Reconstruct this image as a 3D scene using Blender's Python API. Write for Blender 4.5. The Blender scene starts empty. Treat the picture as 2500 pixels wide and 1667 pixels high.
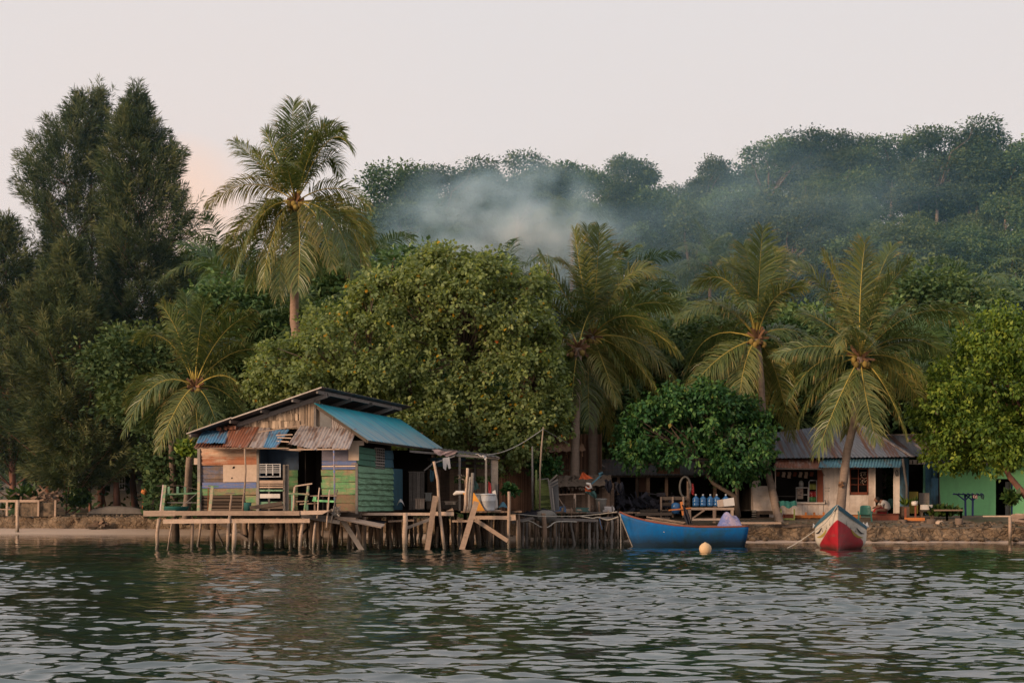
import bpy, math, random
import numpy as np
from mathutils import Vector, Matrix, noise as mnoise
random.seed(7); rng = np.random.default_rng(11)
C = bpy.data.collections.new("village"); bpy.context.scene.collection.children.link(C)
H, HY, F = 1.4, 1235.0, 3472.0
def P(px, py, D): return Vector(((px-1250)*D/F, D, H+(HY-py)*D/F))
def zoomer(ox, oy, s): return lambda x, y: (ox+s*x, oy+s*y)
z1 = zoomer(350, 920, .287); z2 = zoomer(800, 920, .287); z3 = zoomer(1300, 1000, .236)
z4 = zoomer(1780, 980, .306); z5 = zoomer(0, 980, .236); z6 = zoomer(370, 1160, .12755)
z7 = zoomer(600, 1160, .12755); z8 = zoomer(1040, 1180, .12755); z9 = zoomer(1300, 1120, .14456)
z10 = zoomer(2080, 1120, .17857); z11 = zoomer(1800, 1120, .15306)
def Q(z, x, y, D): return P(*z(x, y), D)
def DW(py): return H*F/(py-HY)          # depth of a point of the water surface
# ------------------------------------------------------------------ shore
SH = [(-3000, 78), (0, 72), (400, 70), (700, 67), (1000, 62), (1300, 58), (1500, 56.5), (1800, 55), (2500, 54.3), (5000, 53)]
def ip(tab, x): return float(np.interp(x, [t[0] for t in tab], [t[1] for t in tab]))
WOFF = [(0, 3.0), (700, 2.8), (1200, 1.6), (1500, .7), (2500, .45)]
WTOP = [(0, .86), (1000, .84), (1500, .72), (1800, .62), (2500, .55)]
WFOOT = [(0, .24), (700, .24), (1300, .16), (1500, .08), (2500, .06)]
RIDGE = [(-1500, 800), (0, 740), (500, 650), (800, 560), (900, 470), (1000, 430), (1265, 405), (1500, 440), (1700, 455), (1800, 400), (1900, 345), (2100, 330), (2300, 335), (2500, 355), (3000, 420), (4500, 700)]
def sstep(t):
    t = min(1, max(0, t)); return t*t*(3-2*t)
def groundz(x, y):
    px = 1250+F*x/y; dw = ip(SH, px)+ip(WOFF, px)
    b = ip(WTOP, px)+(0.98-ip(WTOP, px))*min(1, max(0, (y-dw)/5))
    pr = 1250+F*x/150
    top = H+(HY-ip(RIDGE, pr))*150/F-10.6
    z = b+(top-b)*sstep((y-78)/78)
    z += 1.2*sstep((y-80)/20)*mnoise.noise(Vector((x*.06, y*.06, 3)))
    return z-0.06*max(0, y-165)
# ------------------------------------------------------------------ materials
def N(nt, typ, **kw):
    n = nt.nodes.new(typ)
    for k, v in kw.items():
        if k in n.inputs: n.inputs[k].default_value = v
        else: setattr(n, k, v)
    return n
def newmat(name):
    m = bpy.data.materials.new(name); m.use_nodes = True; nt = m.node_tree; nt.nodes.clear()
    out = nt.nodes.new('ShaderNodeOutputMaterial'); return m, nt, out
def col(c): return (c[0], c[1], c[2], 1)
def mixc(nt, fac, a, b, mode='MIX'):
    n = nt.nodes.new('ShaderNodeMix'); n.data_type = 'RGBA'; n.blend_type = mode
    for s, v in ((n.inputs[0], fac), (n.inputs[6], a), (n.inputs[7], b)):
        if hasattr(v, 'is_linked'): nt.links.new(v, s)
        else: s.default_value = v if isinstance(v, (int, float)) else col(v)
    return n.outputs[2]
def ramp(nt, src, lo, hi, a=0., b=1.):
    n = nt.nodes.new('ShaderNodeMapRange'); n.inputs[1].default_value = lo; n.inputs[2].default_value = hi
    n.inputs[3].default_value = a; n.inputs[4].default_value = b; nt.links.new(src, n.inputs[0]); return n.outputs[0]
def noise(nt, vec, scale, detail=4, rough=.6, stretch=(1, 1, 1)):
    mp = nt.nodes.new('ShaderNodeMapping'); mp.inputs['Scale'].default_value = stretch; nt.links.new(vec, mp.inputs[0])
    n = N(nt, 'ShaderNodeTexNoise', Scale=scale, Detail=detail, Roughness=rough); nt.links.new(mp.outputs[0], n.inputs['Vector'])
    return n.outputs['Fac']
MATS = {}
def surf(name, c1, c2, rough=.8, scale=3., stretch=(1, 1, 1), over=None, cov=.5, sharp=.06, oscale=None, ostretch=None, wet=False,
         bump=.3, bscale=None, metal=0., spec=.3, rv=.35, dirt=.35):
    """weathered opaque surface: two tones, optional second paint/rust layer breaking up over it, dirt, grain bump"""
    m, nt, out = newmat(name); L = nt.links
    tc = nt.nodes.new('ShaderNodeTexCoord').outputs['Object']
    at = N(nt, 'ShaderNodeAttribute', attribute_name='rnd')
    n1 = noise(nt, tc, scale, 6, .65, stretch)
    f = nt.nodes.new('ShaderNodeMath'); f.operation = 'MULTIPLY_ADD'; L.new(at.outputs['Fac'], f.inputs[0]); f.inputs[1].default_value = .6
    L.new(ramp(nt, n1, .3, .7, 0, .6), f.inputs[2])
    c = mixc(nt, f.outputs[0], c1, c2)
    if over is not None:
        n2 = noise(nt, tc, oscale or scale*.6, 7, .7, ostretch or stretch)
        ad = nt.nodes.new('ShaderNodeMath'); ad.operation = 'MULTIPLY_ADD'; L.new(at.outputs['Fac'], ad.inputs[0]); ad.inputs[1].default_value = .22; L.new(n2, ad.inputs[2])
        k = .61-.28*(cov-.5)
        c = mixc(nt, ramp(nt, ad.outputs[0], k-sharp, k+sharp), c, over)
    d = noise(nt, tc, scale*4.3, 5, .7, stretch)
    c = mixc(nt, ramp(nt, d, .35, .75, 0, dirt), c, (.035, .026, .018))
    gr = noise(nt, tc, 1.3, 6, .75, (2.2, 2.2, .45)); c = mixc(nt, ramp(nt, gr, .5, .72, 0, min(.6, dirt*1.1)), c, (.06, .05, .042))
    hv = nt.nodes.new('ShaderNodeHueSaturation'); L.new(c, hv.inputs['Color']); L.new(ramp(nt, at.outputs['Fac'], 0, 1, 1-rv, 1+rv*.6), hv.inputs['Value']); c = hv.outputs[0]
    b = N(nt, 'ShaderNodeBsdfPrincipled', Roughness=rough, Metallic=metal); b.inputs['Specular IOR Level'].default_value = spec
    if wet:
        g = nt.nodes.new('ShaderNodeNewGeometry'); sx = nt.nodes.new('ShaderNodeSeparateXYZ'); L.new(g.outputs['Position'], sx.inputs[0])
        mm = nt.nodes.new('ShaderNodeMath'); mm.operation = 'MULTIPLY_ADD'; L.new(n1, mm.inputs[0]); mm.inputs[1].default_value = -.35; L.new(sx.outputs[2], mm.inputs[2])
        w = ramp(nt, mm.outputs[0], -.05, .3, .8, 0)
        c = mixc(nt, w, c, (.022, .024, .014)); L.new(ramp(nt, mm.outputs[0], -.05, .25, .25, rough), b.inputs['Roughness'])
    L.new(c, b.inputs['Base Color'])
    bp = N(nt, 'ShaderNodeBump', Strength=bump, Distance=.02); L.new(noise(nt, tc, bscale or scale*5, 4, .6, stretch), bp.inputs['Height']); L.new(bp.outputs[0], b.inputs['Normal'])
    L.new(b.outputs[0], out.inputs[0]); MATS[name] = m; return m
def leafmat(name, cols, trans=.3, tcol=None, rough=.5, spec=.25, hue=0.):
    """cols: list of (pos,colour) read by the per-leaf value"""
    m, nt, out = newmat(name); L = nt.links
    at = N(nt, 'ShaderNodeAttribute', attribute_name='rnd')
    cr = nt.nodes.new('ShaderNodeValToRGB'); e = cr.color_ramp.elements
    e[0].position, e[0].color = cols[0][0], col(cols[0][1]); e[1].position, e[1].color = cols[-1][0], col(cols[-1][1])
    for p, c in cols[1:-1]:
        x = e.new(p); x.color = col(c)
    L.new(at.outputs['Fac'], cr.inputs[0])
    oi = nt.nodes.new('ShaderNodeObjectInfo'); hv = nt.nodes.new('ShaderNodeHueSaturation')
    L.new(ramp(nt, oi.outputs['Random'], 0, 1, .5-hue, .5+hue), hv.inputs['Hue']); L.new(ramp(nt, oi.outputs['Random'], 0, 1, 1-hue*16, 1+hue*16), hv.inputs['Value']); L.new(cr.outputs[0], hv.inputs['Color'])
    b = N(nt, 'ShaderNodeBsdfPrincipled', Roughness=rough); b.inputs['Specular IOR Level'].default_value = spec; L.new(hv.outputs[0], b.inputs['Base Color'])
    t = nt.nodes.new('ShaderNodeBsdfTranslucent'); L.new(mixc(nt, 1., hv.outputs[0], tcol or (1.3, 1.25, .6), 'MULTIPLY'), t.inputs[0])
    mx = nt.nodes.new('ShaderNodeMixShader'); mx.inputs[0].default_value = trans; L.new(b.outputs[0], mx.inputs[1]); L.new(t.outputs[0], mx.inputs[2])
    L.new(mx.outputs[0], out.inputs[0]); MATS[name] = m; return m
# ------------------------------------------------------------------ objects
def tag(o, label=None, cat=None, group=None, kind=None):
    if label: o['label'] = label
    if cat: o['category'] = cat
    if group: o['group'] = group
    if kind: o['kind'] = kind
    return o
def thing(name, label, cat, loc=(0, 0, 0), rz=0, group=None):
    o = bpy.data.objects.new(name, None); C.objects.link(o); o.location = loc; o.rotation_euler = (0, 0, rz); o.empty_display_size = .2
    return tag(o, label, cat, group)
def rootof(o):
    while o.parent: o = o.parent
    return o
def copy_tree(o, parent=None):
    c = o.copy(); C.objects.link(c); c.parent = parent
    for ch in o.children: copy_tree(ch, c)
    return c
class MB:
    def __init__(s): s.v = []; s.f = []; s.r = []; s.sm = []; s.mi = []; s.rnd = .5; s.m = 0
    def face(s, idx, sm=False): s.f.append(idx); s.r.append(s.rnd); s.sm.append(sm); s.mi.append(s.m)
    def rr(s, a=0., b=1.): s.rnd = random.uniform(a, b); return s
    def box(s, c, ax, ay, az):
        c = Vector(c); ax, ay, az = Vector(ax), Vector(ay), Vector(az); n = len(s.v)
        for k in range(8): s.v.append(c+ax*(1 if k & 1 else -1)+ay*(1 if k & 2 else -1)+az*(1 if k & 4 else -1))
        fs = ((0, 2, 3, 1), (4, 5, 7, 6), (0, 1, 5, 4), (2, 6, 7, 3), (0, 4, 6, 2), (1, 3, 7, 5))
        if ax.cross(ay).dot(az) < 0: fs = [f[::-1] for f in fs]
        for f in fs: s.face(tuple(n+i for i in f))
        return s
    def aabb(s, x0, x1, y0, y1, z0, z1):
        return s.box(((x0+x1)/2, (y0+y1)/2, (z0+z1)/2), (abs(x1-x0)/2, 0, 0), (0, abs(y1-y0)/2, 0), (0, 0, abs(z1-z0)/2))
    def beam(s, p0, p1, w, t, up=(0, 1, 0)):
        """w: size across (perpendicular to up), t: size along up"""
        p0, p1 = Vector(p0), Vector(p1); d = (p1-p0); L = d.length; d /= L; up = Vector(up); up = (up-d*up.dot(d))
        if up.length < 1e-4: up = Vector((1, 0, 0))-d*d.x
        up.normalize(); sd = d.cross(up)
        return s.box((p0+p1)/2, d*L/2, sd*w/2, up*t/2)
    def tube(s, pts, rad, n=7, cap=True, sm=True, jit=0.):
        pts = [Vector(p) for p in pts]; rad = rad if hasattr(rad, '__len__') else [rad]*len(pts); b = len(s.v); a0 = None
        for i, p in enumerate(pts):
            d = (pts[min(i+1, len(pts)-1)]-pts[max(i-1, 0)]).normalized()
            if a0 is None:
                a0 = d.orthogonal().normalized()
            a0 = (a0-d*a0.dot(d)).normalized(); b0 = d.cross(a0)
            for k in range(n):
                an = 2*math.pi*k/n; r = rad[i]*(1+random.uniform(-jit, jit)); s.v.append(p+a0*math.cos(an)*r+b0*math.sin(an)*r)
        for i in range(len(pts)-1):
            for k in range(n): s.face((b+i*n+k, b+i*n+(k+1) % n, b+(i+1)*n+(k+1) % n, b+(i+1)*n+k), sm)
        if cap: s.face(tuple(b+k for k in range(n))[::-1]); s.face(tuple(b+(len(pts)-1)*n+k for k in range(n)))
        return s
    def pole(s, p0, p1, r0, r1=None, n=7, seg=5, wob=.35):
        """crooked natural pole"""
        p0, p1 = Vector(p0), Vector(p1); r1 = r0 if r1 is None else r1; pts = []; rr = []
        for i in range(seg+1):
            t = i/seg; w = wob*r0*(0 if i in (0, seg) else 1)
            pts.append(p0.lerp(p1, t)+Vector((random.uniform(-w, w), random.uniform(-w, w), 0))); rr.append((r0+(r1-r0)*t)*random.uniform(.88, 1.1))
        return s.tube(pts, rr, n, jit=.08)
    def lathe(s, c, prof, n=14, axis=(0, 0, 1)):
        ax = Vector(axis).normalized(); a0 = ax.orthogonal().normalized(); b0 = ax.cross(a0); b = len(s.v); c = Vector(c)
        for r, h in prof:
            for k in range(n):
                an = 2*math.pi*k/n; s.v.append(c+ax*h+(a0*math.cos(an)+b0*math.sin(an))*max(r, 1e-4))
        for i in range(len(prof)-1):
            for k in range(n): s.face((b+i*n+k, b+i*n+(k+1) % n, b+(i+1)*n+(k+1) % n, b+(i+1)*n+k), True)
        return s
    def poly(s, pts, sm=False):
        n = len(s.v); s.v += [Vector(p) for p in pts]; s.face(tuple(range(n, n+len(pts))), sm); return s
    def prism(s, pts, off):
        off = Vector(off); n = len(s.v); k = len(pts); s.v += [Vector(p) for p in pts]+[Vector(p)+off for p in pts]
        s.face(tuple(range(n, n+k))); s.face(tuple(range(n+k, n+2*k))[::-1])
        for i in range(k): s.face((n+i, n+k+i, n+k+(i+1) % k, n+(i+1) % k))
        return s
    def grid(s, fn, nu, nv, sm=True):
        b = len(s.v)
        for j in range(nv+1):
            for i in range(nu+1): s.v.append(Vector(fn(i/nu, j/nv)))
        for j in range(nv):
            for i in range(nu): s.face((b+j*(nu+1)+i, b+j*(nu+1)+i+1, b+(j+1)*(nu+1)+i+1, b+(j+1)*(nu+1)+i), sm)
        return s
    def sheet(s, p00, p10, p01, p11=None, pitch=.1, amp=.013, nv=4, jag=0., sag=0.):
        """corrugated metal: corrugations run from p00 towards p01"""
        p00, p10, p01 = Vector(p00), Vector(p10), Vector(p01); p11 = Vector(p11) if p11 is not None else p10+p01-p00
        nrm = (p10-p00).cross(p01-p00).normalized(); nw = max(2, int((p10-p00).length/pitch)); nu = nw*4
        jg = [random.uniform(-jag, jag) for _ in range(nw+1)]
        def fn(u, v):
            a = p00.lerp(p10, u); e = p01.lerp(p11, u); vv = v
            p = a.lerp(e, vv)
            p = p+nrm*(amp*math.cos(2*math.pi*u*nw)+sag*math.sin(v*math.pi)*math.sin(u*9))
            if jag and v > .99: p = p+(e-a).normalized()*jg[int(u*nw)]
            return p
        return s.grid(fn, nu, nv)
    def build(s, name, mat, parent=None, local=False, label=None, smooth_all=False):
        me = bpy.data.meshes.new(name); v = s.v
        if parent is not None and not local:
            r = rootof(parent); mi = (Matrix.Translation(r.location) @ r.rotation_euler.to_matrix().to_4x4()).inverted(); v = [mi @ p for p in v]
        me.from_pydata([tuple(p) for p in v], [], s.f)
        for mm in (mat if isinstance(mat, (list, tuple)) else [mat]): me.materials.append(MATS[mm] if isinstance(mm, str) else mm)
        me.polygons.foreach_set('use_smooth', [True]*len(s.f) if smooth_all else s.sm); me.polygons.foreach_set('material_index', s.mi)
        a = me.attributes.new('rnd', 'FLOAT', 'FACE'); a.data.foreach_set('value', s.r); me.update()
        o = bpy.data.objects.new(name, me); C.objects.link(o)
        if parent is not None: o.parent = parent
        if label: o['label'] = label
        return o
def build_each(s, name, mat, parent=None, local=False, label=None):
    """one object for each separate piece in the builder"""
    par = list(range(len(s.v)))
    def fd(a):
        while par[a] != a: par[a] = par[par[a]]; a = par[a]
        return a
    for f in s.f:
        for k in f[1:]: par[fd(k)] = fd(f[0])
    gr = {}
    for i, f in enumerate(s.f): gr.setdefault(fd(f[0]), []).append(i)
    for fi in gr.values():
        m = MB(); mp = {}
        for i in fi:
            idx = []
            for k in s.f[i]:
                if k not in mp: mp[k] = len(m.v); m.v.append(s.v[k])
                idx.append(mp[k])
            m.f.append(tuple(idx)); m.r.append(s.r[i]); m.sm.append(s.sm[i]); m.mi.append(s.mi[i])
        o = m.build(name, mat, parent, local, label)
    return o
MB.build_each = build_each
def npmesh(name, verts, faces_k, k, rnd, mat, smooth=False):
    """verts (n,3); faces all k-gons given as (m,k) index array"""
    me = bpy.data.meshes.new(name); m = len(faces_k)
    me.vertices.add(len(verts)); me.vertices.foreach_set('co', np.asarray(verts, dtype=np.float32).ravel())
    me.loops.add(m*k); me.loops.foreach_set('vertex_index', np.asarray(faces_k, dtype=np.int32).ravel())
    me.polygons.add(m); me.polygons.foreach_set('loop_start', np.arange(0, m*k, k, dtype=np.int32))
    me.update(calc_edges=True)
    if rnd is not None:
        a = me.attributes.new('rnd', 'FLOAT', 'FACE'); a.data.foreach_set('value', np.asarray(rnd, dtype=np.float32))
    if smooth: me.polygons.foreach_set('use_smooth', np.ones(m, dtype=bool))
    if mat: me.materials.append(MATS[mat] if isinstance(mat, str) else mat)
    return me
def link(name, me, parent=None, label=None):
    o = bpy.data.objects.new(name, me); C.objects.link(o)
    if parent is not None: o.parent = parent
    if label: o['label'] = label
    return o
# ------------------------------------------------------------------ leaves
T_OVAL = np.array([(0, 0, 0), (.3, .36, .07), (.75, .3, .02), (1, 0, -.1), (.75, -.3, .02), (.3, -.36, .07)])
T_RHOMB = np.array([(0, 0, 0), (.45, .3, .08), (1, 0, -.1), (.45, -.3, .08)])
T_LANCE = np.array([(0, 0, 0), (.4, .15, .05), (1, 0, -.12), (.4, -.15, .05)])
def explode(lobes, k=6, fr=.42, keep=.74):
    out = []
    for c, r in lobes:
        out.append((c, tuple(x*keep for x in r)))
        for i in range(k):
            d = np.array([random.gauss(0, 1), random.gauss(0, .8)-.3, random.gauss(0, 1)+.15]); d /= np.linalg.norm(d); f = fr*random.uniform(.6, 1.25)
            out.append((tuple(c[j]+r[j]*d[j]*random.uniform(.62, .86) for j in range(3)), (r[0]*f, max(.5, r[1]*f), r[2]*f)))
    return out
def unit(a): return a/np.maximum(np.linalg.norm(a, axis=1, keepdims=True), 1e-6)
def leaves(name, c, t, n, size, tmpl, rnd, mat):
    t = unit(t); n = unit(n-t*np.sum(n*t, 1, keepdims=True)); b = np.cross(n, t); k = len(tmpl)
    v = c[:, None, :]+size[:, None, None]*(tmpl[None, :, 0:1]*t[:, None, :]+tmpl[None, :, 1:2]*b[:, None, :]+tmpl[None, :, 2:3]*n[:, None, :])
    return npmesh(name, v.reshape(-1, 3), np.arange(len(c)*k).reshape(-1, k), k, rnd, mat)
def sph(n):
    return unit(rng.normal(size=(n, 3)))
def crown(name, lobes, nclus, per, cr, leaf, mat, tmpl=T_OVAL, droop=.3, inner=.15, ybias=.0, rlo=.1, rhi=.9, special=0., flat=1., gap=0., spray=0.):
    """lobes: list of (centre xyz, radii xyz). Leaf clusters sit on the lobes' surfaces, leaves fill each cluster."""
    lc = np.array([l[0] for l in lobes], float); lr = np.array([l[1] for l in lobes], float)
    w = (lr[:, 0]*lr[:, 1]+lr[:, 1]*lr[:, 2]+lr[:, 0]*lr[:, 2]); w = w/w.sum()
    pts = []; nr = []
    while len(pts) < nclus:
        li = rng.choice(len(lobes), p=w); d = sph(1)[0]
        if d[2] < -.55 and rng.random() < .6: continue
        if ybias and d[1] > .35 and rng.random() < ybias: continue
        rad = (1-abs(rng.normal())*.10 if rng.random() > .16 else 1+rng.uniform(0, .16)) if rng.random() > inner else rng.uniform(.3, .85)
        p = lc[li]+lr[li]*d*rad
        if np.any(np.sum(((p-lc)/lr)**2, 1) < .55) and rng.random() > inner: continue
        if gap and mnoise.noise(Vector(p*.9+5)) < gap-.35 and rng.random() < .85: continue
        pts.append(p); nr.append(unit((d/lr[li])[None])[0])
    pts = np.array(pts); nr = np.array(nr); n = nclus*per
    ci = np.repeat(np.arange(nclus), per); off = rng.normal(size=(n, 3))*cr; off[:, 2] *= .75*flat
    off = off*(.45 if spray else 1.)
    tw = unit(nr+rng.normal(size=nr.shape)*.45+np.array([0, 0, .25])); c = pts[ci]+off+(tw[ci]*(rng.random(n)*spray-spray*.35)[:, None] if spray else 0)
    on = unit(off+1e-6); t = unit(on*.8+nr[ci]*.5+rng.normal(size=(n, 3))*.5+np.array([0, 0, -droop]))
    nn = unit(nr[ci]*.6+np.array([0, 0, .8])+rng.normal(size=(n, 3))*.5)
    size = leaf*rng.uniform(.65, 1.25, n)
    lo, hi = c[:, 2].min(), c[:, 2].max()
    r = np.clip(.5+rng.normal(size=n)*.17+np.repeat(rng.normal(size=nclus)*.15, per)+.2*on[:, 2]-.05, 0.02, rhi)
    if special: sp = rng.random(n) < special; r = np.where(sp, rng.uniform(.93, 1., n), r)
    return leaves(name, c, t, nn, size, tmpl, r, mat), pts
def branches(mb, base, tips, r0, r1=.012, mid=.45, n=5, lift=.0):
    base = Vector(base)
    for p in tips:
        p = Vector(p); m = base.lerp(p, mid)+Vector((random.uniform(-1, 1), random.uniform(-1, 1), random.uniform(-.3, 1)))*(p-base).length*.1+Vector((0, 0, lift))
        q = m.lerp(p, .5)+Vector((random.uniform(-1, 1), random.uniform(-1, 1), random.uniform(-.5, .5)))*(p-base).length*.05
        mb.rr(); mb.tube([base, m, q, p], [r0, r0*.6, r0*.33, r1], n, cap=False)
# ------------------------------------------------------------------ palette
surf('wood_warm', (.34, .215, .145), (.52, .37, .27), scale=2.2, stretch=(1, 1, 6), wet=True, bump=.5)
surf('wood_warm_h', (.36, .23, .155), (.55, .39, .29), scale=2.2, stretch=(1, 6, 6), wet=False, bump=.4)
surf('wood_dark', (.09, .058, .04), (.24, .15, .1), scale=2.2, stretch=(1, 1, 5), wet=True, bump=.5)
surf('wood_dark_h', (.06, .042, .03), (.13, .09, .065), scale=2.2, stretch=(1, 5, 5), bump=.5)
surf('wood_grey', (.16, .135, .12), (.27, .23, .2), scale=2.2, stretch=(1, 1, 5), bump=.4)
surf('wood_grey_h', (.15, .13, .12), (.26, .22, .2), scale=2., stretch=(1, 5, 5), bump=.4)
surf('bamboo', (.25, .17, .12), (.48, .35, .25), scale=3., stretch=(4, 4, .6), bump=.6, rv=.5)
surf('bamboo_dark', (.17, .085, .055), (.30, .165, .11), scale=3., stretch=(4, 4, .6), bump=.6, rv=.5)
surf('board_tan', (.50, .36, .27), (.58, .43, .33), scale=1.5, bump=.12, dirt=.25)
surf('board_purple', (.17, .15, .2), (.24, .21, .25), scale=1.2, stretch=(1, 1, 3), bump=.15)
surf('paint_blue_wood', (.23, .15, .11), (.33, .22, .16), scale=3, stretch=(1, 4, 8), over=(.10, .17, .32), cov=.5, sharp=.1, oscale=1.2, ostretch=(1, 1, 3), bump=.3, dirt=.55)
surf('paint_blue_strip', (.10, .15, .34), (.15, .2, .38), scale=3, stretch=(1, 4, 8), over=(.3, .2, .15), cov=.25, oscale=3)
surf('paint_green_wood', (.30, .18, .11), (.40, .27, .16), scale=2.5, stretch=(1, 4, 8), over=(.13, .30, .12), cov=.46, dirt=.55, sharp=.09, oscale=1.6, ostretch=(1, 1, 3), bump=.35)
surf('paint_green_side', (.17, .32, .20), (.23, .40, .25), scale=2.5, stretch=(4, 1, 8), over=(.10, .18, .10), cov=.18, oscale=2.2, bump=.25, rv=.22, dirt=.4)
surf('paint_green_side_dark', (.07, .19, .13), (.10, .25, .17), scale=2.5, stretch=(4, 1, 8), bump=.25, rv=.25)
surf('paint_green_post', (.10, .24, .13), (.18, .31, .16), scale=3, stretch=(1, 1, 4), over=(.42, .30, .2), cov=.3, bump=.3)
surf('paint_teal', (.02, .13, .12), (.03, .17, .14), scale=3, bump=.2)
surf('paint_turq_wood', (.03, .10, .15), (.06, .15, .2), scale=2, stretch=(3, 3, 1), bump=.2)
surf('paint_blue_dark', (.035, .06, .10), (.06, .09, .14), scale=1.5, bump=.2)
surf('paint_yellowgreen', (.23, .27, .07), (.33, .37, .11), scale=2.5, stretch=(1, 4, 6), over=(.08, .10, .03), cov=.4, bump=.35)
surf('tin_rust_h', (.34, .11, .05), (.46, .18, .09), scale=1.1, stretch=(1, 1, 7), over=(.55, .36, .25), cov=.42, oscale=.8, ostretch=(1, 1, 5), rough=.7, bump=.15)
surf('tin_rust', (.19, .065, .035), (.32, .12, .07), scale=2.4, stretch=(4, 1, 1), over=(.34, .22, .18), cov=.25, oscale=1.5, rough=.75, bump=.2)
surf('tin_blue', (.06, .20, .38), (.14, .32, .5), scale=1.6, stretch=(3, 1, 1), over=(.26, .12, .08), cov=.3, oscale=1.4, rough=.5, bump=.15)
surf('tin_grey', (.30, .25, .24), (.42, .36, .34), scale=1.8, stretch=(4, 1, 1), over=(.20, .12, .09), cov=.34, oscale=1.3, rough=.6, bump=.15)
surf('tin_dark', (.05, .05, .055), (.10, .10, .11), scale=2, over=(.16, .10, .08), cov=.3, rough=.6, bump=.15)
surf('tin_edge', (.36, .29, .25), (.5, .42, .36), scale=2, bump=.1)
surf('tin_roof_house', (.12, .135, .165), (.18, .19, .23), scale=.9, stretch=(5, .3, .3), over=(.13, .055, .035), cov=.36, sharp=.05, oscale=1.1, ostretch=(4, .12, .12), rough=.5, bump=.12)
surf('tin_teal_awning', (.07, .19, .26), (.11, .26, .34), scale=1.4, stretch=(4, 1, 1), over=(.14, .10, .08), cov=.15, rough=.5, bump=.15)
surf('wall_cream', (.76, .63, .54), (.84, .71, .61), scale=.8, over=(.42, .31, .24), cov=.3, sharp=.15, oscale=.9, bump=.12, dirt=.15, rv=.1)
surf('wall_grey', (.16, .16, .16), (.21, .2, .2), scale=1, bump=.15)
surf('wall_blue', (.07, .18, .28), (.10, .23, .33), scale=1.2, stretch=(3, 3, 1), over=(.05, .08, .10), cov=.3, bump=.15)
surf('wall_green', (.30, .72, .30), (.35, .78, .34), scale=.7, bump=.12, dirt=.12, rv=.05, rough=.9)
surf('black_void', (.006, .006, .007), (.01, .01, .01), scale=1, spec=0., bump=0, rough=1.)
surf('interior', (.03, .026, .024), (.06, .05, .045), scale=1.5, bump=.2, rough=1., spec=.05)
surf('concrete', (.17, .15, .13), (.25, .22, .19), scale=1.5, bump=.4)
surf('coral_wall', (.17, .115, .075), (.31, .215, .14), scale=2.1, over=(.05, .038, .026), cov=.5, sharp=.12, oscale=2.4, bump=1., bscale=7, rough=.95, rv=.3)
surf('sand', (.52, .38, .29), (.60, .45, .35), scale=.6, wet=False, bump=.2, dirt=.1, rv=0)
surf('earth', (.19, .135, .095), (.30, .22, .16), scale=.7, over=(.07, .08, .04), cov=.3, bump=.8, bscale=5, rv=0)
def coral():
    m, nt, out = newmat('coral_stone'); L = nt.links; tc = nt.nodes.new('ShaderNodeTexCoord').outputs['Object']
    wv = nt.nodes.new('ShaderNodeVectorMath'); wv.operation = 'MULTIPLY_ADD'; nz = N(nt, 'ShaderNodeTexNoise', Scale=2.5, Detail=4.); L.new(tc, nz.inputs['Vector']); L.new(nz.outputs['Color'], wv.inputs[0]); wv.inputs[1].default_value = (.5, .5, .5); L.new(tc, wv.inputs[2])
    mp = nt.nodes.new('ShaderNodeMapping'); mp.inputs['Scale'].default_value = (1, 1, 1.5); L.new(wv.outputs[0], mp.inputs[0])
    vs = []
    for sc_, ft in ((3.4, 'DISTANCE_TO_EDGE'), (3.4, 'F1'), (9., 'DISTANCE_TO_EDGE')):
        v = nt.nodes.new('ShaderNodeTexVoronoi'); v.feature = ft; v.inputs['Scale'].default_value = sc_; L.new(mp.outputs[0], v.inputs['Vector']); vs.append(v)
    sp = nt.nodes.new('ShaderNodeSeparateXYZ'); L.new(vs[1].outputs['Color'], sp.inputs[0])
    c = mixc(nt, sp.outputs[0], (.17, .115, .075), (.27, .19, .125)); c = mixc(nt, ramp(nt, noise(nt, tc, 1.6, 8, .8), .42, .6, 0, .8), c, (.09, .065, .045))
    c = mixc(nt, ramp(nt, vs[2].outputs['Distance'], 0, .07, .3, 0), c, (.05, .035, .025)); c = mixc(nt, ramp(nt, vs[0].outputs['Distance'], .0, .04, .5, 0), c, (.018, .013, .01))
    b = N(nt, 'ShaderNodeBsdfPrincipled', Roughness=.95); b.inputs['Specular IOR Level'].default_value = .1; L.new(c, b.inputs['Base Color'])
    bp = N(nt, 'ShaderNodeBump', Strength=.8, Distance=.05); L.new(ramp(nt, vs[0].outputs['Distance'], 0, .2), bp.inputs['Height']); L.new(bp.outputs[0], b.inputs['Normal']); L.new(b.outputs[0], out.inputs[0]); MATS['coral_stone'] = m
coral()
surf('rope', (.38, .34, .29), (.48, .43, .37), scale=5, bump=.2)
surf('rope_dark', (.14, .13, .12), (.2, .18, .16), scale=5)
surf('plastic_white', (.42, .41, .41), (.52, .5, .5), scale=1.5, rough=.45, bump=.05, dirt=.25, rv=.1)
surf('plastic_grey', (.26, .25, .22), (.33, .31, .28), scale=1.5, rough=.5, bump=.05, rv=.1)
surf('plastic_green', (.035, .13, .11), (.05, .16, .13), scale=1.5, rough=.4, bump=.03, dirt=.1, rv=.05)
surf('plastic_blue', (.02, .10, .26), (.04, .15, .33), scale=2, rough=.2, bump=.03, dirt=.1, spec=.5)
surf('cloth_white', (.55, .5, .47), (.66, .6, .57), scale=3, rough=.95, bump=.3, dirt=.2)
surf('cloth_pink', (.50, .33, .31), (.62, .45, .42), scale=3, rough=.95, bump=.3)
surf('cloth_red', (.42, .02, .03), (.5, .05, .05), scale=6, over=(.6, .4, .35), cov=.1, oscale=14, rough=.9, bump=.3)
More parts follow.
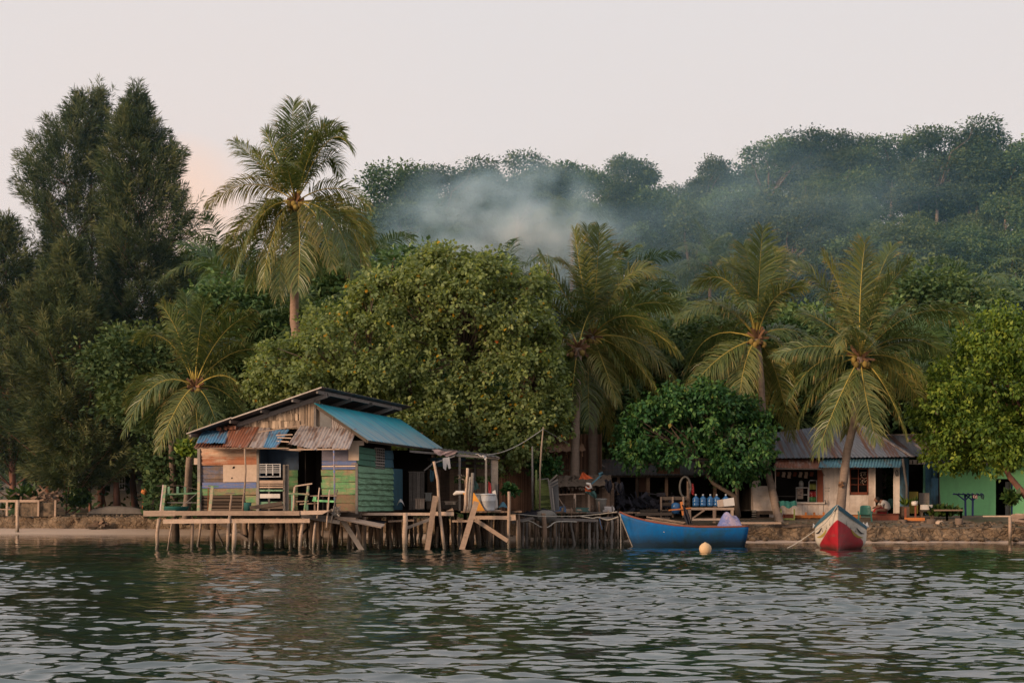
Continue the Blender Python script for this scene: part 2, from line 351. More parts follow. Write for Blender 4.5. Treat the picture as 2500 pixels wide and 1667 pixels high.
surf('cloth_blue', (.10, .14, .38), (.2, .22, .42), scale=3, over=(.42, .33, .42), cov=.35, rough=.9, bump=.3)
surf('cloth_dark', (.015, .016, .025), (.035, .035, .05), scale=3, rough=.9, bump=.4)
surf('cloth_teal', (.05, .12, .11), (.08, .16, .14), scale=3, rough=.9, bump=.4)
surf('cloth_orange', (.62, .10, .03), (.72, .15, .05), scale=3, rough=.9, bump=.3, dirt=.2)
surf('orange_board', (.72, .28, .03), (.78, .33, .05), scale=2, rough=.7, bump=.1, dirt=.15, rv=.05)
surf('orange_wood', (.55, .17, .04), (.65, .22, .06), scale=3, stretch=(1, 4, 4), bump=.2, dirt=.3)
surf('foam', (.68, .6, .54), (.74, .66, .6), scale=2, rough=.9, bump=.1, dirt=.1)
surf('red_paper', (.6, .06, .03), (.65, .08, .04), scale=3)
surf('paint_brown_red', (.22, .06, .03), (.28, .08, .045), scale=2, stretch=(3, 3, 1))
surf('paint_navy', (.015, .03, .12), (.02, .04, .15), scale=2)
surf('metal_dark', (.03, .03, .035), (.06, .06, .065), scale=4, rough=.5, metal=.3)
surf('skin', (.13, .06, .038), (.16, .075, .045), scale=4, bump=.05, rv=0, dirt=0, rough=.55)
surf('hair', (.008, .007, .007), (.012, .01, .01), scale=8, bump=.2)
surf('buoy', (.60, .38, .20), (.68, .46, .26), scale=3, bump=.15, dirt=.2, rough=.6)
surf('bark_palm', (.17, .115, .085), (.30, .215, .165), scale=2., stretch=(1, 1, 5), bump=1., bscale=6)
surf('bark_palm_pale', (.34, .20, .14), (.44, .29, .21), scale=2., stretch=(1, 1, 5), bump=1., bscale=6)
surf('bark', (.10, .07, .052), (.20, .14, .105), scale=4, stretch=(1, 1, .4), bump=.8)
surf('bark_pale', (.26, .2, .16), (.4, .32, .26), scale=3, stretch=(1, 1, .4), bump=.5)
surf('bark_red', (.20, .085, .055), (.34, .16, .11), scale=4, stretch=(1, 1, .4), bump=.8)
surf('coconut', (.20, .13, .03), (.33, .22, .05), scale=4, bump=.1)
surf('palm_fibre', (.14, .07, .035), (.24, .12, .06), scale=6, bump=.6)
surf('rachis', (.34, .26, .05), (.45, .33, .08), scale=4, bump=.1, dirt=.05)
surf('flotsam', (.2, .17, .14), (.4, .33, .27), scale=6, bump=.4)
leafmat('leaf_palm', [(0, (.035, .065, .028)), (.5, (.105, .14, .045)), (.85, (.23, .21, .06)), (1, (.36, .23, .09))], trans=.3, rough=.38, spec=.4)
leafmat('leaf_palm_far', [(0, (.03, .06, .028)), (.5, (.075, .125, .05)), (1, (.17, .19, .07))], trans=.25, rough=.5, hue=.01)
leafmat('leaf_hibiscus', [(0, (.11, .15, .06)), (.5, (.21, .265, .11)), (.9, (.36, .40, .15)), (.93, (.52, .33, .03)), (.985, (.5, .26, .03)), (1, (.45, .12, .03))], trans=.5)
leafmat('leaf_bright', [(0, (.04, .085, .014)), (.5, (.13, .20, .03)), (.9, (.29, .34, .05)), (1, (.3, .22, .02))], trans=.35)
leafmat('leaf_deep', [(0, (.016, .05, .018)), (.5, (.045, .13, .04)), (.9, (.14, .24, .06)), (1, (.25, .2, .05))], trans=.28)
leafmat('leaf_needle', [(0, (.028, .046, .025)), (.5, (.08, .108, .048)), (1, (.18, .18, .08))], trans=.15, rough=.8, spec=.05)
leafmat('leaf_forest', [(0, (.028, .055, .028)), (.5, (.08, .13, .055)), (1, (.19, .23, .09))], trans=.2, rough=.7, spec=.08, hue=.02)
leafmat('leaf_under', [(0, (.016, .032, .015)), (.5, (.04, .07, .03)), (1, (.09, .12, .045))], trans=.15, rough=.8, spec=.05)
leafmat('leaf_shrub', [(0, (.01, .03, .008)), (.5, (.035, .075, .016)), (1, (.10, .13, .03))], trans=.25)
# ------------------------------------------------------------------ water
def make_water():
    us = np.concatenate([np.linspace(-3.2, -.5, 50)[:-1], np.linspace(-.5, .5, 940), np.linspace(.5, 3.2, 50)[1:]])
    ys = [1.5]
    stp = lambda y: np.where(y < 9.5, .06, np.where(y < 50, np.clip(.0017*y, .02, .075), .14))
    while ys[-1] < 84: ys.append(ys[-1]+float(stp(ys[-1])))
    ys = np.array(ys); U, Y = np.meshgrid(us, ys); X = U*Y
    X = X.astype(np.float32); Y = Y.astype(np.float32); Zh = np.zeros_like(X); DX = np.zeros_like(X); DY = np.zeros_like(X); step = stp(Y).astype(np.float32)
    r = np.random.default_rng(5); n = 110
    lam = np.exp(r.uniform(math.log(.11), math.log(3.2), n)); th = r.normal(size=n)*.5+.2; ph = r.uniform(0, 2*math.pi, n)
    gust = .72+.38*np.sin(X*.21+Y*.13+1)*np.sin(Y*.19-X*.07+.4)+.2*np.sin(X*.6+Y*.31)
    for i in range(n):
        k = 2*math.pi/lam[i]; s = .0245*(1. if lam[i] > .18 else (lam[i]/.22)**.5)
        if lam[i] > .5: s *= (.5/lam[i])**.7
        s = s*(.9+.45*(.2 < lam[i] < .75)); kk = np.float32(0)
        a = s/k*np.clip((lam[i]/step-2.2)/3, 0, 1)
        if lam[i] < 1.2: a = a*gust
        kx, ky = k*math.sin(th[i]), k*math.cos(th[i]); phs = kx*X+ky*Y+ph[i]; c_, s_ = np.cos(phs), np.sin(phs)
        Zh += a*c_; DX += -a*s_*math.sin(th[i]); DY += -a*s_*math.cos(th[i])
    shore = np.interp(1250+F*U, [t[0] for t in SH], [t[1] for t in SH])-Y
    calm = np.clip((shore+3)/20, .16, 1)**1.0; calm *= np.where(Y > 46, .85, 1.)
    lee = np.clip((X+14)/5, 0, 1); calm = np.where(Y > 40, calm*(.55+.45*lee), calm)
    edge = np.clip((3.1-np.abs(U))/1., 0, 1)*calm; Zh *= edge
    V = np.stack([X+DX*edge*.9, Y+DY*edge*.9, Zh], -1).reshape(-1, 3)
    nu, nv = len(us), len(ys); idx = np.arange(nu*nv).reshape(nv, nu)
    Fq = np.stack([idx[:-1, :-1], idx[:-1, 1:], idx[1:, 1:], idx[1:, :-1]], -1).reshape(-1, 4)
    m, nt, out = newmat('water'); L = nt.links
    g = nt.nodes.new('ShaderNodeNewGeometry'); pos = g.outputs['Position']
    at = N(nt, 'ShaderNodeAttribute', attribute_name='shal')
    nz = noise(nt, pos, .22, 3, .5)
    deep = mixc(nt, ramp(nt, nz, .4, .62), (.004, .011, .009), (.007, .027, .022))
    c = mixc(nt, ramp(nt, at.outputs['Fac'], 0., 1., 0, 1), deep, (.30, .22, .15))
    b = N(nt, 'ShaderNodeBsdfPrincipled', Roughness=.035, IOR=2.1); L.new(c, b.inputs['Base Color']); b.inputs['Specular IOR Level'].default_value = .5
    b1 = N(nt, 'ShaderNodeBump', Strength=.22, Distance=.02); L.new(noise(nt, pos, 7, 3, .5, (.6, 1, 1)), b1.inputs['Height'])
    L.new(b1.outputs[0], b.inputs['Normal']); L.new(b.outputs[0], out.inputs[0]); MATS['water'] = m
    me = npmesh('water', V, Fq, 4, None, 'water', smooth=True)
    sh = np.clip(1-shore/3.2, 0, 1)**2
    sh = np.where(1250+F*U > 1450, np.clip(1-shore/1.2, 0, 1)**2*.5, sh)
    a = me.attributes.new('shal', 'FLOAT', 'POINT'); a.data.foreach_set('value', sh.ravel().astype(np.float32))
    tag(link('water', me), kind='structure')
    b = MB(); b.poly([(-900, -700, -.25), (900, -700, -.25), (900, 90, -.25), (-900, 90, -.25)])
    tag(b.build('open_sea', 'water'), kind='structure')
make_water()
# ------------------------------------------------------------------ land, beach, wall
def make_land():
    pxs = list(np.linspace(-6000, -400, 16))+list(np.linspace(-300, 2800, 156))+list(np.linspace(2900, 8500, 16))
    def strip(name, mat, offs, zf):
        V = []; Fc = []; k = len(offs(0))
        for px in pxs:
            for (Y, z) in offs(px): V.append(((px-1250)/F*Y, Y, zf((px-1250)/F*Y, Y, z)))
        for i in range(len(pxs)-1):
            for j in range(k-1): Fc.append((i*k+j, (i+1)*k+j, (i+1)*k+j+1, i*k+j+1))
        me = npmesh(name, np.array(V), np.array(Fc), 4, [.5]*len(Fc), mat, smooth=True)
        return tag(link(name, me), kind='structure')
    def beach(px):
        s, w, ft = ip(SH, px), ip(WOFF, px), ip(WFOOT, px)
        return [(s-30, -3.), (s-8, -.9), (s-2, -.16), (s, 0.0), (s+w*.5, ft*.62), (s+w+.05, ft), (s+w+.3, ft-.02)]
    strip('beach', 'sand', beach, lambda x, y, z: z+(.025*mnoise.noise(Vector((x*.5, y*.9, 0))) if z > -.1 else 0))
    def land(px):
        d = ip(SH, px)+ip(WOFF, px)+.12
        return [(d, ip(WTOP, px)-.03)]+[(d+o, None) for o in (1, 2.5, 4, 6, 9, 12, 16, 20, 25, 30, 36, 42, 50, 58, 66, 74, 82, 90, 100, 120, 160, 260, 500)]
    strip('ground', 'earth', land, lambda x, y, z: groundz(x, y) if z is None else z)
    # rough coral-stone retaining wall
    V = []; Fc = []; rn = []; pp = np.concatenate([np.linspace(-2500, -200, 60), np.linspace(-190, 2700, 900), np.linspace(2720, 5000, 60)]); rows = 9
    for px in pp:
        s = ip(SH, px)+ip(WOFF, px); zt, zf = ip(WTOP, px), ip(WFOOT, px)-.1
        for j in range(rows):
            t = j/(rows-1); z = zf+(zt-zf)*min(1, t*1.15); off = 0 if t < .87 else .6*(t-.87)/.13
            x = (px-1250)/F*s; q = Vector((x*1.5, z*2.6, 1.3)); n1 = mnoise.noise(q); n2 = mnoise.noise(q*2.7); n3 = mnoise.noise(q*6)
            d = .26*n1+.15*n2+.08*n3
            Y = s+(.06*t+off)-d*.75
            zz = z+(.06*mnoise.noise(Vector((x*.9, 7, 0)))+.035*n2 if t > .8 else 0)
            V.append(((px-1250)/F*Y, Y, zz))
    for i in range(len(pp)-1):
        for j in range(rows-1):
            Fc.append((i*rows+j, (i+1)*rows+j, (i+1)*rows+j+1, i*rows+j+1)); x = V[i*rows+j]
            rn.append(.5+.5*mnoise.noise(Vector((x[0]*1.1, x[2]*3, 2))))
    me = npmesh('sea_wall', np.array(V), np.array(Fc), 4, rn, 'coral_stone', smooth=False)
    tag(link('sea_wall', me), 'rough low brown coral stone wall holding the shore along the beach', 'wall')
make_land()
# ------------------------------------------------------------------ stilt house
TH = math.radians(14); AO = Vector((-4.95, 45.5, 0)); AV = Vector((math.cos(TH), -math.sin(TH), 0)); BV = Vector((math.sin(TH), math.cos(TH), 0))
CAM = Vector((0, 0, H))
def ray(px, py): return Vector(((px-1250)/F, 1, (HY-py)/F))
def hp(px, py, b=0.):           # pixel -> local house point on the plane y_local=b
    d = ray(px, py); t = (b-(CAM-AO).dot(BV))/d.dot(BV); w = CAM+d*t-AO; return Vector((w.dot(AV), b, w.z))
def hs(px, py, a=0.):           # pixel -> local house point on the plane x_local=a
    d = ray(px, py); t = (a-(CAM-AO).dot(AV))/d.dot(AV); w = CAM+d*t-AO; return Vector((a, w.dot(BV), w.z))
def f1(x, y, b=0.): return hp(*z1(x, y), b)
house = thing('stilt_house', 'weathered patchwork plank house with turquoise and rusty tin roofs standing over the water', 'house', AO, -TH)
def panel(mb, x0, y0, x1, y1, b=0., th=.03, z=z1):
    p = hp(*z(x0, y1), b); q = hp(*z(x1, y0), b); return mb.aabb(p.x, q.x, b, b+th, p.z, q.z)
def hplanks(mb, x0, y0, x1, y1, n, b=0., th=.025, z=z1, jit=.006, lap=.012, gap=.01, lo=0, hi=1):
    p = hp(*z(x0, y1), b); q = hp(*z(x1, y0), b); h = (q.z-p.z)/n
    for i in range(n):
        mb.rr(lo, hi); e = random.uniform(-jit, jit); za = p.z+i*h+gap/2; zb = p.z+(i+1)*h-gap/2; r = random.uniform(-.012, .012)
        mb.box(((p.x+q.x)/2+e, b+th/2, (za+zb)/2), ((q.x-p.x)/2, 0, r), (0, th/2, 0), (0, -lap, (zb-za)/2))
ZD = 1.25
# front left bay
mb = MB(); p00 = f1(490, 752); p10 = f1(490, 600)
mb.sheet(f1(490, 752), f1(490, 672, -.0), f1(975, 748), f1(975, 668), pitch=.11, amp=.016, nv=6); mb.rnd = .9
mb.sheet(f1(490, 676, -.02), f1(490, 600, -.02), f1(975, 672, -.02), f1(975, 600, -.02), pitch=.11, amp=.016, nv=6)
mb.build('wall_cladding', 'tin_rust_h', house, local=True, label='rusty horizontal corrugated sheets on the front left bay')
mb = MB(); hplanks(mb, 488, 752, 975, 905, 4, .03); mb.build('wall_plank', 'paint_blue_wood', house, local=True, label='faded blue painted planks')
mb = MB(); panel(mb, 678, 745, 975, 893, -.02, .02); w = mb.build('patch_board', 'board_tan', house, local=True, label='pale tan board with two torn holes')
mb = MB()
for cx, cy, s in ((768, 771, 12), (753, 860, 8)): mb.poly([f1(cx-s, cy+s*.8, -.025), f1(cx-s*.5, cy-s*.8, -.025), f1(cx+s, cy-s, -.025), f1(cx+s*.6, cy+s*.6, -.025)])
mb.build_each('hole', 'black_void', w, local=True)
mb = MB(); panel(mb, 500, 895, 975, 946, .0, .03); mb.build('wall_strip', 'paint_blue_strip', house, local=True, label='blue strip board under the tan patch')
mb = MB(); hplanks(mb, 490, 946, 960, 1005, 1, .01, lo=.4, hi=.5); hplanks(mb, 870, 1005, 965, 1130, 2, .01, lo=.6, hi=1); mb.build('lower_plank', 'paint_green_wood', house, local=True)
mb = MB(); hplanks(mb, 490, 1005, 870, 1140, 5, .05, gap=.03, jit=.03); mb.build('lower_plank', 'wood_dark_h', house, local=True, label='dark rotten planks near the deck')
mb = MB(); mb.rr(); a = f1(478, 600); mb.aabb(a.x-.05, a.x+.05, -.06, .04, ZD-.1, a.z+.1); a = f1(978, 600); mb.rr(); mb.aabb(a.x-.04, a.x+.04, -.05, .05, ZD-.1, a.z)
a = f1(1815, 760); mb.rr(); mb.aabb(a.x-.03, a.x+.05, -.05, .01, ZD-.1, a.z+.1)
mb.build_each('corner_post', 'wood_grey', house, local=True)
mb = MB(); panel(mb, 430, 690, 468, 745, .2, .04); mb.build('patch_board', 'board_tan', house, local=True)
# recessed bay
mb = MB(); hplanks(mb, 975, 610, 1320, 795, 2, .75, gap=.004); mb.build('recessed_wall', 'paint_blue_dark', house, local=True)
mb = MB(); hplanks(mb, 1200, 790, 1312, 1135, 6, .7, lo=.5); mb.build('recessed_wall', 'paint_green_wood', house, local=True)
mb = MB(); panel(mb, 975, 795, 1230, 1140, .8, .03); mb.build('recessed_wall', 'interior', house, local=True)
mb = MB(); a = f1(978, 600); mb.aabb(a.x-.02, a.x+.02, .05, .8, ZD, a.z); mb.build('side_panel', 'paint_blue_dark', house, local=True)
mb = MB(); mb.rr(); panel(mb, 1190, 745, 1235, 1135, .1, .04); mb.build('jamb_board', 'wood_grey', house, local=True)
# lattice window + slatted gate
w = MB()
for x in (987, 1045, 1100, 1163): w.rr(.6, 1); panel(w, x-4, 738, x+4, 852 if x in (987, 1163) else 835, -.02, .03)
for y in (742, 760, 778, 796, 812, 848): w.rr(.6, 1); panel(w, 985, y-3.5, 1167, y+3.5, -.035, .02)
w.build('window_lattice', 'plastic_white', house, local=True, label='small white lattice window')
w = MB()
for y, hgt, c in ((890, 12, 0), (907, 4, 0), (921, 4, 0), (937, 5, 0)):
    w.rr(.5, 1); panel(w, 972, y-hgt, 1190, y+hgt, -.03, .03)
w.build('gate_slat', 'wood_warm_h', house, local=True)
w = MB(); w.rr(.8, 1); panel(w, 972, 957, 1190, 972, -.03, .03); w.rr(); panel(w, 972, 1060, 1185, 1092, .02, .03); w.build('gate_slat', 'paint_green_side', house, local=True)
w = MB(); w.rr(); panel(w, 975, 993, 1162, 1030, -.02, .03); w.build('gate_slat', 'foam', house, local=True, label='pale peeling board across the gate')
w = MB()
for x in (966, 1068, 1195): w.rr(); panel(w, x-8, 745 if x > 1100 else 880, x+8, 1135, .0, .04)
w.build_each('gate_post', 'wood_grey', house, local=True)
# doorway
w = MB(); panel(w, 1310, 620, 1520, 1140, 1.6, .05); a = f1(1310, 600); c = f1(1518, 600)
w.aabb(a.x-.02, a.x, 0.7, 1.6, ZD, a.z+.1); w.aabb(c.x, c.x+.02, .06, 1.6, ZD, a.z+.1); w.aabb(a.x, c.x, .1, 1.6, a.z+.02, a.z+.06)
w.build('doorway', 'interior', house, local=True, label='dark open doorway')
# right bay
w = MB(); panel(w, 1518, 600, 1815, 712, .02, .02); w.build('wall_sheet', 'board_purple', house, local=True, label='dull purple sheet beside the doorway')
w = MB(); panel(w, 1518, 712, 1812, 750, .0, .03); panel(w, 1518, 765, 1812, 786, .0, .03); w.build('wall_strip', 'paint_blue_strip', house, local=True)
w = MB(); w.rnd = 1.; panel(w, 1518, 752, 1812, 764, -.02, .03); w.build('wall_strip', 'board_tan', house, local=True)
w = MB(); hplanks(w, 1515, 788, 1815, 1000, 4, 0, lo=.55, hi=1, jit=.02); w.build('wall_plank', 'paint_green_wood', house, local=True, label='green and bare planks right of the doorway')
w = MB(); hplanks(w, 1640, 1000, 1815, 1142, 2, 0, jit=.03, lo=.0, hi=.3); w.build('wall_plank', 'paint_green_wood', house, local=True)
w = MB(); a, c = f1(1745, 710, -.04), f1(1875, 540, -.04); w.aabb(a.x, f1(1832, 700, -.04).x, -.04, -.015, a.z, c.z); w.aabb(f1(1832, 700, -.04).x+.002, c.x, -.04, -.015, f1(1832, 583, -.04).z, c.z)
w.build('patch_board', 'board_tan', house, local=True, label='tan board hung at the corner under the eave')
# side wall: overlapping clapboards
ZE = hs(*z2(260, 600)).z
w = MB(); zb = hs(*z2(250, 1138)).z; zt = hs(*z2(250, 755)).z; nb = 8
BL = 3.47
for i in range(nb):
    w.rr(.35, 1); h = (zt-zb)/nb; za = zb+i*h; r = random.uniform(-.03, .03)*(.5+i/nb)
    w.box((.02, BL/2, za+h/2), (0, BL/2, r), (.016, 0, -.0), (-.03, 0, h/2+.012))
w.build('side_clapboard', 'paint_green_side', house, local=True, label='pale green overlapping clapboards of the side wall')
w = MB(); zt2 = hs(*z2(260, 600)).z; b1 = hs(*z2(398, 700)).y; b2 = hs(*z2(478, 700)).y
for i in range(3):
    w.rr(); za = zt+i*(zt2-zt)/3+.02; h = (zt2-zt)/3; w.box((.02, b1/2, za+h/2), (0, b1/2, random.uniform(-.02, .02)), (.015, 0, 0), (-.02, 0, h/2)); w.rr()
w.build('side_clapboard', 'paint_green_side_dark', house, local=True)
w = MB()
for i in range(2):
    w.rr(); za = zt+i*(zt2-zt)/2+.02; h = (zt2-zt)/2; w.box((.02, (b2+BL)/2, za+h/2), (0, (BL-b2)/2, .01), (.015, 0, 0), (-.02, 0, h/2))
w.build('side_clapboard', 'paint_turq_wood', house, local=True)
w = MB(); za, zc = hs(*z2(440, 775)).z, hs(*z2(440, 608)).z
for i in range(6):
    w.rr(); y = b1+(b2-b1)*i/5; w.aabb(.0, .02, y-.025, y+.025, za, zc)
for i in range(8):
    w.rr(); z = za+(zc-za)*i/7; w.aabb(.022, .035, b1, b2, z-.025, z+.02)
w.build('window_lattice', 'wood_grey', house, local=True, label='grey wooden lattice in the green side wall')
w = MB(); w.aabb(-.5, -.45, b1-.2, b2+.2, za-.2, zc+.2); w.build('window_dark', 'interior', house, local=True)
w = MB(); w.aabb(-.02, .02, BL+.02, BL+1.05, ZD+.02, hs(*z2(580, 780)).z); w.build('side_door', 'paint_turq_wood', house, local=True, label='open dark turquoise door leaf beside the green wall')
# interior shell, back and far walls
w = MB(); zi = 3.3
hb = 8.0; aL = f1(478, 600).x
w.aabb(aL+.02, aL+.05, .06, hb, ZD, 3.0); w.aabb(aL, 0, hb-.04, hb, ZD, 3.5); w.aabb(aL+.06, -.55, 1.7, hb-.05, ZD-.06, ZD-.01); w.aabb(-1.5, -1.46, 3.4, hb-.05, ZD, 3.4)
w.build('inner_wall', 'interior', house, local=True)
w = MB()
for i in range(15):
    w.rr(); x = -.05+i*.175
    top = 2.75 if not (6 <= i <= 13 or 17 <= i <= 20) else 2.25
    w.aabb(x, x+.165, 7.6+random.uniform(-.01, .01), 7.63, ZD, top)
    if top < 2.5: w.aabb(x, x+.165, 7.6, 7.63, 2.5, 2.78)
w.build('back_wall', 'wood_dark', house, local=True)
w = MB(); w.rr()
for i in range(5):
    w.rr(); w.aabb(.1+i*.28, .1+i*.28+.24, 7.52, 7.55, 2.86, 3.02); w.rr(); w.aabb(.1+i*.28, .1+i*.28+.24, 7.52, 7.55, 3.06, 3.2)
w.build('vent_slat', 'tin_teal_awning', house, local=True)
# gable of split bamboo
w = MB(); BG = .0
def roofline(a): # local z of the mono pitch roof underside at local x
    e0, e1 = hp(456, 1057, -.7), hp(786, 944, -.7); return e0.z+(a-e0.x)*(e1.z-e0.z)/(e1.x-e0.x)
a0 = f1(640, 450).x; a1 = f1(1490, 300).x; zlo = f1(1000, 445).z; x = a0
while x < a1:
    wd = random.uniform(.035, .07); top = roofline(x+wd/2)-.16+random.uniform(-.05, .02); w.rr()
    if top > zlo+.03: w.box((x+wd/2, BG+.01+random.uniform(-.01, .01), (zlo+top)/2), (wd*.47, 0, 0), (0, .008, 0), (random.uniform(-.01, .01), 0, (top-zlo)/2))
    x += wd
w.build('gable_wall', 'bamboo', house, local=True, label='gable of weathered split bamboo strips')
w = MB(); x = f1(820, 400).x
for r0, r1, yb, yt in ((900, 1310, 440, 375), (1050, 1300, 375, 318)):
    x = f1(r0, 400).x; xe = f1(r1, 400).x
    while x < xe:
        wd = random.uniform(.05, .12); w.rr(); zt_ = min(f1(1000, yt).z+random.uniform(-.04, .04), roofline(x)-.15); zb_ = f1(1000, yb).z
        if zt_ > zb_+.05: w.box((x+wd/2, -.025, (zb_+zt_)/2), (wd*.48, 0, random.uniform(-.004, .004)), (0, .006, 0), (random.uniform(-.012, .012), 0, (zt_-zb_)/2))
        x += wd
w.build('gable_patch', 'bamboo', house, local=True)
w = MB(); w.poly([f1(1480, 432, .02), f1(1600, 432, .02), f1(1600, 345, .02), f1(1540, 290, .02), f1(1480, 262, .02)]); w.build('gable_sheet', 'wall_grey', house, local=True, label='grey blue sheet in the gable')
w = MB(); w.sheet(f1(1600, 450, -.01), f1(1780, 450, -.01), f1(1600, 355, -.01), f1(1700, 405, -.01), pitch=.09, amp=.012, nv=2); w.build('gable_patch', 'tin_grey', house, local=True)
w = MB(); w.rr(); w.beam(f1(800, 408, -.05), f1(1560, 158, -.05), .14, .05, (0, 1, 0)); w.rr(); w.beam(f1(1462, 440, -.05), f1(1462, 190, -.05), .09, .06, (0, 1, 0)); w.rr(); w.beam(f1(1485, 268, -.02), f1(1790, 470, -.02), .07, .05, (0, 1, 0))
w.build_each('gable_beam', 'wood_grey_h', house, local=True)
# mono pitch main roof
e0, e1 = hp(456, 1057, -.7), hp(786, 944, -.7); w = MB()
q0 = Vector((e0.x, 8.5, e0.z)); q1 = Vector((e1.x, 8.5, e1.z))
w.sheet(e0, q0, e1, q1, pitch=.13, amp=.016, nv=8, sag=.01)
mr = w.build('main_roof', 'tin_dark', house, local=True, label='dark high single pitch tin roof')
w = MB(); dn = Vector((0, 0, -.06))
w.rr(.5, 1); w.beam(e0+Vector((0, -.03, -.02)), e0.lerp(e1, .34)+Vector((0, -.03, .0)), .035, .02); w.rr(.5, 1); w.beam(e0.lerp(e1, .34)+Vector((0, -.035, -.03)), e1+Vector((0, -.035, -.02)), .035, .02)
w.build('roof_edge', 'tin_edge', mr, local=True)
w = MB()
for t in (.02, .32, .55, .78, .96):
    p = e0.lerp(e1, t)+Vector((0, .05, -.09)); w.rr(); w.beam(p, p+Vector((0, 8.4, 0)), .06, .11, (0, 0, 1))
w.build_each('purlin', 'wood_grey_h', house, local=True)
w = MB()
for yy in (.02, 2.1, 4.2, 6.4):
    w.rr(); w.beam(e0.lerp(e1, .1)+Vector((0, .7+yy, -.2)), e1+Vector((-.05, .7+yy, -.2)), .05, .12, (0, 0, 1))
    w.rr(); w.aabb(e1.x-.62, e1.x-.54, .7+yy-.04, .7+yy+.04, hp(768, 984, -.4).z-.3, e1.z-.42)
w.build_each('rafter', 'wood_grey_h', house, local=True)
w = MB(); w.aabb(e1.x-.75, e1.x-.72, .2, 8.2, 3.2, e1.z-.5); w.build('clerestory_wall', 'interior', house, local=True)
# turquoise side roof
t0, t1 = hp(766, 984, -.35), hp(897, 1074, -.35); s0 = Vector((t0.x, 8.2, t0.z)); s1 = Vector((t1.x, 8.2, t1.z))
w = MB(); w.sheet(s0, t0, s1, t1, pitch=.16, amp=.02, nv=10)
m, nt, out = newmat('tin_turquoise'); L = nt.links; tc = nt.nodes.new('ShaderNodeTexCoord').outputs['Object']
sx = nt.nodes.new('ShaderNodeSeparateXYZ'); L.new(tc, sx.inputs[0])
fade = ramp(nt, sx.outputs[2], t1.z, t0.z, 0, 1); nn = noise(nt, tc, .9, 4, .6, (.25, 2.2, .25)); ad = nt.nodes.new('ShaderNodeMath'); ad.operation = 'ADD'; L.new(fade, ad.inputs[0]); L.new(nn, ad.inputs[1])
cc = mixc(nt, ramp(nt, ad.outputs[0], .72, 1.35), (.22, .29, .31), (.015, .30, .38)); cc = mixc(nt, ramp(nt, noise(nt, tc, 1.7, 4, .7, (.12, 2.6, .12)), .52, .60, 0, .85), cc, (.03, .22, .33))
cc = mixc(nt, ramp(nt, noise(nt, tc, 3, 7, .75, (.5, 2, .5)), .5, .75, 0, .6), cc, (.12, .11, .10)); b = N(nt, 'ShaderNodeBsdfPrincipled', Roughness=.5); L.new(cc, b.inputs['Base Color']); L.new(b.outputs[0], out.inputs[0]); MATS['tin_turquoise'] = m
w.build('side_roof', 'tin_turquoise', house, local=True, label='faded turquoise corrugated roof sloping down to the right')
w = MB()
for t in (.03, .35, .68, .96):
    p = t0.lerp(t1, t)+Vector((0, .03, -.07)); w.rr(); w.beam(p, p+Vector((0, 8.4, 0)), .05, .09, (0, 0, 1))
w.rr(); w.beam(t0+Vector((0, .06, -.06)), t1+Vector((0, .06, -.06)), .09, .03, (0, 1, 0))
w.build_each('purlin', 'wood_dark_h', house, local=True)
# awnings over the front
def awn(mat, pts, label, pitch=.1, jag=.03):
    w = MB(); w.sheet(f1(pts[0], pts[1], -.05), f1(pts[2], pts[3], -.05), f1(pts[4], pts[5], -.95), f1(pts[6], pts[7], -.95), pitch=pitch, amp=.015, nv=5, jag=jag, sag=.012)
    return w.build('awning', mat, house, local=True, label=label)
awn('tin_blue', (500, 455, 745, 450, 448, 560, 690, 560), 'blue tin awning sheet at the far left')
awn('tin_rust', (735, 425, 985, 425, 670, 590, 880, 600), 'rust red tin awning sheet')
awn('tin_rust', (470, 540, 900, 535, 425, 600, 880, 608), 'low rust brown tin strip under the awning')
awn('tin_grey', (985, 430, 1080, 432, 890, 600, 1020, 603), 'streaked grey tin awning sheet')
awn('tin_blue', (1070, 450, 1240, 445, 1015, 600, 1130, 604), 'deep blue tin awning sheet')
awn('tin_grey', (1330, 415, 1570, 425, 1230, 570, 1480, 620), 'pale grey tin awning sheet over the doorway')
awn('tin_grey', (1560, 432, 1815, 440, 1470, 600, 1750, 608), 'brownish grey tin awning sheet at the right')
w = MB()
for (a, c, d, e) in ((980, 470, 1380, 405), (1120, 610, 1340, 630), (1130, 495, 1270, 490), (1140, 515, 1260, 520), (1130, 545, 1240, 552)): w.rr(); w.beam(f1(a, c, -.6), f1(d, e, -.6), .035, .035)
w.rr(); w.beam(f1(440, 606, -.9), f1(1240, 606, -.9), .04, .05); w.rr(); w.beam(f1(1240, 618, -.9), f1(1745, 612, -.9), .04, .05)
w.build_each('awning_batten', 'wood_warm_h', house, local=True)
w = MB(); w.rr(); w.tube([f1(862, 596, -.9), f1(870, 800, -.92), f1(862, 950, -.9), f1(846, 1135, -.9)], [.03, .032, .03, .035], 6); w.build('awning_pole', 'wood_warm', house, local=True)
w = MB(); w.rr(); w.tube([f1(1620, 612, -.9), f1(1626, 900, -.9), f1(1628, 1135, -.9)], [.03, .03, .03], 6); w.build('awning_pole', 'paint_blue_strip', house, local=True)
w = MB()
for i in range(9):
    a = random.uniform(600, 800); w.rr(); w.beam(f1(a, 440-(a-600)*.1, -.2), f1(a+random.uniform(20, 50), 450-(a-600)*.12, -.3), .1, .03)
w.build('roof_debris', 'tin_rust', house, local=True)
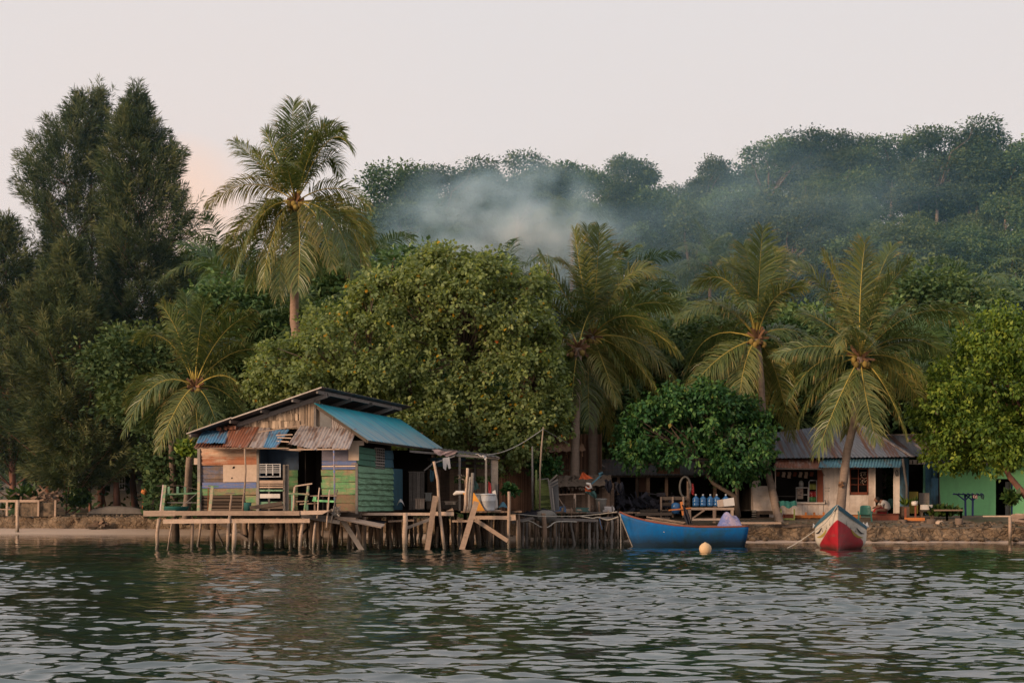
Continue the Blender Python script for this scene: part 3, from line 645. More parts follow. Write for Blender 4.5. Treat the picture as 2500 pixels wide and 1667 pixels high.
# floor platform of the house with its own stilts
w = MB()
for i in range(22):
    w.rr(); y = .0+i*.37; w.aabb(aL, 0.05, y, y+.34, ZD-.05, ZD)
w.build('floor_plank', 'wood_dark_h', house, local=True)
w = MB()
for y in (0.08, 2.5, 5, 7.7): w.rr(); w.aabb(aL-.1, .1, y-.06, y+.06, ZD-.22, ZD-.055)
w.build_each('floor_beam', 'wood_dark_h', house, local=True)
for y in (.5, 2.9, 5.2, 7.6):
    for k in range(5):
        x = aL+.4+(0-aL-.5)*k/4+random.uniform(-.2, .2); w = MB(); w.rr(); r = random.uniform(.06, .1)
        w.pole((x+random.uniform(-.12, .12), y, -.9), (x, y, ZD-.2), r*1.15, r, 7); w.build('stilt', 'wood_dark', house, local=True)
# ------------------------------------------------------------------ stilts helper (world space)
def pole_px(parent, z, x0, y0, x1, y1, wpx, mat, D=None, name='stilt', flat=False, under=.7, dtop=0., sub=False):
    """pole from top pixel to its foot at the water; depth from the waterline unless given"""
    s = (z(1, 0)[0]-z(0, 0)[0]); fx, fy = z(x1, y1); Df = D or DW(fy); tx, ty = z(x0, y0)
    p1 = P(fx, fy, Df); p0 = P(tx, ty, Df+dtop); r = wpx*s/2*Df/F; w = MB(); w.rr()
    if under and (D is None or sub): p1 = p1+(p1-p0).normalized()*under
    if flat: w.beam(p1, p0, r*2, r*.7)
    else: w.pole(p1, p0, r*1.05, r*.92, 8, 6)
    return w.build(name, mat, parent)
# ------------------------------------------------------------------ front deck
D0 = 43.9
deck = thing('porch_deck', 'long narrow wooden porch deck on crooked stilts in front of the patchwork house', 'deck', P(600, 1250, D0))
w = MB(); w.rr(.2, .5); w.beam(Q(z1, 3, 1160, D0), Q(z1, 275, 1158, D0), .17, .1); w.rr(.2, .4); w.beam(Q(z1, 276, 1158, D0), Q(z1, 1330, 1158, D0-.1), .14, .1)
w.rr(.6, .9); w.prism([Q(z1, 1335, 1138, D0-.12), Q(z1, 1335, 1172, D0-.12), Q(z1, 1520, 1168, D0-.12), Q(z1, 1588, 1132, D0-.12)][::-1], (0, .1, 0))
w.build_each('edge_beam', 'wood_warm_h', deck)
w = MB(); w.rr(.8, 1); w.beam(Q(z6, 225, 880, D0+.1), Q(z6, 1500, 870, D0+.1), .135, .09); w.rr(.8, 1); w.beam(Q(z6, 1500, 872, D0+.15), Q(z7, 1225, 865, D0+.15), .13, .09); w.build_each('lower_beam', 'wood_warm_h', deck)
w = MB(); w.rr(); w.beam(Q(z7, 1060, 770, D0+.5), Q(z7, 1800, 900, D0+.6), .12, .1); w.rr(); w.beam(Q(z7, 1280, 780, D0+.4), Q(z7, 1660, 800, D0+.5), .09, .08); w.build_each('lower_beam', 'wood_grey_h', deck)
w = MB()
for i in range(46):
    w.rr(); a = -6.4+i*.13; h0 = AO+AV*a; w.box((h0.x, h0.y-.78, ZD-.03), AV*.06, BV*.85, (0, 0, .018))
w.build('deck_plank', 'wood_dark', deck)
for a in ((150, 830, 90, 1430, 75, 'wood_warm'), (385, 915, 315, 1430, 34, 'wood_warm'), (785, 915, 770, 1450, 58, 'wood_warm'), (940, 915, 890, 1360, 50, 'wood_warm'), (1180, 915, 1180, 1360, 80, 'wood_warm'), (1240, 1030, 1370, 1350, 42, 'wood_dark'),
          (1500, 760, 1440, 1440, 62, 'wood_warm'), (1590, 915, 1560, 1470, 84, 'wood_warm'), (1790, 910, 1770, 1350, 48, 'wood_dark'), (1870, 910, 1835, 1350, 48, 'wood_warm')):
    pole_px(deck, z6, *a)
for a in ((300, 900, 270, 1400, 145, 'wood_dark'), (600, 900, 590, 1360, 135, 'wood_dark'), (720, 915, 750, 1240, 38, 'wood_dark'), (770, 915, 775, 1240, 18, 'wood_dark'), (865, 905, 855, 1290, 48, 'wood_dark'), (955, 905, 945, 1340, 88, 'wood_dark'),
          (1100, 812, 1025, 1450, 68, 'wood_warm'), (1135, 905, 1120, 1280, 30, 'wood_grey'), (1280, 860, 1250, 1400, 88, 'wood_dark'), (1330, 900, 1290, 1450, 46, 'wood_warm'), (1480, 880, 1470, 1300, 34, 'wood_dark'), (1700, 910, 1700, 1340, 90, 'wood_dark'), (1640, 900, 1560, 1420, 40, 'wood_warm')):
    pole_px(deck, z7, *a)
w = MB(); w.rr(); w.beam(Q(z6, 1300, 920, 52), Q(z6, 1450, 985, 52), .09, .06); w.rr(); w.beam(Q(z6, 1640, 1105, 50), Q(z7, 200, 1330, 47), .1, .06); w.rr(); w.beam(Q(z7, 1000, 1190, 48), Q(z7, 1240, 960, 48), .07, .05); w.rr(); w.beam(Q(z7, 1330, 1080, 49), Q(z7, 1470, 1200, 49), .06, .05); w.build_each('cross_brace', 'wood_dark_h', deck)
# railing
rail = thing('porch_railing', 'broken green railing of leaning posts and thin rails along the porch deck', 'railing', P(500, 1245, D0))
def rp(z, x0, y0, x1, y1, wpx, mat, D=D0-.02, flat=True, name='post'):
    s = (z(1, 0)[0]-z(0, 0)[0]); w = MB(); w.rr(); r = wpx*s*D/F
    if flat: w.beam(P(*z(x1, y1), D), P(*z(x0, y0), D), r, max(.025, r*.6))
    else: w.pole(P(*z(x1, y1), D), P(*z(x0, y0), D), r/2, r*.45, 6, 4)
    return w.build(name, mat, rail)
rp(z6, 222, 180, 155, 760, 22, 'cloth_pink', D0-.03); rp(z6, 262, 180, 200, 745, 50, 'paint_green_post'); rp(z6, 905, 120, 893, 690, 48, 'paint_green_post'); rp(z6, 940, 200, 925, 520, 24, 'paint_green_side', D0+.06)
rp(z6, 1165, 205, 1112, 700, 56, 'paint_green_post'); rp(z6, 1080, 200, 1280, 215, 24, 'paint_green_post', name='rail'); rp(z6, 1530, 380, 1508, 690, 44, 'wood_warm', flat=False); rp(z6, 1780, 200, 1740, 690, 34, 'wood_warm', flat=False)
rp(z6, 1085, 235, 1080, 690, 16, 'orange_wood', D0+.2)
rp(z6, 280, 362, 870, 340, 30, 'paint_green_post', D0+.04, name='rail'); rp(z6, 90, 200, 560, 195, 12, 'wood_dark_h', D0+.02, name='rail'); rp(z6, 540, 195, 890, 270, 12, 'wood_dark_h', D0+.02, name='rail'); rp(z6, 300, 520, 860, 522, 16, 'wood_grey_h', D0+.1, name='rail'); rp(z6, 570, 600, 860, 350, 8, 'wood_grey_h', name='rail')
rp(z6, 1420, 345, 1600, 345, 18, 'wood_grey_h', D0+.05, name='rail')
for x in (330, 500, 640): rp(z6, x, 215, x, 345, 40, 'paint_green_side', D0+.3, name='baluster')
rp(z7, 940, 215, 905, 690, 46, 'wood_warm', flat=False); rp(z7, 1195, 200, 1130, 690, 58, 'paint_green_post', flat=False); rp(z7, 940, 205, 1270, 158, 26, 'wood_warm_h', name='rail'); rp(z7, 820, 348, 1215, 362, 34, 'paint_green_post', D0-.06, name='rail'); rp(z7, 890, 370, 888, 690, 38, 'paint_green_side')
rp(z7, 1180, 560, 1180, 680, 34, 'paint_green_side', D0+.1); rp(z7, 1410, 235, 1365, 820, 30, 'wood_warm', flat=False); rp(z7, 1605, 275, 1545, 1000, 36, 'wood_warm', flat=False, D=D0+.05); rp(z7, 1755, 265, 1640, 900, 34, 'wood_grey', flat=False, D=D0+.1); rp(z7, 1230, 392, 1740, 388, 18, 'wood_warm_h', D0+.02, name='rail')
rp(z7, 960, 500, 1200, 490, 20, 'wood_warm_h', D0+.5, name='rail'); rp(z7, 1030, 550, 1400, 530, 22, 'wood_warm_h', D0+.5, name='rail')
# things on the porch
w = MB(); c = Q(z6, 470, 680, D0+.9); w.lathe(c, [(.0, 0), (.34, 0), (.4, .12), (.41, .14), (.36, .13), (.3, .02), (0, .02)], 18); tub = w.build('tub', 'paint_teal'); tag(tub, 'wide teal basin lying on the porch deck behind the railing', 'basin')
w = MB(); c = Q(z7, 30, 680, D0+.7); w.lathe(c, [(0, 0), (.1, 0), (.13, .25), (.12, .26), (0, .24)], 12); tag(w.build('bucket', 'paint_teal'), 'small teal bucket standing on the porch deck beside the awning pole', 'bucket')
w = MB(); w.rr(); w.beam(Q(z7, 80, 625, D0+.3), Q(z7, 700, 530, D0+.3), .12, .04); w.rr(); w.beam(Q(z7, 300, 600, D0+.35), Q(z7, 720, 590, D0+.35), .15, .05); tag(w.build('drift_board', 'wood_dark_h'), 'dark broken board leaning in front of the slatted gate', 'board')
ct = thing('green_cart', 'small green painted wooden tray on legs beside the doorway', 'table', Q(z7, 1480, 690, D0+.6))
w = MB(); w.rr(); w.beam(Q(z7, 1290, 480, D0+.6), Q(z7, 1700, 500, D0+.6), .06, .4); w.build('tray', 'wall_green', ct); w = MB(); w.rr(); w.beam(Q(z7, 1290, 440, D0+.4), Q(z7, 1350, 445, D0+.4), .12, .05); w.build('handle', 'wall_green', ct)
for x in (1320, 1560): w = MB(); w.rr(); w.beam(Q(z7, x, 690, D0+.55), Q(z7, x, 500, D0+.55), .05, .05); w.build('leg', 'wood_warm', ct)
w = MB()
for i in range(26):
    p = Q(z7, random.uniform(1660, 1790), random.uniform(590, 770), D0+random.uniform(.1, .5)); d = Vector((random.uniform(-1, 1), random.uniform(-1, 1), random.uniform(-1, 1))).normalized()*random.uniform(.05, .11); w.rr(); w.beam(p-d, p+d, .03, .02)
tag(w.build('tangled_rope', 'flotsam'), 'tangled grey net and rope hanging at the right end of the porch deck', 'net')
# ------------------------------------------------------------------ middle platform (kitchen landing)
D1 = 46.6
mid = thing('middle_landing', 'rough wooden landing with leaning planks and stilts below the open kitchen', 'jetty', P(1000, 1255, D1))
w = MB(); w.rr(.7, 1); w.beam(Q(z2, 240, 1158, D1-.3), Q(z2, 870, 1160, D1-.3), .13, .09); w.rr(.8, 1); w.beam(Q(z2, 870, 1161, D1-.35), Q(z2, 1073, 1163, D1-.35), .13, .1); w.rr(.6, .9); w.beam(Q(z2, 1240, 1194, D1), Q(z2, 1530, 1196, D1), .12, .09); w.rr(.6, .9); w.beam(Q(z2, 1530, 1196, D1+.1), Q(z2, 1600, 1190, D1+.1), .2, .09); w.build_each('edge_beam', 'wood_warm_h', mid)
w = MB()
for i in range(44):
    x0 = Q(z2, 60+i*35, 1160, 49); w.rr(); w.aabb(x0.x, x0.x+.33, D1-.35+max(0, (i-30)*.02), 53.5, ZD-.06, ZD-.01)
w.build('deck_plank', 'wood_dark', mid)
w = MB(); w.rr(); w.beam(Q(z2, 1060, 1225, D1), Q(z2, 1240, 1225, D1-.2), .07, .06); w.rr(); w.beam(Q(z2, 515, 1226, D1), Q(z2, 735, 1218, D1-.1), .06, .05); w.rr(); w.beam(Q(z2, 100, 1195, D1-1), Q(z2, 470, 1268, D1-1.2), .04, .5, (0, 1, .2)); w.rr(); w.beam(Q(z2, 60, 1195, D1-2), Q(z2, 240, 1205, D1-2), .07, .1)
w.build_each('lower_beam', 'wood_warm_h', mid)
w = MB(); w.poly([Q(z2, 215, 1215, D1-.2), Q(z2, 470, 1250, D1-.8), Q(z2, 520, 1225, D1+.2), Q(z2, 300, 1205, D1+.6)]); w.build('loose_mat', 'cloth_dark', mid)
for a in ((1990, 980, 1970, 1395, 80, 'wood_dark'), (1830, 980, 1850, 1300, 50, 'wood_dark'), (2140, 930, 2230, 1380, 60, 'wood_dark'), (2260, 950, 2240, 1330, 90, 'wood_dark')): pole_px(mid, z7, *a)
pole_px(mid, z7, 1830, 820, 2210, 1410, 92, 'wood_grey', flat=True, D=45.9, sub=True); pole_px(mid, z7, 2120, 940, 2230, 1400, 60, 'wood_warm', flat=True, D=46.1, sub=True)
for a in ((660, 1155, 660, 1475, 44, 'wood_warm'), (530, 1180, 535, 1450, 30, 'wood_dark'), (745, 1200, 745, 1400, 26, 'wood_dark'), (300, 1250, 300, 1390, 34, 'wood_dark'), (400, 1230, 410, 1410, 40, 'wood_dark'), (460, 1230, 455, 1400, 30, 'wood_dark'), (600, 1230, 590, 1420, 40, 'wood_dark'), (800, 1220, 790, 1400, 34, 'wood_dark'), (850, 1220, 850, 1385, 34, 'wood_dark')): pole_px(mid, z2, *a)
for a in ((225, 820, 205, 1210, 50, 'wood_warm'), (508, 640, 512, 1210, 60, 'wood_warm'), (640, 740, 645, 1220, 62, 'wood_grey'), (735, 560, 735, 1150, 40, 'wood_dark'), (1100, 700, 1100, 1150, 95, 'wood_dark'), (1245, 620, 1200, 1200, 62, 'wood_warm'), (1380, 700, 1385, 1140, 60, 'wood_dark'), (1740, 700, 1750, 1230, 46, 'wood_warm'),
          (420, 700, 430, 1150, 50, 'wood_dark'), (330, 700, 340, 1150, 40, 'wood_dark'), (560, 720, 565, 1140, 60, 'wood_dark'), (700, 700, 695, 1120, 40, 'wood_dark'), (900, 700, 900, 1120, 60, 'wood_dark'), (100, 700, 110, 1150, 70, 'wood_dark')): pole_px(mid, z8, *a)
pole_px(mid, z8, 180, 235, 30, 1225, 100, 'wood_warm_h', flat=True, D=45.8, sub=True); pole_px(mid, z8, 965, 345, 700, 1215, 104, 'wood_warm_h', flat=True, D=45.9, sub=True)
w = MB(); w.rr(); f = Q(z8, 350, 1240, 46.0); w.tube([f-Vector((0, 0, .6)), f, Q(z8, 260, 560, f.y), P(*z2(935, 880), f.y), P(*z2(903, 718), f.y)], [.055, .055, .05, .045, .045], 7, jit=.06); w.build('leaning_pole', 'wood_warm', mid)
w = MB(); w.rr(); w.beam(Q(z8, 940, 690, D1-.3), Q(z8, 1570, 1100, D1-.6), .13, .07); w.build_each('cross_brace', 'wood_warm_h', mid); w = MB(); w.rr(); w.beam(Q(z2, 680, 1280, D1), Q(z2, 880, 1205, D1-.3), .1, .05); w.build_each('cross_brace', 'wood_grey_h', mid)
pole_px(mid, z8, 1585, 150, 1582, 1215, 58, 'wood_warm', D=46.4, sub=True)
for a in ((1190, 775, 1165, 1145, 26, 'wood_warm'), (1232, 815, 1212, 1150, 30, 'wood_grey'), (1215, 850, 1190, 1150, 24, 'wood_grey'), (1170, 870, 1200, 1150, 18, 'wood_dark')): pole_px(mid, z2, *a, D=D1-.1, name='mooring_pole')
for i in range(34):
    x = random.uniform(-5.0, 1.3); y = random.uniform(48.5, 54); w = MB(); w.rr(); r = random.uniform(.045, .09); w.pole((x+random.uniform(-.15, .15), y, -.8), (x, y, ZD-.1), r, r, 6); w.build('stilt', 'wood_dark', mid)
# ------------------------------------------------------------------ open kitchen lean-to
kit = thing('kitchen_shelter', 'open grey post shelter with flat roof attached to the right of the patchwork house', 'shelter', P(1120, 1250, 49.5))
def kp(x, y, D): return Q(z2, x, y, D)
for (x, yt, wd, D) in ((1123, 680, 18, 48.2), (1254, 690, 15, 50.0), (1347, 695, 17, 48.4), (1430, 700, 34, 48.8)):
    w = MB(); w.rr(); a = kp(x, yt, D); w.beam((a.x, D, ZD-.02), a, wd*.287*D/F, .07); w.build('post', 'wood_grey', kit)
w = MB(); w.rr(); w.beam(kp(700, 632, 49), kp(1130, 668, 48.2), .07, .06); w.rr(); w.beam(kp(1100, 665, 48.2), kp(1460, 690, 48.4), .08, .07); w.rr(); w.beam(kp(820, 797, 47.8), kp(895, 735, 47.7), .04, .03); w.rr(); w.beam(kp(895, 735, 47.7), kp(1080, 672, 47.9), .04, .03); w.rr(); w.beam(kp(1456, 690, 48.4), kp(1380, 680, 53), .07, .07); w.build_each('roof_beam', 'wood_grey_h', kit)
w = MB()
w.sheet(kp(880, 622, 48.2), kp(1460, 684, 48.2), kp(920, 600, 53.4), kp(1380, 655, 53.4), pitch=.14, amp=.015, nv=4); w.build('roof_sheet', 'tin_dark', kit)
w = MB(); w.poly([kp(1385, 690, 48.5), kp(1450, 690, 48.5), kp(1448, 1000, 48.5), kp(1392, 990, 48.5)]); w.build('side_sheet', 'wood_grey', kit)
w = MB()
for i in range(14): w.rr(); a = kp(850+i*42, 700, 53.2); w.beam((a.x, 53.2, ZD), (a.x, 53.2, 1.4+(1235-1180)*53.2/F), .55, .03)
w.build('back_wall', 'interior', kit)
w = MB()
for i in range(3): a = kp(860+i*1, 705+i*6, 53.1); w.rr(); w.beam(kp(850, 700+i*45, 53.1), kp(1380, 715+i*45, 53.1), .12, .04)
w.build_each('back_rail', 'wood_dark_h', kit)
# clutter on the landing
def cloth(z, pts, D, mat, name, label, cat, fold=.03, dy=.0):
    """pts: quad corner pixels tl,tr,bl,br"""
    a, b, c, d = [Q(z, x, y, D) for x, y in pts]
    def fn(u, v):
        p = a.lerp(b, u).lerp(c.lerp(d, u), v); return p+Vector((fold*.4*math.sin(v*7+u*5), fold*math.sin(u*14+v*3)+dy*v, fold*.5*math.sin(u*9+2*v)))
    w = MB(); w.grid(fn, 14, 10); return tag(w.build(name, mat), label, cat)
cloth(z2, [(885, 618), (1110, 635), (920, 662), (1020, 672)], 48.0, 'cloth_pink', 'draped_cloth', 'pale pink cloth draped over the left end of the shelter roof', 'cloth', .05)
cloth(z2, [(1250, 655), (1350, 672), (1300, 672), (1345, 705)], 48.0, 'cloth_white', 'draped_cloth', 'small white cloth draped over the right end of the shelter roof', 'cloth', .04)
tr = thing('hanging_trousers', 'white trousers hanging from the pole under the shelter roof', 'laundry', kp(1010, 680, 47.6))
w = MB(); q = [(978, 690), (1035, 680), (1046, 775), (1030, 782), (1015, 730), (1005, 795), (982, 775)]; w.prism([kp(x, y, 47.6) for x, y in q][::-1], (0, .05, 0)); w.build('fabric', 'cloth_white', tr)
w = MB(); w.lathe(kp(1365, 1150, 47.4), [(0, 0), (.20, 0), (.215, .06), (.235, .09), (.21, .12), (.25, .22), (.25, .36), (.265, .38), (.25, .40), (.25, .52), (.235, .55), (.22, .56), (.26, .57), (.26, .60), (.2, .62), (0, .63)], 20)
w.rr(); tag(w.build('water_drum', 'plastic_white'), 'white plastic barrel with lid standing on the landing beside the orange board', 'barrel')
w = MB(); w.lathe(kp(1290, 1150, 47.9), [(0, 0), (.2, 0), (.24, .62), (.22, .63), (0, .6)], 16); tag(w.build('tub', 'plastic_grey'), 'grey bin standing behind the orange board', 'bin')
w = MB(); w.prism([kp(1150, 985, 47.2), kp(1245, 985, 47.2), kp(1350, 1157, 47.1), kp(1240, 1157, 47.1), kp(1222, 1060, 47.15), kp(1185, 1050, 47.2)][::-1], (0, .04, 0)); tag(w.build('orange_board', 'orange_board'), 'bright orange triangular board leaning among the mooring poles', 'board')
w = MB(); w.tube([kp(1068, 1000, 47.5), kp(1095, 985, 47.5), kp(1150, 982, 47.5), kp(1210, 990, 47.4)], [.03, .075, .06, .04], 10); tag(w.build('foam_float', 'foam'), 'long cream foam float lying across the shelter post', 'float')
w = MB(); w.prism([kp(1400, 975, 47.7), kp(1425, 960, 47.7), kp(1445, 1050, 47.7), kp(1450, 1110, 47.7), kp(1420, 1120, 47.7), kp(1412, 1060, 47.7)][::-1], (0, .03, 0)); tag(w.build('torn_board', 'foam'), 'torn pale board standing behind the white barrel', 'board')
cloth(z2, [(1365, 890), (1390, 905), (1372, 1000), (1395, 990)], 48.3, 'cloth_red', 'hanging_cloth', 'red cloth hanging from a shelter post', 'cloth', .02)
cloth(z2, [(1240, 880), (1262, 890), (1240, 960), (1300, 950)], 48.6, 'cloth_teal', 'hanging_net', 'grey green net bag hanging between two shelter posts', 'net', .04)
cloth(z2, [(868, 790), (905, 800), (872, 890), (905, 885)], 49, 'paint_turq_wood', 'hanging_cloth', 'dark blue cloth hanging in the open kitchen behind the leaning pole', 'cloth', .03)
w = MB(); w.grid(lambda u, v: kp(1450+90*u, 1115-55*math.sin(math.pi*min(1, u*1.1))*math.sin(math.pi*v*.5+.2), 48+v*.5), 10, 6); tag(w.build('tarp', 'paint_turq_wood'), 'crumpled blue tarp heap beside the white barrel', 'tarp')
w = MB(); w.rr(); w.beam(kp(1420, 1143, 47.4), kp(1475, 1143, 47.4), .1, .12); tag(w.build('wood_block', 'wood_warm_h'), 'short tan wood block lying right of the white barrel', 'wood block')
w = MB(); w.rr(); w.prism([kp(1000, 1142, 46.6), kp(1062, 1115, 46.6), kp(1072, 1142, 46.6)][::-1], (0, .3, 0)); tag(w.build('wood_wedge', 'wood_warm_h'), 'tan wooden wedge lying on the landing edge', 'wood block')
cab = [('cupboard', 690, 810, 820, 1130, 51.5, 'wood_grey', 'dim grey cupboard inside the open kitchen', 'cupboard'), ('crate', 745, 1040, 820, 1120, 49.5, 'wood_warm_h', 'small slatted crate on the kitchen floor', 'crate'), ('stove_box', 830, 990, 880, 1060, 50, 'plastic_grey', 'grey box on the kitchen bench', 'box'), ('low_bench', 840, 1060, 1110, 1120, 50, 'wood_dark_h', 'low dark bench in the open kitchen', 'bench'), ('basket', 1000, 1065, 1085, 1085, 49.3, 'bamboo', 'flat woven basket on the low dark bench', 'basket')]
for nme, x0, y0, x1, y1, D, mt, lb, ct_ in cab:
    a, b = kp(x0, y1, D), kp(x1, y0, D); w = MB(); n = 4
    for i in range(n): w.rr(); w.aabb(a.x+(b.x-a.x)*i/n+.005, a.x+(b.x-a.x)*(i+1)/n-.005, D, D+.35, a.z, b.z)
    w.rr(); w.aabb(a.x-.02, b.x+.02, D-.02, D+.37, b.z+.002, b.z+.03); tag(w.build(nme, mt), lb, ct_)
w = MB(); w.grid(lambda u, v: kp(585+70*u, 1100-65*math.sin(math.pi*u)*math.sin(math.pi*(v*.6+.2)), 48.6+v*.4), 8, 6); tag(w.build('sack', 'cloth_white'), 'white plastic sack slumped beside the turquoise door', 'sack')
w = MB()
for i in range(16): p = kp(random.uniform(1100, 1160), random.uniform(830, 870), 48); d = Vector((random.uniform(-1, 1), random.uniform(-1, 1), random.uniform(-1, .3))).normalized()*.07; w.rr(); w.beam(p, p+d, .02, .012)
tag(w.build('dried_bunch', 'bamboo'), 'small dry flower bunch tied to the shelter post', 'bunch')
# ------------------------------------------------------------------ right jetty
jet = thing('plank_jetty', 'dark plank jetty on close set stilts between the shelter and the blue boat', 'jetty', P(1400, 1255, 53))
D2 = 52.6
w = MB()
for i in range(30):
    w.rr(); x = 1.0+i*.125; y0 = D2+random.uniform(-.05, .12); w.aabb(x, x+.115, y0, 57.5, 1.13, 1.18)
w.build('deck_plank', 'wood_dark', jet)
w = MB(); w.rr(); w.beam(Q(z9, 0, 985, 52.3), Q(z9, 90, 985, 52.3), .14, .1); w.rr(); w.beam(Q(z9, 280, 1015, 52.35), Q(z9, 1110, 1040, 52.4), .1, .1); w.rr(); w.beam(Q(z9, 1180, 1005, 52.6), Q(z9, 1450, 990, 53), .1, .1); w.rr(); w.beam(Q(z9, 920, 910, 52), Q(z9, 1330, 900, 53), .05, .06); w.rr(); w.beam(Q(z8, 1640, 740, 52.2), Q(z8, 2140, 640, 52.2), .1, .08); w.build_each('edge_beam', 'wood_grey_h', jet)
for a in ((50, 1020, 50, 1420, 45), (112, 1030, 112, 1330, 40), (220, 1050, 215, 1330, 70), (380, 1060, 380, 1400, 55), (520, 1080, 500, 1370, 35), (580, 1060, 580, 1370, 55), (740, 1050, 730, 1380, 78), (775, 1040, 775, 1320, 30), (850, 1020, 850, 1330, 40), (1235, 1040, 1230, 1320, 35), (1440, 1000, 1440, 1320, 38), (1520, 1080, 1520, 1300, 28), (300, 1040, 305, 1300, 40), (450, 1040, 450, 1300, 34), (680, 1040, 690, 1290, 40), (910, 1040, 905, 1310, 34), (1040, 1040, 1040, 1300, 40), (1160, 1040, 1165, 1300, 40), (1290, 1020, 1290, 1300, 34), (1400, 1020, 1395, 1300, 36)):
    pole_px(jet, z9, *a, random.choice(('wood_dark', 'wood_grey', 'wood_warm')), D=min(DW(z9(a[2], a[3])[1]), 52.75+random.uniform(0, .9)), sub=True)
for a in ((640, 1060, 690, 1370, 50), (965, 1050, 965, 1380, 50), (1090, 1050, 1090, 1380, 42), (1340, 1010, 1340, 1310, 48), (400, 1060, 408, 1400, 24)): pole_px(jet, z9, *a, 'wood_grey', D=52.5, sub=True)
for a in ((1795, 740, 1800, 1170, 46), (1860, 740, 1860, 1130, 50), (1930, 740, 1930, 1140, 55), (2085, 690, 2080, 1150, 50), (2170, 700, 2170, 1130, 46), (2285, 700, 2285, 1130, 70), (1980, 740, 1985, 1110, 40)): pole_px(jet, z8, *a, random.choice(('wood_dark', 'wood_grey', 'wood_warm')), D=52.6+random.uniform(0, .6), sub=True)
w = MB()
for i in range(22):
    p = Q(z8, random.uniform(1660, 2330), random.uniform(500, 620), 51+random.uniform(-.4, .4)); d = Vector((random.uniform(-1, 1), random.uniform(-.5, .5), random.uniform(-.2, .2))).normalized()*random.uniform(.1, .3); w.rr(); w.beam(p-d, p+d, random.uniform(.04, .12), .03)
tag(w.build('net_heap', 'cloth_dark'), 'heap of dark fishing net spread on the jetty planks', 'net')
w = MB(); c = Q(z9, 210, 950, 50.8); w.grid(lambda u, v: c+Vector((.42*math.cos(u*6.283)*math.sin(v*math.pi)+.04*math.sin(u*25), .3*math.sin(u*6.283)*math.sin(v*math.pi), .16*math.cos(v*math.pi)*(1 if v < .5 else 1.6)+.03*math.sin(u*19+v*7))), 26, 12)
tag(w.build('net_bundle', 'rope_dark'), 'round bundle of grey net hanging over the jetty edge', 'net')
for i in range(12):
    x = random.uniform(100, 1400); w = MB(); w.rr(); a = Q(z9, x, 1000, 52.7+random.uniform(0, .5)); w.pole(a-Vector((0, 0, .5)), a+Vector((random.uniform(-.12, .12), 0, random.uniform(.25, .75))), .04, .03, 6); w.build('mooring_pole', random.choice(('wood_grey', 'wood_warm', 'wood_dark')), jet)
for i, (x, mt, wd, hh, lb, ct_) in enumerate(((470, 'plastic_blue', .22, .2, 'small blue crate on the jetty planks before the rail fence', 'crate'), (620, 'wood_warm_h', .5, .1, 'flat tan boards stacked on the jetty before the low shack', 'boards'), (1290, 'cloth_white', .2, .2, 'small white sack on the jetty right of the grey tub bin', 'sack'), (820, 'cloth_teal', .3, .16, 'folded teal tarp on the jetty between fence posts', 'tarp'))):
    a = Q(z9, x, 890, 53.4); w = MB()
    for k in range(3): w.rr(); w.box((a.x+random.uniform(-.03, .03), 53.4, 1.18+hh*(k+.5)/3+.003*k), (wd*(1-.06*k), .02*random.uniform(-1, 1), random.uniform(-.01, .01)), (0, .16, 0), (0, 0, hh/6))
    tag(w.build(ct_, mt), lb, ct_)
def rope(name, pts, r, mat, label, n=6, sub=8):
    pts = [Vector(p) for p in pts]; out = []
    for i in range(len(pts)-1):
        a, b, c, d = pts[max(i-1, 0)], pts[i], pts[i+1], pts[min(i+2, len(pts)-1)]
        for k in range(sub):
            t = k/sub; out.append(.5*((2*b)+(c-a)*t+(2*a-5*b+4*c-d)*t*t+(3*b-a-3*c+d)*t**3))
    out.append(pts[-1]); w = MB(); w.tube(out, r, n); return tag(w.build(name, mat), label, 'rope')
rope('hose', [Q(z8, 1830, 735, 50.3), Q(z8, 1950, 712, 50.2), Q(z8, 2040, 740, 50.1), Q(z8, 2140, 800, 50.1), Q(z9, 80, 1120, 50.1), Q(z9, 150, 1150, 50), Q(z9, 230, 1160, 50), Q(z9, 310, 1120, 50.1), Q(z9, 390, 1065, 50.3), Q(z9, 560, 1055, 50.8), Q(z9, 745, 1062, 51)], .022, 'rope', 'thick white hose sagging under the jetty edge')
rope('mooring_rope', [Q(z8, 1620, 565, 46.8), Q(z9, 0, 955, 48), Q(z9, 250, 968, 48.6), Q(z9, 700, 965, 49.3), Q(z9, 1100, 935, 49.6), Q(z9, 1430, 890, 49)], .013, 'rope', 'pale rope stretched from the tall stilt to the bow of the blue boat')
rope('slack_rope', [Q(z9, 800, 965, 49.8), Q(z9, 950, 990, 49.8), Q(z9, 1020, 1000, 49.8), Q(z9, 1120, 985, 49.8), Q(z9, 1270, 1028, 49.8), Q(z9, 1450, 975, 49.3)], .02, 'rope', 'slack thick rope looping below the jetty planks beside the blue boat')
rope('anchor_rope', [Q(z9, 1490, 930, 48.8), Q(z9, 1493, 1200, 48.8), Q(z9, 1493, 1375, 48.8)+Vector((0, 0, -.3))], .012, 'rope', 'thin rope hanging straight down from the blue boat bow')
rope('blue_rope', [Q(z9, 1130, 985, 51.4), Q(z9, 1150, 1100, 51.4), Q(z9, 1180, 1190, 51.4)], .012, 'plastic_blue', 'blue cord hanging from the jetty')
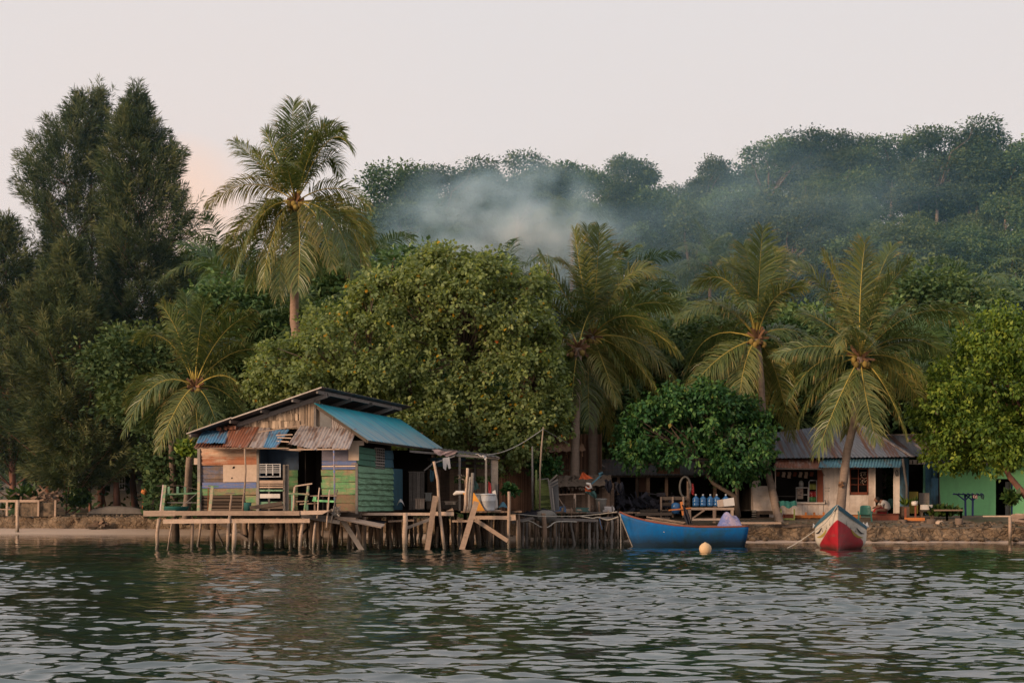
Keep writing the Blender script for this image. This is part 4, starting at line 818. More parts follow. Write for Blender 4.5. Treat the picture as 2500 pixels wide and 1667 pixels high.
# posts and poles at the jetty
def lone_pole(z, pts, D, r, mat, label, cat='pole', name='bamboo_pole'):
    w = MB(); w.rr(); w.tube([Q(z, x, y, D) for x, y in pts], [r]*(len(pts)-1)+[r*.6], 7, jit=.06); return tag(w.build(name, mat), label, cat)
lone_pole(z2, [(1803, 1130), (1806, 800), (1818, 600), (1834, 425)], 51.5, .03, 'bamboo', 'tall thin bamboo pole carrying the clothes line')
lone_pole(z2, [(1745, 1130), (1742, 900), (1740, 590)], 52.2, .04, 'wood_grey', 'tall grey pole left of the bamboo line pole')
lone_pole(z2, [(1775, 1120), (1772, 950), (1774, 790)], 51.0, .05, 'paint_yellowgreen', 'short thick yellow green post at the jetty', 'post', 'post')
lone_pole(z2, [(1800, 1120), (1806, 950)], 50.9, .025, 'wood_dark', 'short dark stake beside the yellow green post', 'stake', 'stake')
rope('clothes_line', [kp(1355, 662, 48.3), kp(1480, 640, 49), kp(1640, 570, 50.4), kp(1836, 442, 51.5)], .014, 'rope', 'pale line sagging from the shelter roof up to the bamboo pole')
rope('guy_line', [Q(z3, 112, 200, 51.5), Q(z3, 230, 270, 52), Q(z3, 380, 355, 53)], .012, 'rope_dark', 'thin dark line running from the bamboo pole towards the palm trunk')
# yellow green privy with a leaning door
pv = thing('small_privy', 'small yellow green plank cubicle on the jetty with a white door leaning open', 'privy', Q(z9, 200, 880, 52))
w = MB()
for i in range(8):
    w.rr(); a, b = Q(z9, 90, 880-i*66, 52), Q(z9, 300+i*2, 880-(i+1)*66, 52); w.box(((a.x+b.x)/2, 52, (a.z+b.z)/2), ((b.x-a.x)/2, 0, random.uniform(-.01, .01)), (0, .015, 0), (0, -.01, (b.z-a.z)/2-.006))
w.build('plank_wall', 'paint_yellowgreen', pv)
w = MB(); a, b = Q(z9, 90, 880, 52), Q(z9, 90, 350, 52); w.aabb(a.x, a.x+.02, 52, 53.3, a.z, b.z); c = Q(z9, 300, 880, 52); w.aabb(c.x, c.x+.02, 52.02, 53.3, a.z, b.z); w.build('side_wall', 'paint_yellowgreen', pv)
w = MB(); w.rr(); w.beam(Q(z9, 90, 350, 51.9), Q(z9, 270, 330, 51.9), .03, .05); w.rr(); w.beam(Q(z9, 265, 330, 51.9), Q(z9, 330, 890, 51.9), .04, .05); w.build('frame', 'wood_grey', pv)
dr = MB(); dr.rr(); dr.prism([Q(z9, 285, 400, 51.6), Q(z9, 430, 330, 51.4), Q(z9, 455, 860, 51.4), Q(z9, 340, 890, 51.6)][::-1], (0, .03, 0)); dd = dr.build('door', 'wall_grey', pv, label='pale grey door leaning open')
dr = MB()
for (x0, y0, x1, y1, wd) in ((275, 395, 415, 270, .06), (285, 430, 425, 350, .05), (290, 480, 425, 410, .05), (330, 480, 370, 880, .05), (290, 430, 335, 890, .05)): dr.rr(); dr.beam(Q(z9, x0, y0, 51.45), Q(z9, x1, y1, 51.3), wd, .03)
dr.build('door_batten', 'wood_grey', dd)
# ------------------------------------------------------------------ huts behind the jetty
def wallbox(px0, py0, px1, py1, D, dep, mat, parent, name='wall', n=0, gap=.01):
    a, b = P(px0, py1, D), P(px1, py0, D); w = MB()
    if n:
        for i in range(n):
            w.rr(); x = a.x+(b.x-a.x)*i/n; w.aabb(x, x+(b.x-a.x)/n-gap, D+random.uniform(0, .02), D+.04, a.z, b.z+random.uniform(-.03, .05))
        w.rr(); w.aabb(a.x+.01, b.x-.01, D+.05, D+dep, a.z, b.z-.05)
    else: w.aabb(a.x, b.x, D, D+dep, a.z, b.z)
    return w.build(name, mat, parent)
hut = thing('bamboo_hut', 'brown bamboo walled hut with thatched roof behind the big leafy tree', 'hut', P(1340, 1250, 60))
wallbox(1215, 1095, 1300, 1252, 60.2, 3, 'bamboo_dark', hut, n=44); wallbox(1300, 1060, 1470, 1205, 60.6, 3, 'bamboo_dark', hut, n=70)
w = MB()
for i in range(150):
    x = random.uniform(1205, 1430); t = random.random(); w.rr(); a = P(x, 1102-32*t+random.uniform(-4, 4), 59.6+t*1.5); w.beam(a, a+Vector((random.uniform(-.1, .1), -.3, -random.uniform(.15, .35))), .05, .012)
w.sheet(P(1205, 1108, 59.5), P(1430, 1100, 59.5), P(1230, 1070, 61.8), P(1410, 1062, 61.8), pitch=.3, amp=.03)
w.build('thatch_roof', 'palm_fibre', hut)
w = MB(); w.rr(); w.aabb(*(lambda a, b: (a.x, b.x, 60.0, 60.05, a.z, a.z+.06))(P(1215, 1150, 60), P(1470, 1150, 60))); w.build('wall_rail', 'wood_dark_h', hut)
sk = thing('low_shack', 'low dark plank shack with small windows between the palm trunks', 'shack', P(1420, 1250, 57.5))
wallbox(1360, 1180, 1500, 1246, 57.6, 2, 'wood_dark', sk, n=14); w = MB()
for x in (470, 540, 600, 1010, 1050, 1090): a, b = Q(z9, x, 590, 57.5), Q(z9, x+32, 490, 57.5); w.aabb(a.x, b.x, 57.53, 57.56, a.z, b.z)
w.build_each('window', 'black_void', sk)
w = MB()
for i in range(110):
    x = random.uniform(400, 1330); t = random.random(); w.rr(); a = Q(z9, x, 470-190*t, 57+t*1.2); w.beam(a, a+Vector((random.uniform(-.15, .15), -.2, -random.uniform(.08, .2))), .06, .012)
w.sheet(Q(z9, 410, 470, 56.9), Q(z9, 1330, 450, 56.9), Q(z9, 440, 280, 58.4), Q(z9, 1330, 270, 58.4), pitch=.3, amp=.02)
w.build('thatch_roof', 'wood_dark_h', sk)
w = MB(); w.rr(); w.beam(Q(z9, 430, 600, 55.6), Q(z9, 890, 588, 55.6), .05, .05); w.rr(); w.beam(Q(z9, 955, 590, 55.6), Q(z9, 955, 880, 55.6), .09, .08); w.rr(); w.beam(Q(z9, 715, 590, 55.6), Q(z9, 715, 880, 55.6), .09, .08); w.rr(); w.beam(Q(z9, 445, 660, 55.6), Q(z9, 540, 810, 55.6), .03, .03)
w.build('fence_rail', 'wood_warm_h', None); tag(bpy.data.objects['fence_rail'], 'plain brown rail fence in front of the low shack', 'fence'); bpy.data.objects['fence_rail'].name = 'rail_fence'
cloth(z9, [(780, 345), (1030, 335), (850, 225), (870, 225)], 57, 'cloth_orange', 'orange_tarp', 'orange tarp peak over the low shack roof', 'tarp', .03)
w = MB(); a, b = Q(z9, 888, 550, 55.5), Q(z9, 978, 462, 55.5); w.aabb(a.x, b.x, 55.5, 55.53, a.z, b.z); sg = tag(w.build('sign_board', 'cloth_orange'), 'small red and white painted board on the fence post', 'sign')
w = MB(); c = Q(z9, 905, 505, 55.45); w.tube([c+Vector((0, 0, .22)), c+Vector((.14, 0, .18)), c+Vector((.2, 0, .05)), c+Vector((.08, 0, .0)), c+Vector((-.02, 0, .1))], [.04, .06, .05, .04, .02], 6); w.build('painted_swirl', 'foam', sg)
cloth(z9, [(880, 560), (1060, 545), (1010, 640), (1100, 680)], 55.4, 'cloth_teal', 'draped_net', 'grey green net draped over the fence rail end', 'net', .05)
w = MB(); c = Q(z9, 1160, 885, 54); w.lathe(c, [(0, 0), (.17, 0), (.21, .44), (.235, .46), (.235, .49), (.2, .49), (.16, .05), (0, .05)], 18); tag(w.build('waste_tub', 'plastic_grey'), 'grey tub bin standing on the jetty in front of the shack', 'bin')
w = MB(); w.sheet(Q(z9, 1080, 50, 61.5), Q(z9, 1130, 50, 63.5), Q(z9, 1390, 240, 61.5), Q(z9, 1440, 230, 63.5), pitch=.14, amp=.02); tag(w.build('tin_sheet_roof', 'tin_grey'), 'grey sloping tin roof piece behind the palm trunks', 'roof')
w = MB(); w.rr(); w.beam(Q(z9, 1000, 420, 56), Q(z9, 1190, 245, 56), .06, .05); w.rr(); w.beam(Q(z9, 1120, 262, 56), Q(z9, 1190, 240, 56), .12, .05); tag(w.build('paddle', 'paint_turq_wood'), 'dark blue oar leaning on the low shack roof', 'oar')
for (x0, y0, x1, y1, m_, lb) in ((1210, 360, 1340, 560, 'cloth_dark', 'dark bundled net hanging from the shack eave'), (1380, 400, 1540, 560, 'cloth_dark', 'dark navy cloth hanging beside the shack')):
    cloth(z9, [(x0, y0), (x1, y0), (x0+40, y1), (x1-10, y1+20)], 56.2, m_, 'hanging_cloth', lb, 'cloth', .08)
# open sided dark shed beneath the green trees
shed = thing('open_shed', 'long dark open sided shed in the shade beneath the green tree', 'shed', P(1660, 1250, 61))
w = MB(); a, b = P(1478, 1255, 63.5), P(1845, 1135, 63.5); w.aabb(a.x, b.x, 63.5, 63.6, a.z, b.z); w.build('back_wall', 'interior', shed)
w = MB(); w.sheet(P(1470, 1160, 59.6), P(1835, 1160, 59.6), P(1470, 1120, 63.6), P(1835, 1120, 63.6), pitch=.15, amp=.02); w.build('roof', 'tin_dark', shed)
for x in (1490, 1510, 1555, 1582, 1627, 1680, 1745, 1800): w = MB(); w.rr(); a = P(x, 1255, 60); w.beam((a.x, 60, .8), P(x, 1160, 60), random.uniform(.1, .18), .1); w.build('post', 'wood_dark', shed)
w = MB(); w.rr(); w.beam(P(1470, 1162, 59.7), P(1835, 1162, 59.7), .1, .06); w.build('eave_beam', 'wood_dark_h', shed)
wallbox(1560, 1165, 1585, 1200, 61, .05, 'bamboo_dark', shed, 'inner_panel'); wallbox(1605, 1140, 1660, 1156, 59.5, .05, 'bamboo_dark', shed, 'inner_panel')
w = MB()
for i in range(120):
    p = P(random.uniform(1480, 1650), random.uniform(1205, 1255), random.uniform(58, 60.5)); d = Vector((random.uniform(-1, 1), random.uniform(-.5, .5), random.uniform(-.8, .8))).normalized()*random.uniform(.08, .3); w.rr(); w.beam(p-d, p+d, random.uniform(.03, .16), .03)
tag(w.build('junk_heap', 'cloth_dark'), 'dark heap of nets and tarps piled in front of the open shed', 'heap', kind='stuff')
lone_pole(z3, [(1620, 1120), (1612, 900), (1605, 740)], 57.5, .06, 'wood_dark', 'thick dark post left of the blue water bottles', 'post', 'post')
w = MB(); c = Q(z3, 1580, 800, 57.8); w.tube([c+Vector((.22*math.cos(t), 0, .42*math.sin(t))) for t in [i*6.283/20 for i in range(21)]], .045, 6); tag(w.build('coiled_rope', 'rope_dark'), 'brown coiled rope hanging on the dark post', 'rope')
cloth(z3, [(1640, 765), (1668, 765), (1650, 880), (1675, 880)], 57.8, 'cloth_red', 'hanging_cloth', 'dark red cloth hanging beneath the tree near the blue bottles', 'cloth', .02)
# table with water bottles
tb = thing('wooden_table', 'rough wooden trestle table with crossed braces behind the blue boat', 'table', Q(z3, 1860, 1170, 56.5))
w = MB()
for i in range(5): w.rr(); a, b = Q(z3, 1640, 1015, 56.0), Q(z3, 2085, 1008, 56.0); w.aabb(a.x, b.x, 56.0+i*.17, 56.16+i*.17, a.z-.02, a.z+.02)
w.rr(); w.aabb(a.x, b.x, 55.96, 55.99, a.z-.08, a.z+.02); w.build('table_top', 'wood_warm_h', tb)
for x in (1625, 1880, 2065): w = MB(); w.rr(); w.beam(Q(z3, x, 1170, 56), Q(z3, x, 1030, 56), .11, .07); w.build('leg', 'wood_warm', tb)
w = MB(); w.rr(); w.beam(Q(z3, 1650, 1125, 55.95), Q(z3, 1780, 1035, 55.95), .06, .04); w.rr(); w.beam(Q(z3, 1650, 1134, 55.93), Q(z3, 2040, 1132, 55.93), .08, .05); w.build_each('brace', 'wood_warm_h', tb)
def bottle(x, D, i, lb):
    c = Q(z3, x, 1004, D); t = thing('water_bottle', lb, 'bottle', c, 0, 'large blue water bottles on the table')
    w = MB(); w.lathe(c, [(0, .03), (.125, .03), (.135, .06), (.135, .13), (.125, .15), (.135, .17), (.135, .25), (.125, .27), (.135, .29), (.13, .34), (.06, .40), (.03, .43), (.03, .46)], 16); w.build('bottle_body', 'plastic_blue', t)
    w = MB(); w.lathe(c, [(0, .44), (.037, .44), (.037, .50), (0, .51)], 10); w.build('cap', 'plastic_white', t)
for i, (x, lb) in enumerate(((1690, 'blue water bottle at the left end of the table'), (1765, 'blue water bottle second from the left end of the table'), (1840, 'blue water bottle third from the left end of the table'), (1905, 'blue water bottle just left of the white foam box'), (2000, 'blue water bottle behind the white foam box'))): bottle(x, 56.35, i, lb)
fb = thing('foam_box', 'tilted white foam box at the right end of the wooden table', 'box', Q(z3, 2010, 1000, 56.1)); w = MB(); w.prism([Q(z3, 1925, 1004, 55.98), Q(z3, 2092, 990, 55.98), Q(z3, 2083, 908, 55.98), Q(z3, 1915, 935, 55.98)], (0, .35, 0)); w.build('box_body', 'foam', fb)
w = MB(); w.prism([Q(z3, 1925, 1005, 55.97), Q(z3, 1980, 1000, 55.97), Q(z3, 1968, 925, 55.97), Q(z3, 1915, 936, 55.97)], (0, .01, 0)); w.build('tape', 'board_tan', fb)
bn = thing('shore_bench', 'brown slatted wooden bench left of the blue water bottles', 'bench', Q(z3, 1460, 1050, 57.5))
w = MB()
for y in (915, 975): w.rr(); w.beam(Q(z3, 1330, y, 57.2), Q(z3, 1600, y, 57.2), .13, .04)
w.build('backrest', 'wood_dark_h', bn)
for x in (1330, 1450, 1560): w = MB(); w.rr(); w.beam(Q(z3, x, 1110, 57.15), Q(z3, x, 900, 57.15), .07, .05); w.build('post', 'wood_warm', bn)
w = MB(); w.rr(); w.beam(Q(z3, 1330, 1040, 56.9), Q(z3, 1600, 1040, 56.9), .05, .4); w.build('seat', 'wood_dark_h', bn)
w = MB(); c = Q(z3, 1480, 1072, 56.6); w.lathe(c, [(0, 0), (.16, 0), (.17, .35), (.12, .42), (0, .44)], 14); tag(w.build('jerry_can', 'plastic_blue'), 'blue plastic can beneath the slatted bench', 'can')
w = MB(); w.rr(); w.beam(Q(z3, 1540, 950, 51.2), Q(z3, 1560, 1090, 51.2), .09, .04); w.rr(); w.beam(Q(z3, 1408, 1038, 51.1), Q(z3, 1640, 1015, 51.1), .05, .05); tag(w.build('oar_rest', 'orange_wood'), 'light wooden crutch standing in the blue boat', 'oar rest')
cloth(z3, [(1545, 985), (1575, 990), (1590, 1180), (1660, 1180)], 50.6, 'cloth_dark', 'covered_motor', 'black cloth bundle hanging over the blue boat gunwale', 'cloth', .05)
w = MB()
for i in range(9): w.rr(); a = Q(z3, 1200+random.uniform(-40, 60), 1105+i*9, 52+i*.02); w.beam(a, a+Vector((random.uniform(1., 1.5), .1, -.18)), .035, .04)
tag(w.build('bamboo_bundle', 'wood_warm_h'), 'bundle of thin tan poles lying behind the blue boat', 'poles')
w = MB(); w.rr(); w.beam(Q(z3, 1110, 1048, 57), Q(z3, 1295, 1040, 57), .12, .2); w.rr(); w.beam(Q(z3, 1060, 1080, 56.5), Q(z3, 1440, 1075, 56.5), .12, .2); w.rr(); w.beam(Q(z3, 1180, 1120, 56), Q(z3, 1420, 1125, 56), .1, .2)
tag(w.build('timber_pile', 'wood_dark_h'), 'dark timber baulks lying on the shore behind the boat bow', 'timber')
# ------------------------------------------------------------------ boats
def hull(parent, st, axis, orig, mats, rows=9, zoff=0, split=None, name='hull', rev=False):
    """st: stations (s, half beam, keel z, sheer z, flare); axis: unit forward->aft vector"""
    ax = Vector(axis).normalized(); sd = Vector((ax.y, -ax.x, 0)); O = Vector(orig)
    def pt(s, t, side):
        i = min(len(st)-2, max(0, next((k for k in range(len(st)-1) if st[k+1][0] >= s-1e-6), len(st)-2))); a, b = st[i], st[i+1]; k = (s-a[0])/(b[0]-a[0])
        k2 = k; v = [a[j]+(b[j]-a[j])*k2 for j in range(5)]; hb, zk, zs, fl = v[1], v[2], v[3], v[4]
        y = hb*(1-max(0, 1-t)**fl) if fl > 0 else hb*t
        x = s + v_rake(s, t)
        return O+ax*x+sd*(side*y)+Vector((0, 0, zk+(zs-zk)*t))
    def v_rake(s, t): return rake(s, t)
    return pt
bb = thing('blue_boat', 'bright blue wooden rowing boat with dark red gunwale moored at the jetty', 'boat', P(1665, 1320, 49.3))
rake = lambda s, t: (1-s/4.4)**2*.52*(1-t)+(-.1*(s/4.4)**6*(1-t))
st = [(0, .0, -.12, 1.18, 1.6), (.15, .09, -.13, 1.11, 1.7), (.45, .24, -.15, 1.0, 1.9), (1.0, .42, -.16, .86, 2.1), (1.8, .55, -.17, .735, 2.4), (2.6, .58, -.17, .68, 2.4), (3.4, .54, -.15, .67, 2.3), (4.0, .46, -.13, .68, 2.2), (4.4, .4, -.1, .70, 2.1)]
a0 = P(1513, 1249, 49.2); bpt = hull(bb, st, (1, .04, 0), (a0.x, 49.2, 0), None)
w = MB()
for side in (1, -1): w.grid(lambda u, v, sd_=side: bpt(4.4*u**1.2, v, sd_), 30, 10)
w.poly([bpt(4.4, t/8, 1) for t in range(9)]+[bpt(4.4, 1-t/8, -1) for t in range(9)])
m_ = surf('paint_boat_blue', (.001, .085, .27), (.003, .12, .34), scale=2, over=(.01, .09, .2), cov=.25, wet=True, rough=.55, spec=.15, bump=.08, dirt=.25, rv=.04)
hl = w.build('hull', 'paint_boat_blue', bb)
sm = hl.modifiers.new('solid', 'SOLIDIFY'); sm.thickness = .035; sm.offset = 0
w = MB()
for side in (1, -1): w.tube([bpt(4.4*i/24, 1, side)+Vector((0, 0, .012)) for i in range(25)], .034, 6)
w.tube([bpt(4.4, 1, 1), bpt(4.4, 1, -1)], .034, 6); w.build('gunwale', 'paint_brown_red', bb)
w = MB(); w.rr(); w.tube([bpt(0, t/8, 1)+Vector((-.03, 0, 0)) for t in range(9)], .022, 6); w.build('stem', 'wood_grey', bb)
for s in (1.5, 2.6, 3.6): w = MB(); w.rr(); w.beam(bpt(s, .72, 1), bpt(s, .72, -1), .22, .03, (0, 0, 1)); w.build('thwart', 'wood_warm_h', bb)
w = MB()
for i in range(3): c = bpt(.42+.01*i, .60-.035*i, 1); c2 = bpt(.50+.012*i, .60-.035*i, 1); up = Vector((0, -.008, 0)); w.beam(c+up, c2+up, .014, .01)
w.build('hull_mark', 'plastic_white', bb)
for t_ in (.38, .58, .78):
    w = MB(); w.tube([bpt(.12+4.2*i/20, t_, 1)+Vector((0, -.001, 0)) for i in range(21)], .007, 4, cap=False); w.tube([bpt(.12+4.2*i/20, t_, -1)+Vector((0, -.001, 0)) for i in range(21)], .007, 4, cap=False); w.build('plank_seam', 'paint_navy', bb)
cb = MB(); c = Q(z3, 2040, 1195, 49.8); cb.grid(lambda u, v: c+Vector((-.42+.84*u, -.25+.5*v, max(0, .46*math.sin(math.pi*u)**.8*math.sin(math.pi*v)**.6*(1-.25*math.sin(u*9+v*5)))-.02)), 18, 10); tag(cb.build('cloth_bundle', 'cloth_blue'), 'blue and lilac cloth bundle heaped at the stern of the blue boat', 'bundle')
w = MB(); c = P(1722, 1349, 42.3); w.lathe((c.x, c.y, .13), [(.0, -.19), (.1, -.16), (.165, -.09), (.185, 0), (.165, .09), (.1, .155), (.03, .185), (.03, .2), (0, .2)], 22); tag(w.build('mooring_buoy', 'buoy'), 'round pale orange buoy floating in front of the blue boat', 'buoy')
# red and white boat, bow on
rb = thing('white_boat', 'white wooden boat with red keel and teal rim seen bow on', 'boat', P(2046, 1330, 46))
rake = lambda s, t: (1-min(1, s/2.6))**2*.62*(1-t)
st2 = [(0, .0, -.15, 1.40, 1.05), (.2, .13, -.15, 1.31, 1.05), (.6, .33, -.18, 1.14, 1.08), (1.2, .56, -.2, .95, 1.3), (1.7, .68, -.21, .84, 2.2), (2.2, .77, -.22, .76, 4.2), (2.8, .82, -.22, .70, 5.), (3.8, .80, -.22, .68, 5.), (5.2, .7, -.2, .66, 4), (6.2, .55, -.18, .70, 3)]
a0 = P(2044, 1237, 44.3); rpt = hull(rb, st2, (.27, 1, 0), (a0.x, 44.3, 0), None)
w = MB(); b0 = len(w.v)
for side in (1, -1): w.grid(lambda u, v, sd_=side: rpt(6.2*u**1.4, v, sd_), 34, 16)
w.poly([rpt(6.2, t/8, 1) for t in range(9)]+[rpt(6.2, 1-t/8, -1) for t in range(9)])
# painted boundary: red below a line that falls towards the stern
m, nt, out = newmat('paint_boat_white'); L = nt.links; tc = nt.nodes.new('ShaderNodeTexCoord').outputs['Object']; sx = nt.nodes.new('ShaderNodeSeparateXYZ'); L.new(tc, sx.inputs[0])
ln = nt.nodes.new('ShaderNodeMath'); ln.operation = 'MULTIPLY_ADD'; L.new(sx.outputs[1], ln.inputs[0]); ln.inputs[1].default_value = .40; L.new(sx.outputs[2], ln.inputs[2])
zr = rb.location.z; yb = 44.3+.25-rb.location.y
msk = ramp(nt, ln.outputs[0], (.93-zr)+.40*yb-.012, (.93-zr)+.40*yb+.012, 1, 0)
wt = mixc(nt, ramp(nt, noise(nt, tc, 3, 5), .45, .75, 0, .5), (.62, .54, .45), (.40, .33, .26)); rd = mixc(nt, ramp(nt, noise(nt, tc, 4, 5), .45, .8, 0, .7), (.42, .015, .025), (.16, .02, .02))
b = N(nt, 'ShaderNodeBsdfPrincipled', Roughness=.45); pz = nt.nodes.new('ShaderNodeNewGeometry'); sz = nt.nodes.new('ShaderNodeSeparateXYZ'); L.new(pz.outputs['Position'], sz.inputs[0]); L.new(mixc(nt, ramp(nt, sz.outputs[2], .02, .2, .75, 0), mixc(nt, ramp(nt, noise(nt, tc, 1.2, 5, .7, (1, 1, 5)), .5, .75, 0, .55), mixc(nt, msk, wt, rd), (.16, .12, .09)), (.03, .03, .02)), b.inputs['Base Color']); L.new(b.outputs[0], out.inputs[0]); MATS['paint_boat_white'] = m
hl = w.build('hull', 'paint_boat_white', rb); sm = hl.modifiers.new('solid', 'SOLIDIFY'); sm.thickness = .03; sm.offset = 0
w = MB()
for side in (1, -1):
    w.grid(lambda u, v, sd_=side: rpt(6.2*u**1.3, .93+.085*v, sd_)+Vector((0, -.02-.012, 0))+Vector((.026*(1 if rpt(1, 1, sd_).x > rpt(1, 1, -sd_).x else -1), 0, 0)), 34, 2)
    w.tube([rpt(6.2*(i/24)**1.3, 1.01, side) for i in range(25)], .035, 6)
w.build('rim', 'paint_turq_wood', rb, label='teal rim around the bow')
def stripe(s0, t0, s1, t1, wd, side, mat, nm):
    w = MB(); pts = []; n = 8
    for i in range(n+1):
        k = i/n; s = s0+(s1-s0)*k; t = t0+(t1-t0)*k-.05*math.sin(k*math.pi); pts.append((s, t, wd*math.sin(math.pi*min(1, k*.9+.1))**.7+.001))
    sx_ = 1 if rpt(1, 1, side).x > rpt(1, 1, -side).x else -1; off = Vector((.024*sx_, -.022, -.004))
    for i in range(n):
        a, b = pts[i], pts[i+1]; w.poly([rpt(a[0], a[1]-a[2], side)+off, rpt(b[0], b[1]-b[2], side)+off, rpt(b[0], b[1]+b[2], side)+off, rpt(a[0], a[1]+a[2], side)+off])
    return w.build(nm, mat, rb)
for side in (1, -1):
    stripe(1.0, .70, 2.05, .60, .03, side, 'rachis', 'gold_stripe'); stripe(1.3, .80, 2.15, .74, .024, side, 'metal_dark', 'dark_stripe')
    for k, s in enumerate((.5, .85, 1.25)): stripe(s, .83-.02*k, s+.10, .76-.02*k, .012, side, 'metal_dark', 'tick_mark')
w = MB()
for s in (2.7, 2.75): p = rpt(s, 1.0, 1 if rpt(1, 1, 1).x > rpt(1, 1, -1).x else -1); w.prism([p+Vector((-.12, 0, 0)), p+Vector((-.08, 0, .17)), p+Vector((-.02, 0, .08)), p+Vector((.05, 0, .17)), p+Vector((.1, 0, 0))][::-1], (0, .02, 0)); break
w.build('side_fin', 'plastic_white', rb)
w = MB(); p = rpt(2.7, 1.0, -1 if rpt(1, 1, 1).x > rpt(1, 1, -1).x else 1); w.prism([p+Vector((-.09, 0, -.05)), p+Vector((-.07, 0, .12)), p+Vector((.0, 0, .05))][::-1], (0, .02, 0)); w.build('side_fin', 'plastic_white', rb)
rope('bow_rope', [rpt(0, 1, 1)+Vector((0, -.04, .02)), Q(z11, 1420, 1000, 44.6), Q(z11, 1200, 1170, 44.9), Q(z11, 960, 1335, 45.2), Q(z11, 800, 1420, 45.2)], .016, 'rope', 'pale bow rope slanting from the white boat down into the water')
# ------------------------------------------------------------------ white shop house
DH = 60.0; GZ = .98
wh = thing('cream_house', 'cream boarded shop house with grey rust streaked tin roof and open shop window', 'house', P(2010, 1262, DH))
def hx(x): return Q(z4, x, 800, DH).x
def hz(y): return Q(z4, 800, y, DH).z
def wpanel(w, x0, y0, x1, y1, y=0., th=.06): w.rr(); w.aabb(hx(x0)+.001, hx(x1)-.001, DH+y, DH+y+th, hz(y1), hz(y0))
w = MB()
def boards(x0, y0, x1, y1):
    n = max(1, int((hx(x1)-hx(x0))/.22)); X0, X1 = hx(x0), hx(x1)
    for i in range(n): w.rr(); w.aabb(X0+(X1-X0)*i/n+.002, X0+(X1-X0)*(i+1)/n-.004, DH, DH+.06, hz(y1), hz(y0))
boards(175, 540, 245, 925); boards(320, 810, 372, 930); boards(372, 812, 755, 905); boards(750, 520, 962, 905); boards(962, 745, 1112, 900); boards(1112, 520, 1165, 900); boards(1318, 520, 1362, 890)
w.build('wall', 'wall_cream', wh)
w = MB(); a, b = hx(180), hx(335); w.prism([(a, DH-.55, hz(870)), (b, DH-.55, hz(870)), (b, DH-.02, hz(672)), (a, DH-.02, hz(672))], (0, .04, 0)); w.build('shop_shutter', 'wall_cream', wh, label='cream shutter panel folded down at the left')
w = MB(); w.aabb(a, b, DH-.57, DH-.53, hz(898), hz(871)); w.build('shutter_edge', 'wood_dark_h', wh)
w = MB(); w.aabb(hx(170), hx(1362), DH+2.8, DH+2.9, GZ, hz(445)); w.aabb(hx(165), hx(172), DH, DH+5, GZ, hz(445)); w.aabb(hx(172), hx(1362), DH+.1, DH+2.8, hz(905)-.05, hz(905)); w.aabb(hx(372)-.03, hx(372), DH+.07, DH+2.8, hz(905), hz(540)); w.build('inner_wall', 'interior', wh)
w = MB(); w.aabb(hx(245), hx(320), DH+.1, DH+.14, hz(812), hz(530)); w.build('side_opening', 'black_void', wh)
sw = MB(); sw.rr(); wpanel(sw, 372, 803, 760, 815, -.12, .15); s_ = sw.build('window_sill', 'wall_cream', wh)
w = MB(); wpanel(w, 365, 540, 373, 812, -.02, .05); wpanel(w, 365, 533, 752, 542, -.02, .05); w.build('window_frame', 'wall_cream', wh)
w = MB(); w.prism([(hx(708), DH+.08, hz(806)), (hx(748), DH-.05, hz(808)), (hx(748), DH-.05, hz(540)), (hx(708), DH+.08, hz(545))], (0, .03, 0)); w.build('shop_shutter', 'paint_brown_red', wh, label='open red brown shutter leaf')
w = MB(); wpanel(w, 375, 752, 545, 757, .5, .3); w.build('shop_shelf', 'wood_grey', wh)
gds = thing('shop_cabinet', 'small glass fronted shop cabinet with a poster inside the shop window', 'cabinet', (hx(595), DH+.3, hz(805)))
w = MB()
for a in ((545, 683, 550, 805), (640, 683, 645, 805), (545, 683, 645, 689), (545, 798, 645, 805), (605, 740, 645, 744)): wpanel(w, *a, .3, .04)
w.build('frame', 'foam', gds); w = MB(); wpanel(w, 556, 695, 604, 775, .34, .02); w.build('poster', 'board_tan', gds)
w = MB()
for (x0, y0, x1, y1) in ((560, 705, 580, 712), (575, 722, 598, 730), (562, 742, 590, 748)): wpanel(w, x0, y0, x1, y1, .335, .004)
w.build('poster_print', 'tin_dark', gds)
fr = thing('drink_rack', 'white wire rack of coloured bottles beside the red shutter', 'rack', (hx(680), DH+.2, hz(806)))
w = MB(); w.tube([(hx(645), DH+.2, hz(806)), (hx(645), DH+.2, hz(640)), (hx(655), DH+.2, hz(628)), (hx(706), DH+.2, hz(628)), (hx(706), DH+.2, hz(806))], .02, 6); w.build('frame', 'plastic_white', fr)
for ys, mt in ((665, 'leaf_y'), (725, 'cloth_red'), (765, 'leaf_g')):
    if mt not in MATS: surf(mt, (.25, .28, .06) if mt == 'leaf_y' else (.08, .25, .08), (.4, .4, .1) if mt == 'leaf_y' else (.12, .32, .12), scale=8)
    w = MB()
    for k in range(6): w.rr(); w.lathe((hx(655+k*9), DH+.3, hz(ys+35)), [(0, 0), (.03, 0), (.03, .17), (.012, .22), (.012, .25), (0, .25)], 7)
    w.build('bottle_row', mt, fr)
w = MB(); w.rr(); w.lathe((hx(592), DH+.45, hz(683)), [(0, 0), (.09, 0), (.1, .2), (.06, .28), (0, .3)], 12); tag(w.build('jar', 'plastic_grey'), 'pale jar standing on top of the shop cabinet', 'jar')
for i in range(7):
    w = MB(); x = 390+i*45; w.rr(); w.grid(lambda u, v, x=x: (hx(x+26*u)+.02*math.sin(v*6), DH+.35+.03*math.sin(u*12), hz(560+(34+8*(i % 3))*v)), 5, 4); tag(w.build('hanging_packet', ('paint_brown_red', 'board_tan', 'wood_warm')[i % 3]), 'small packets hanging in a row at the top of the shop window', 'packet', 'packets hanging in the shop window')
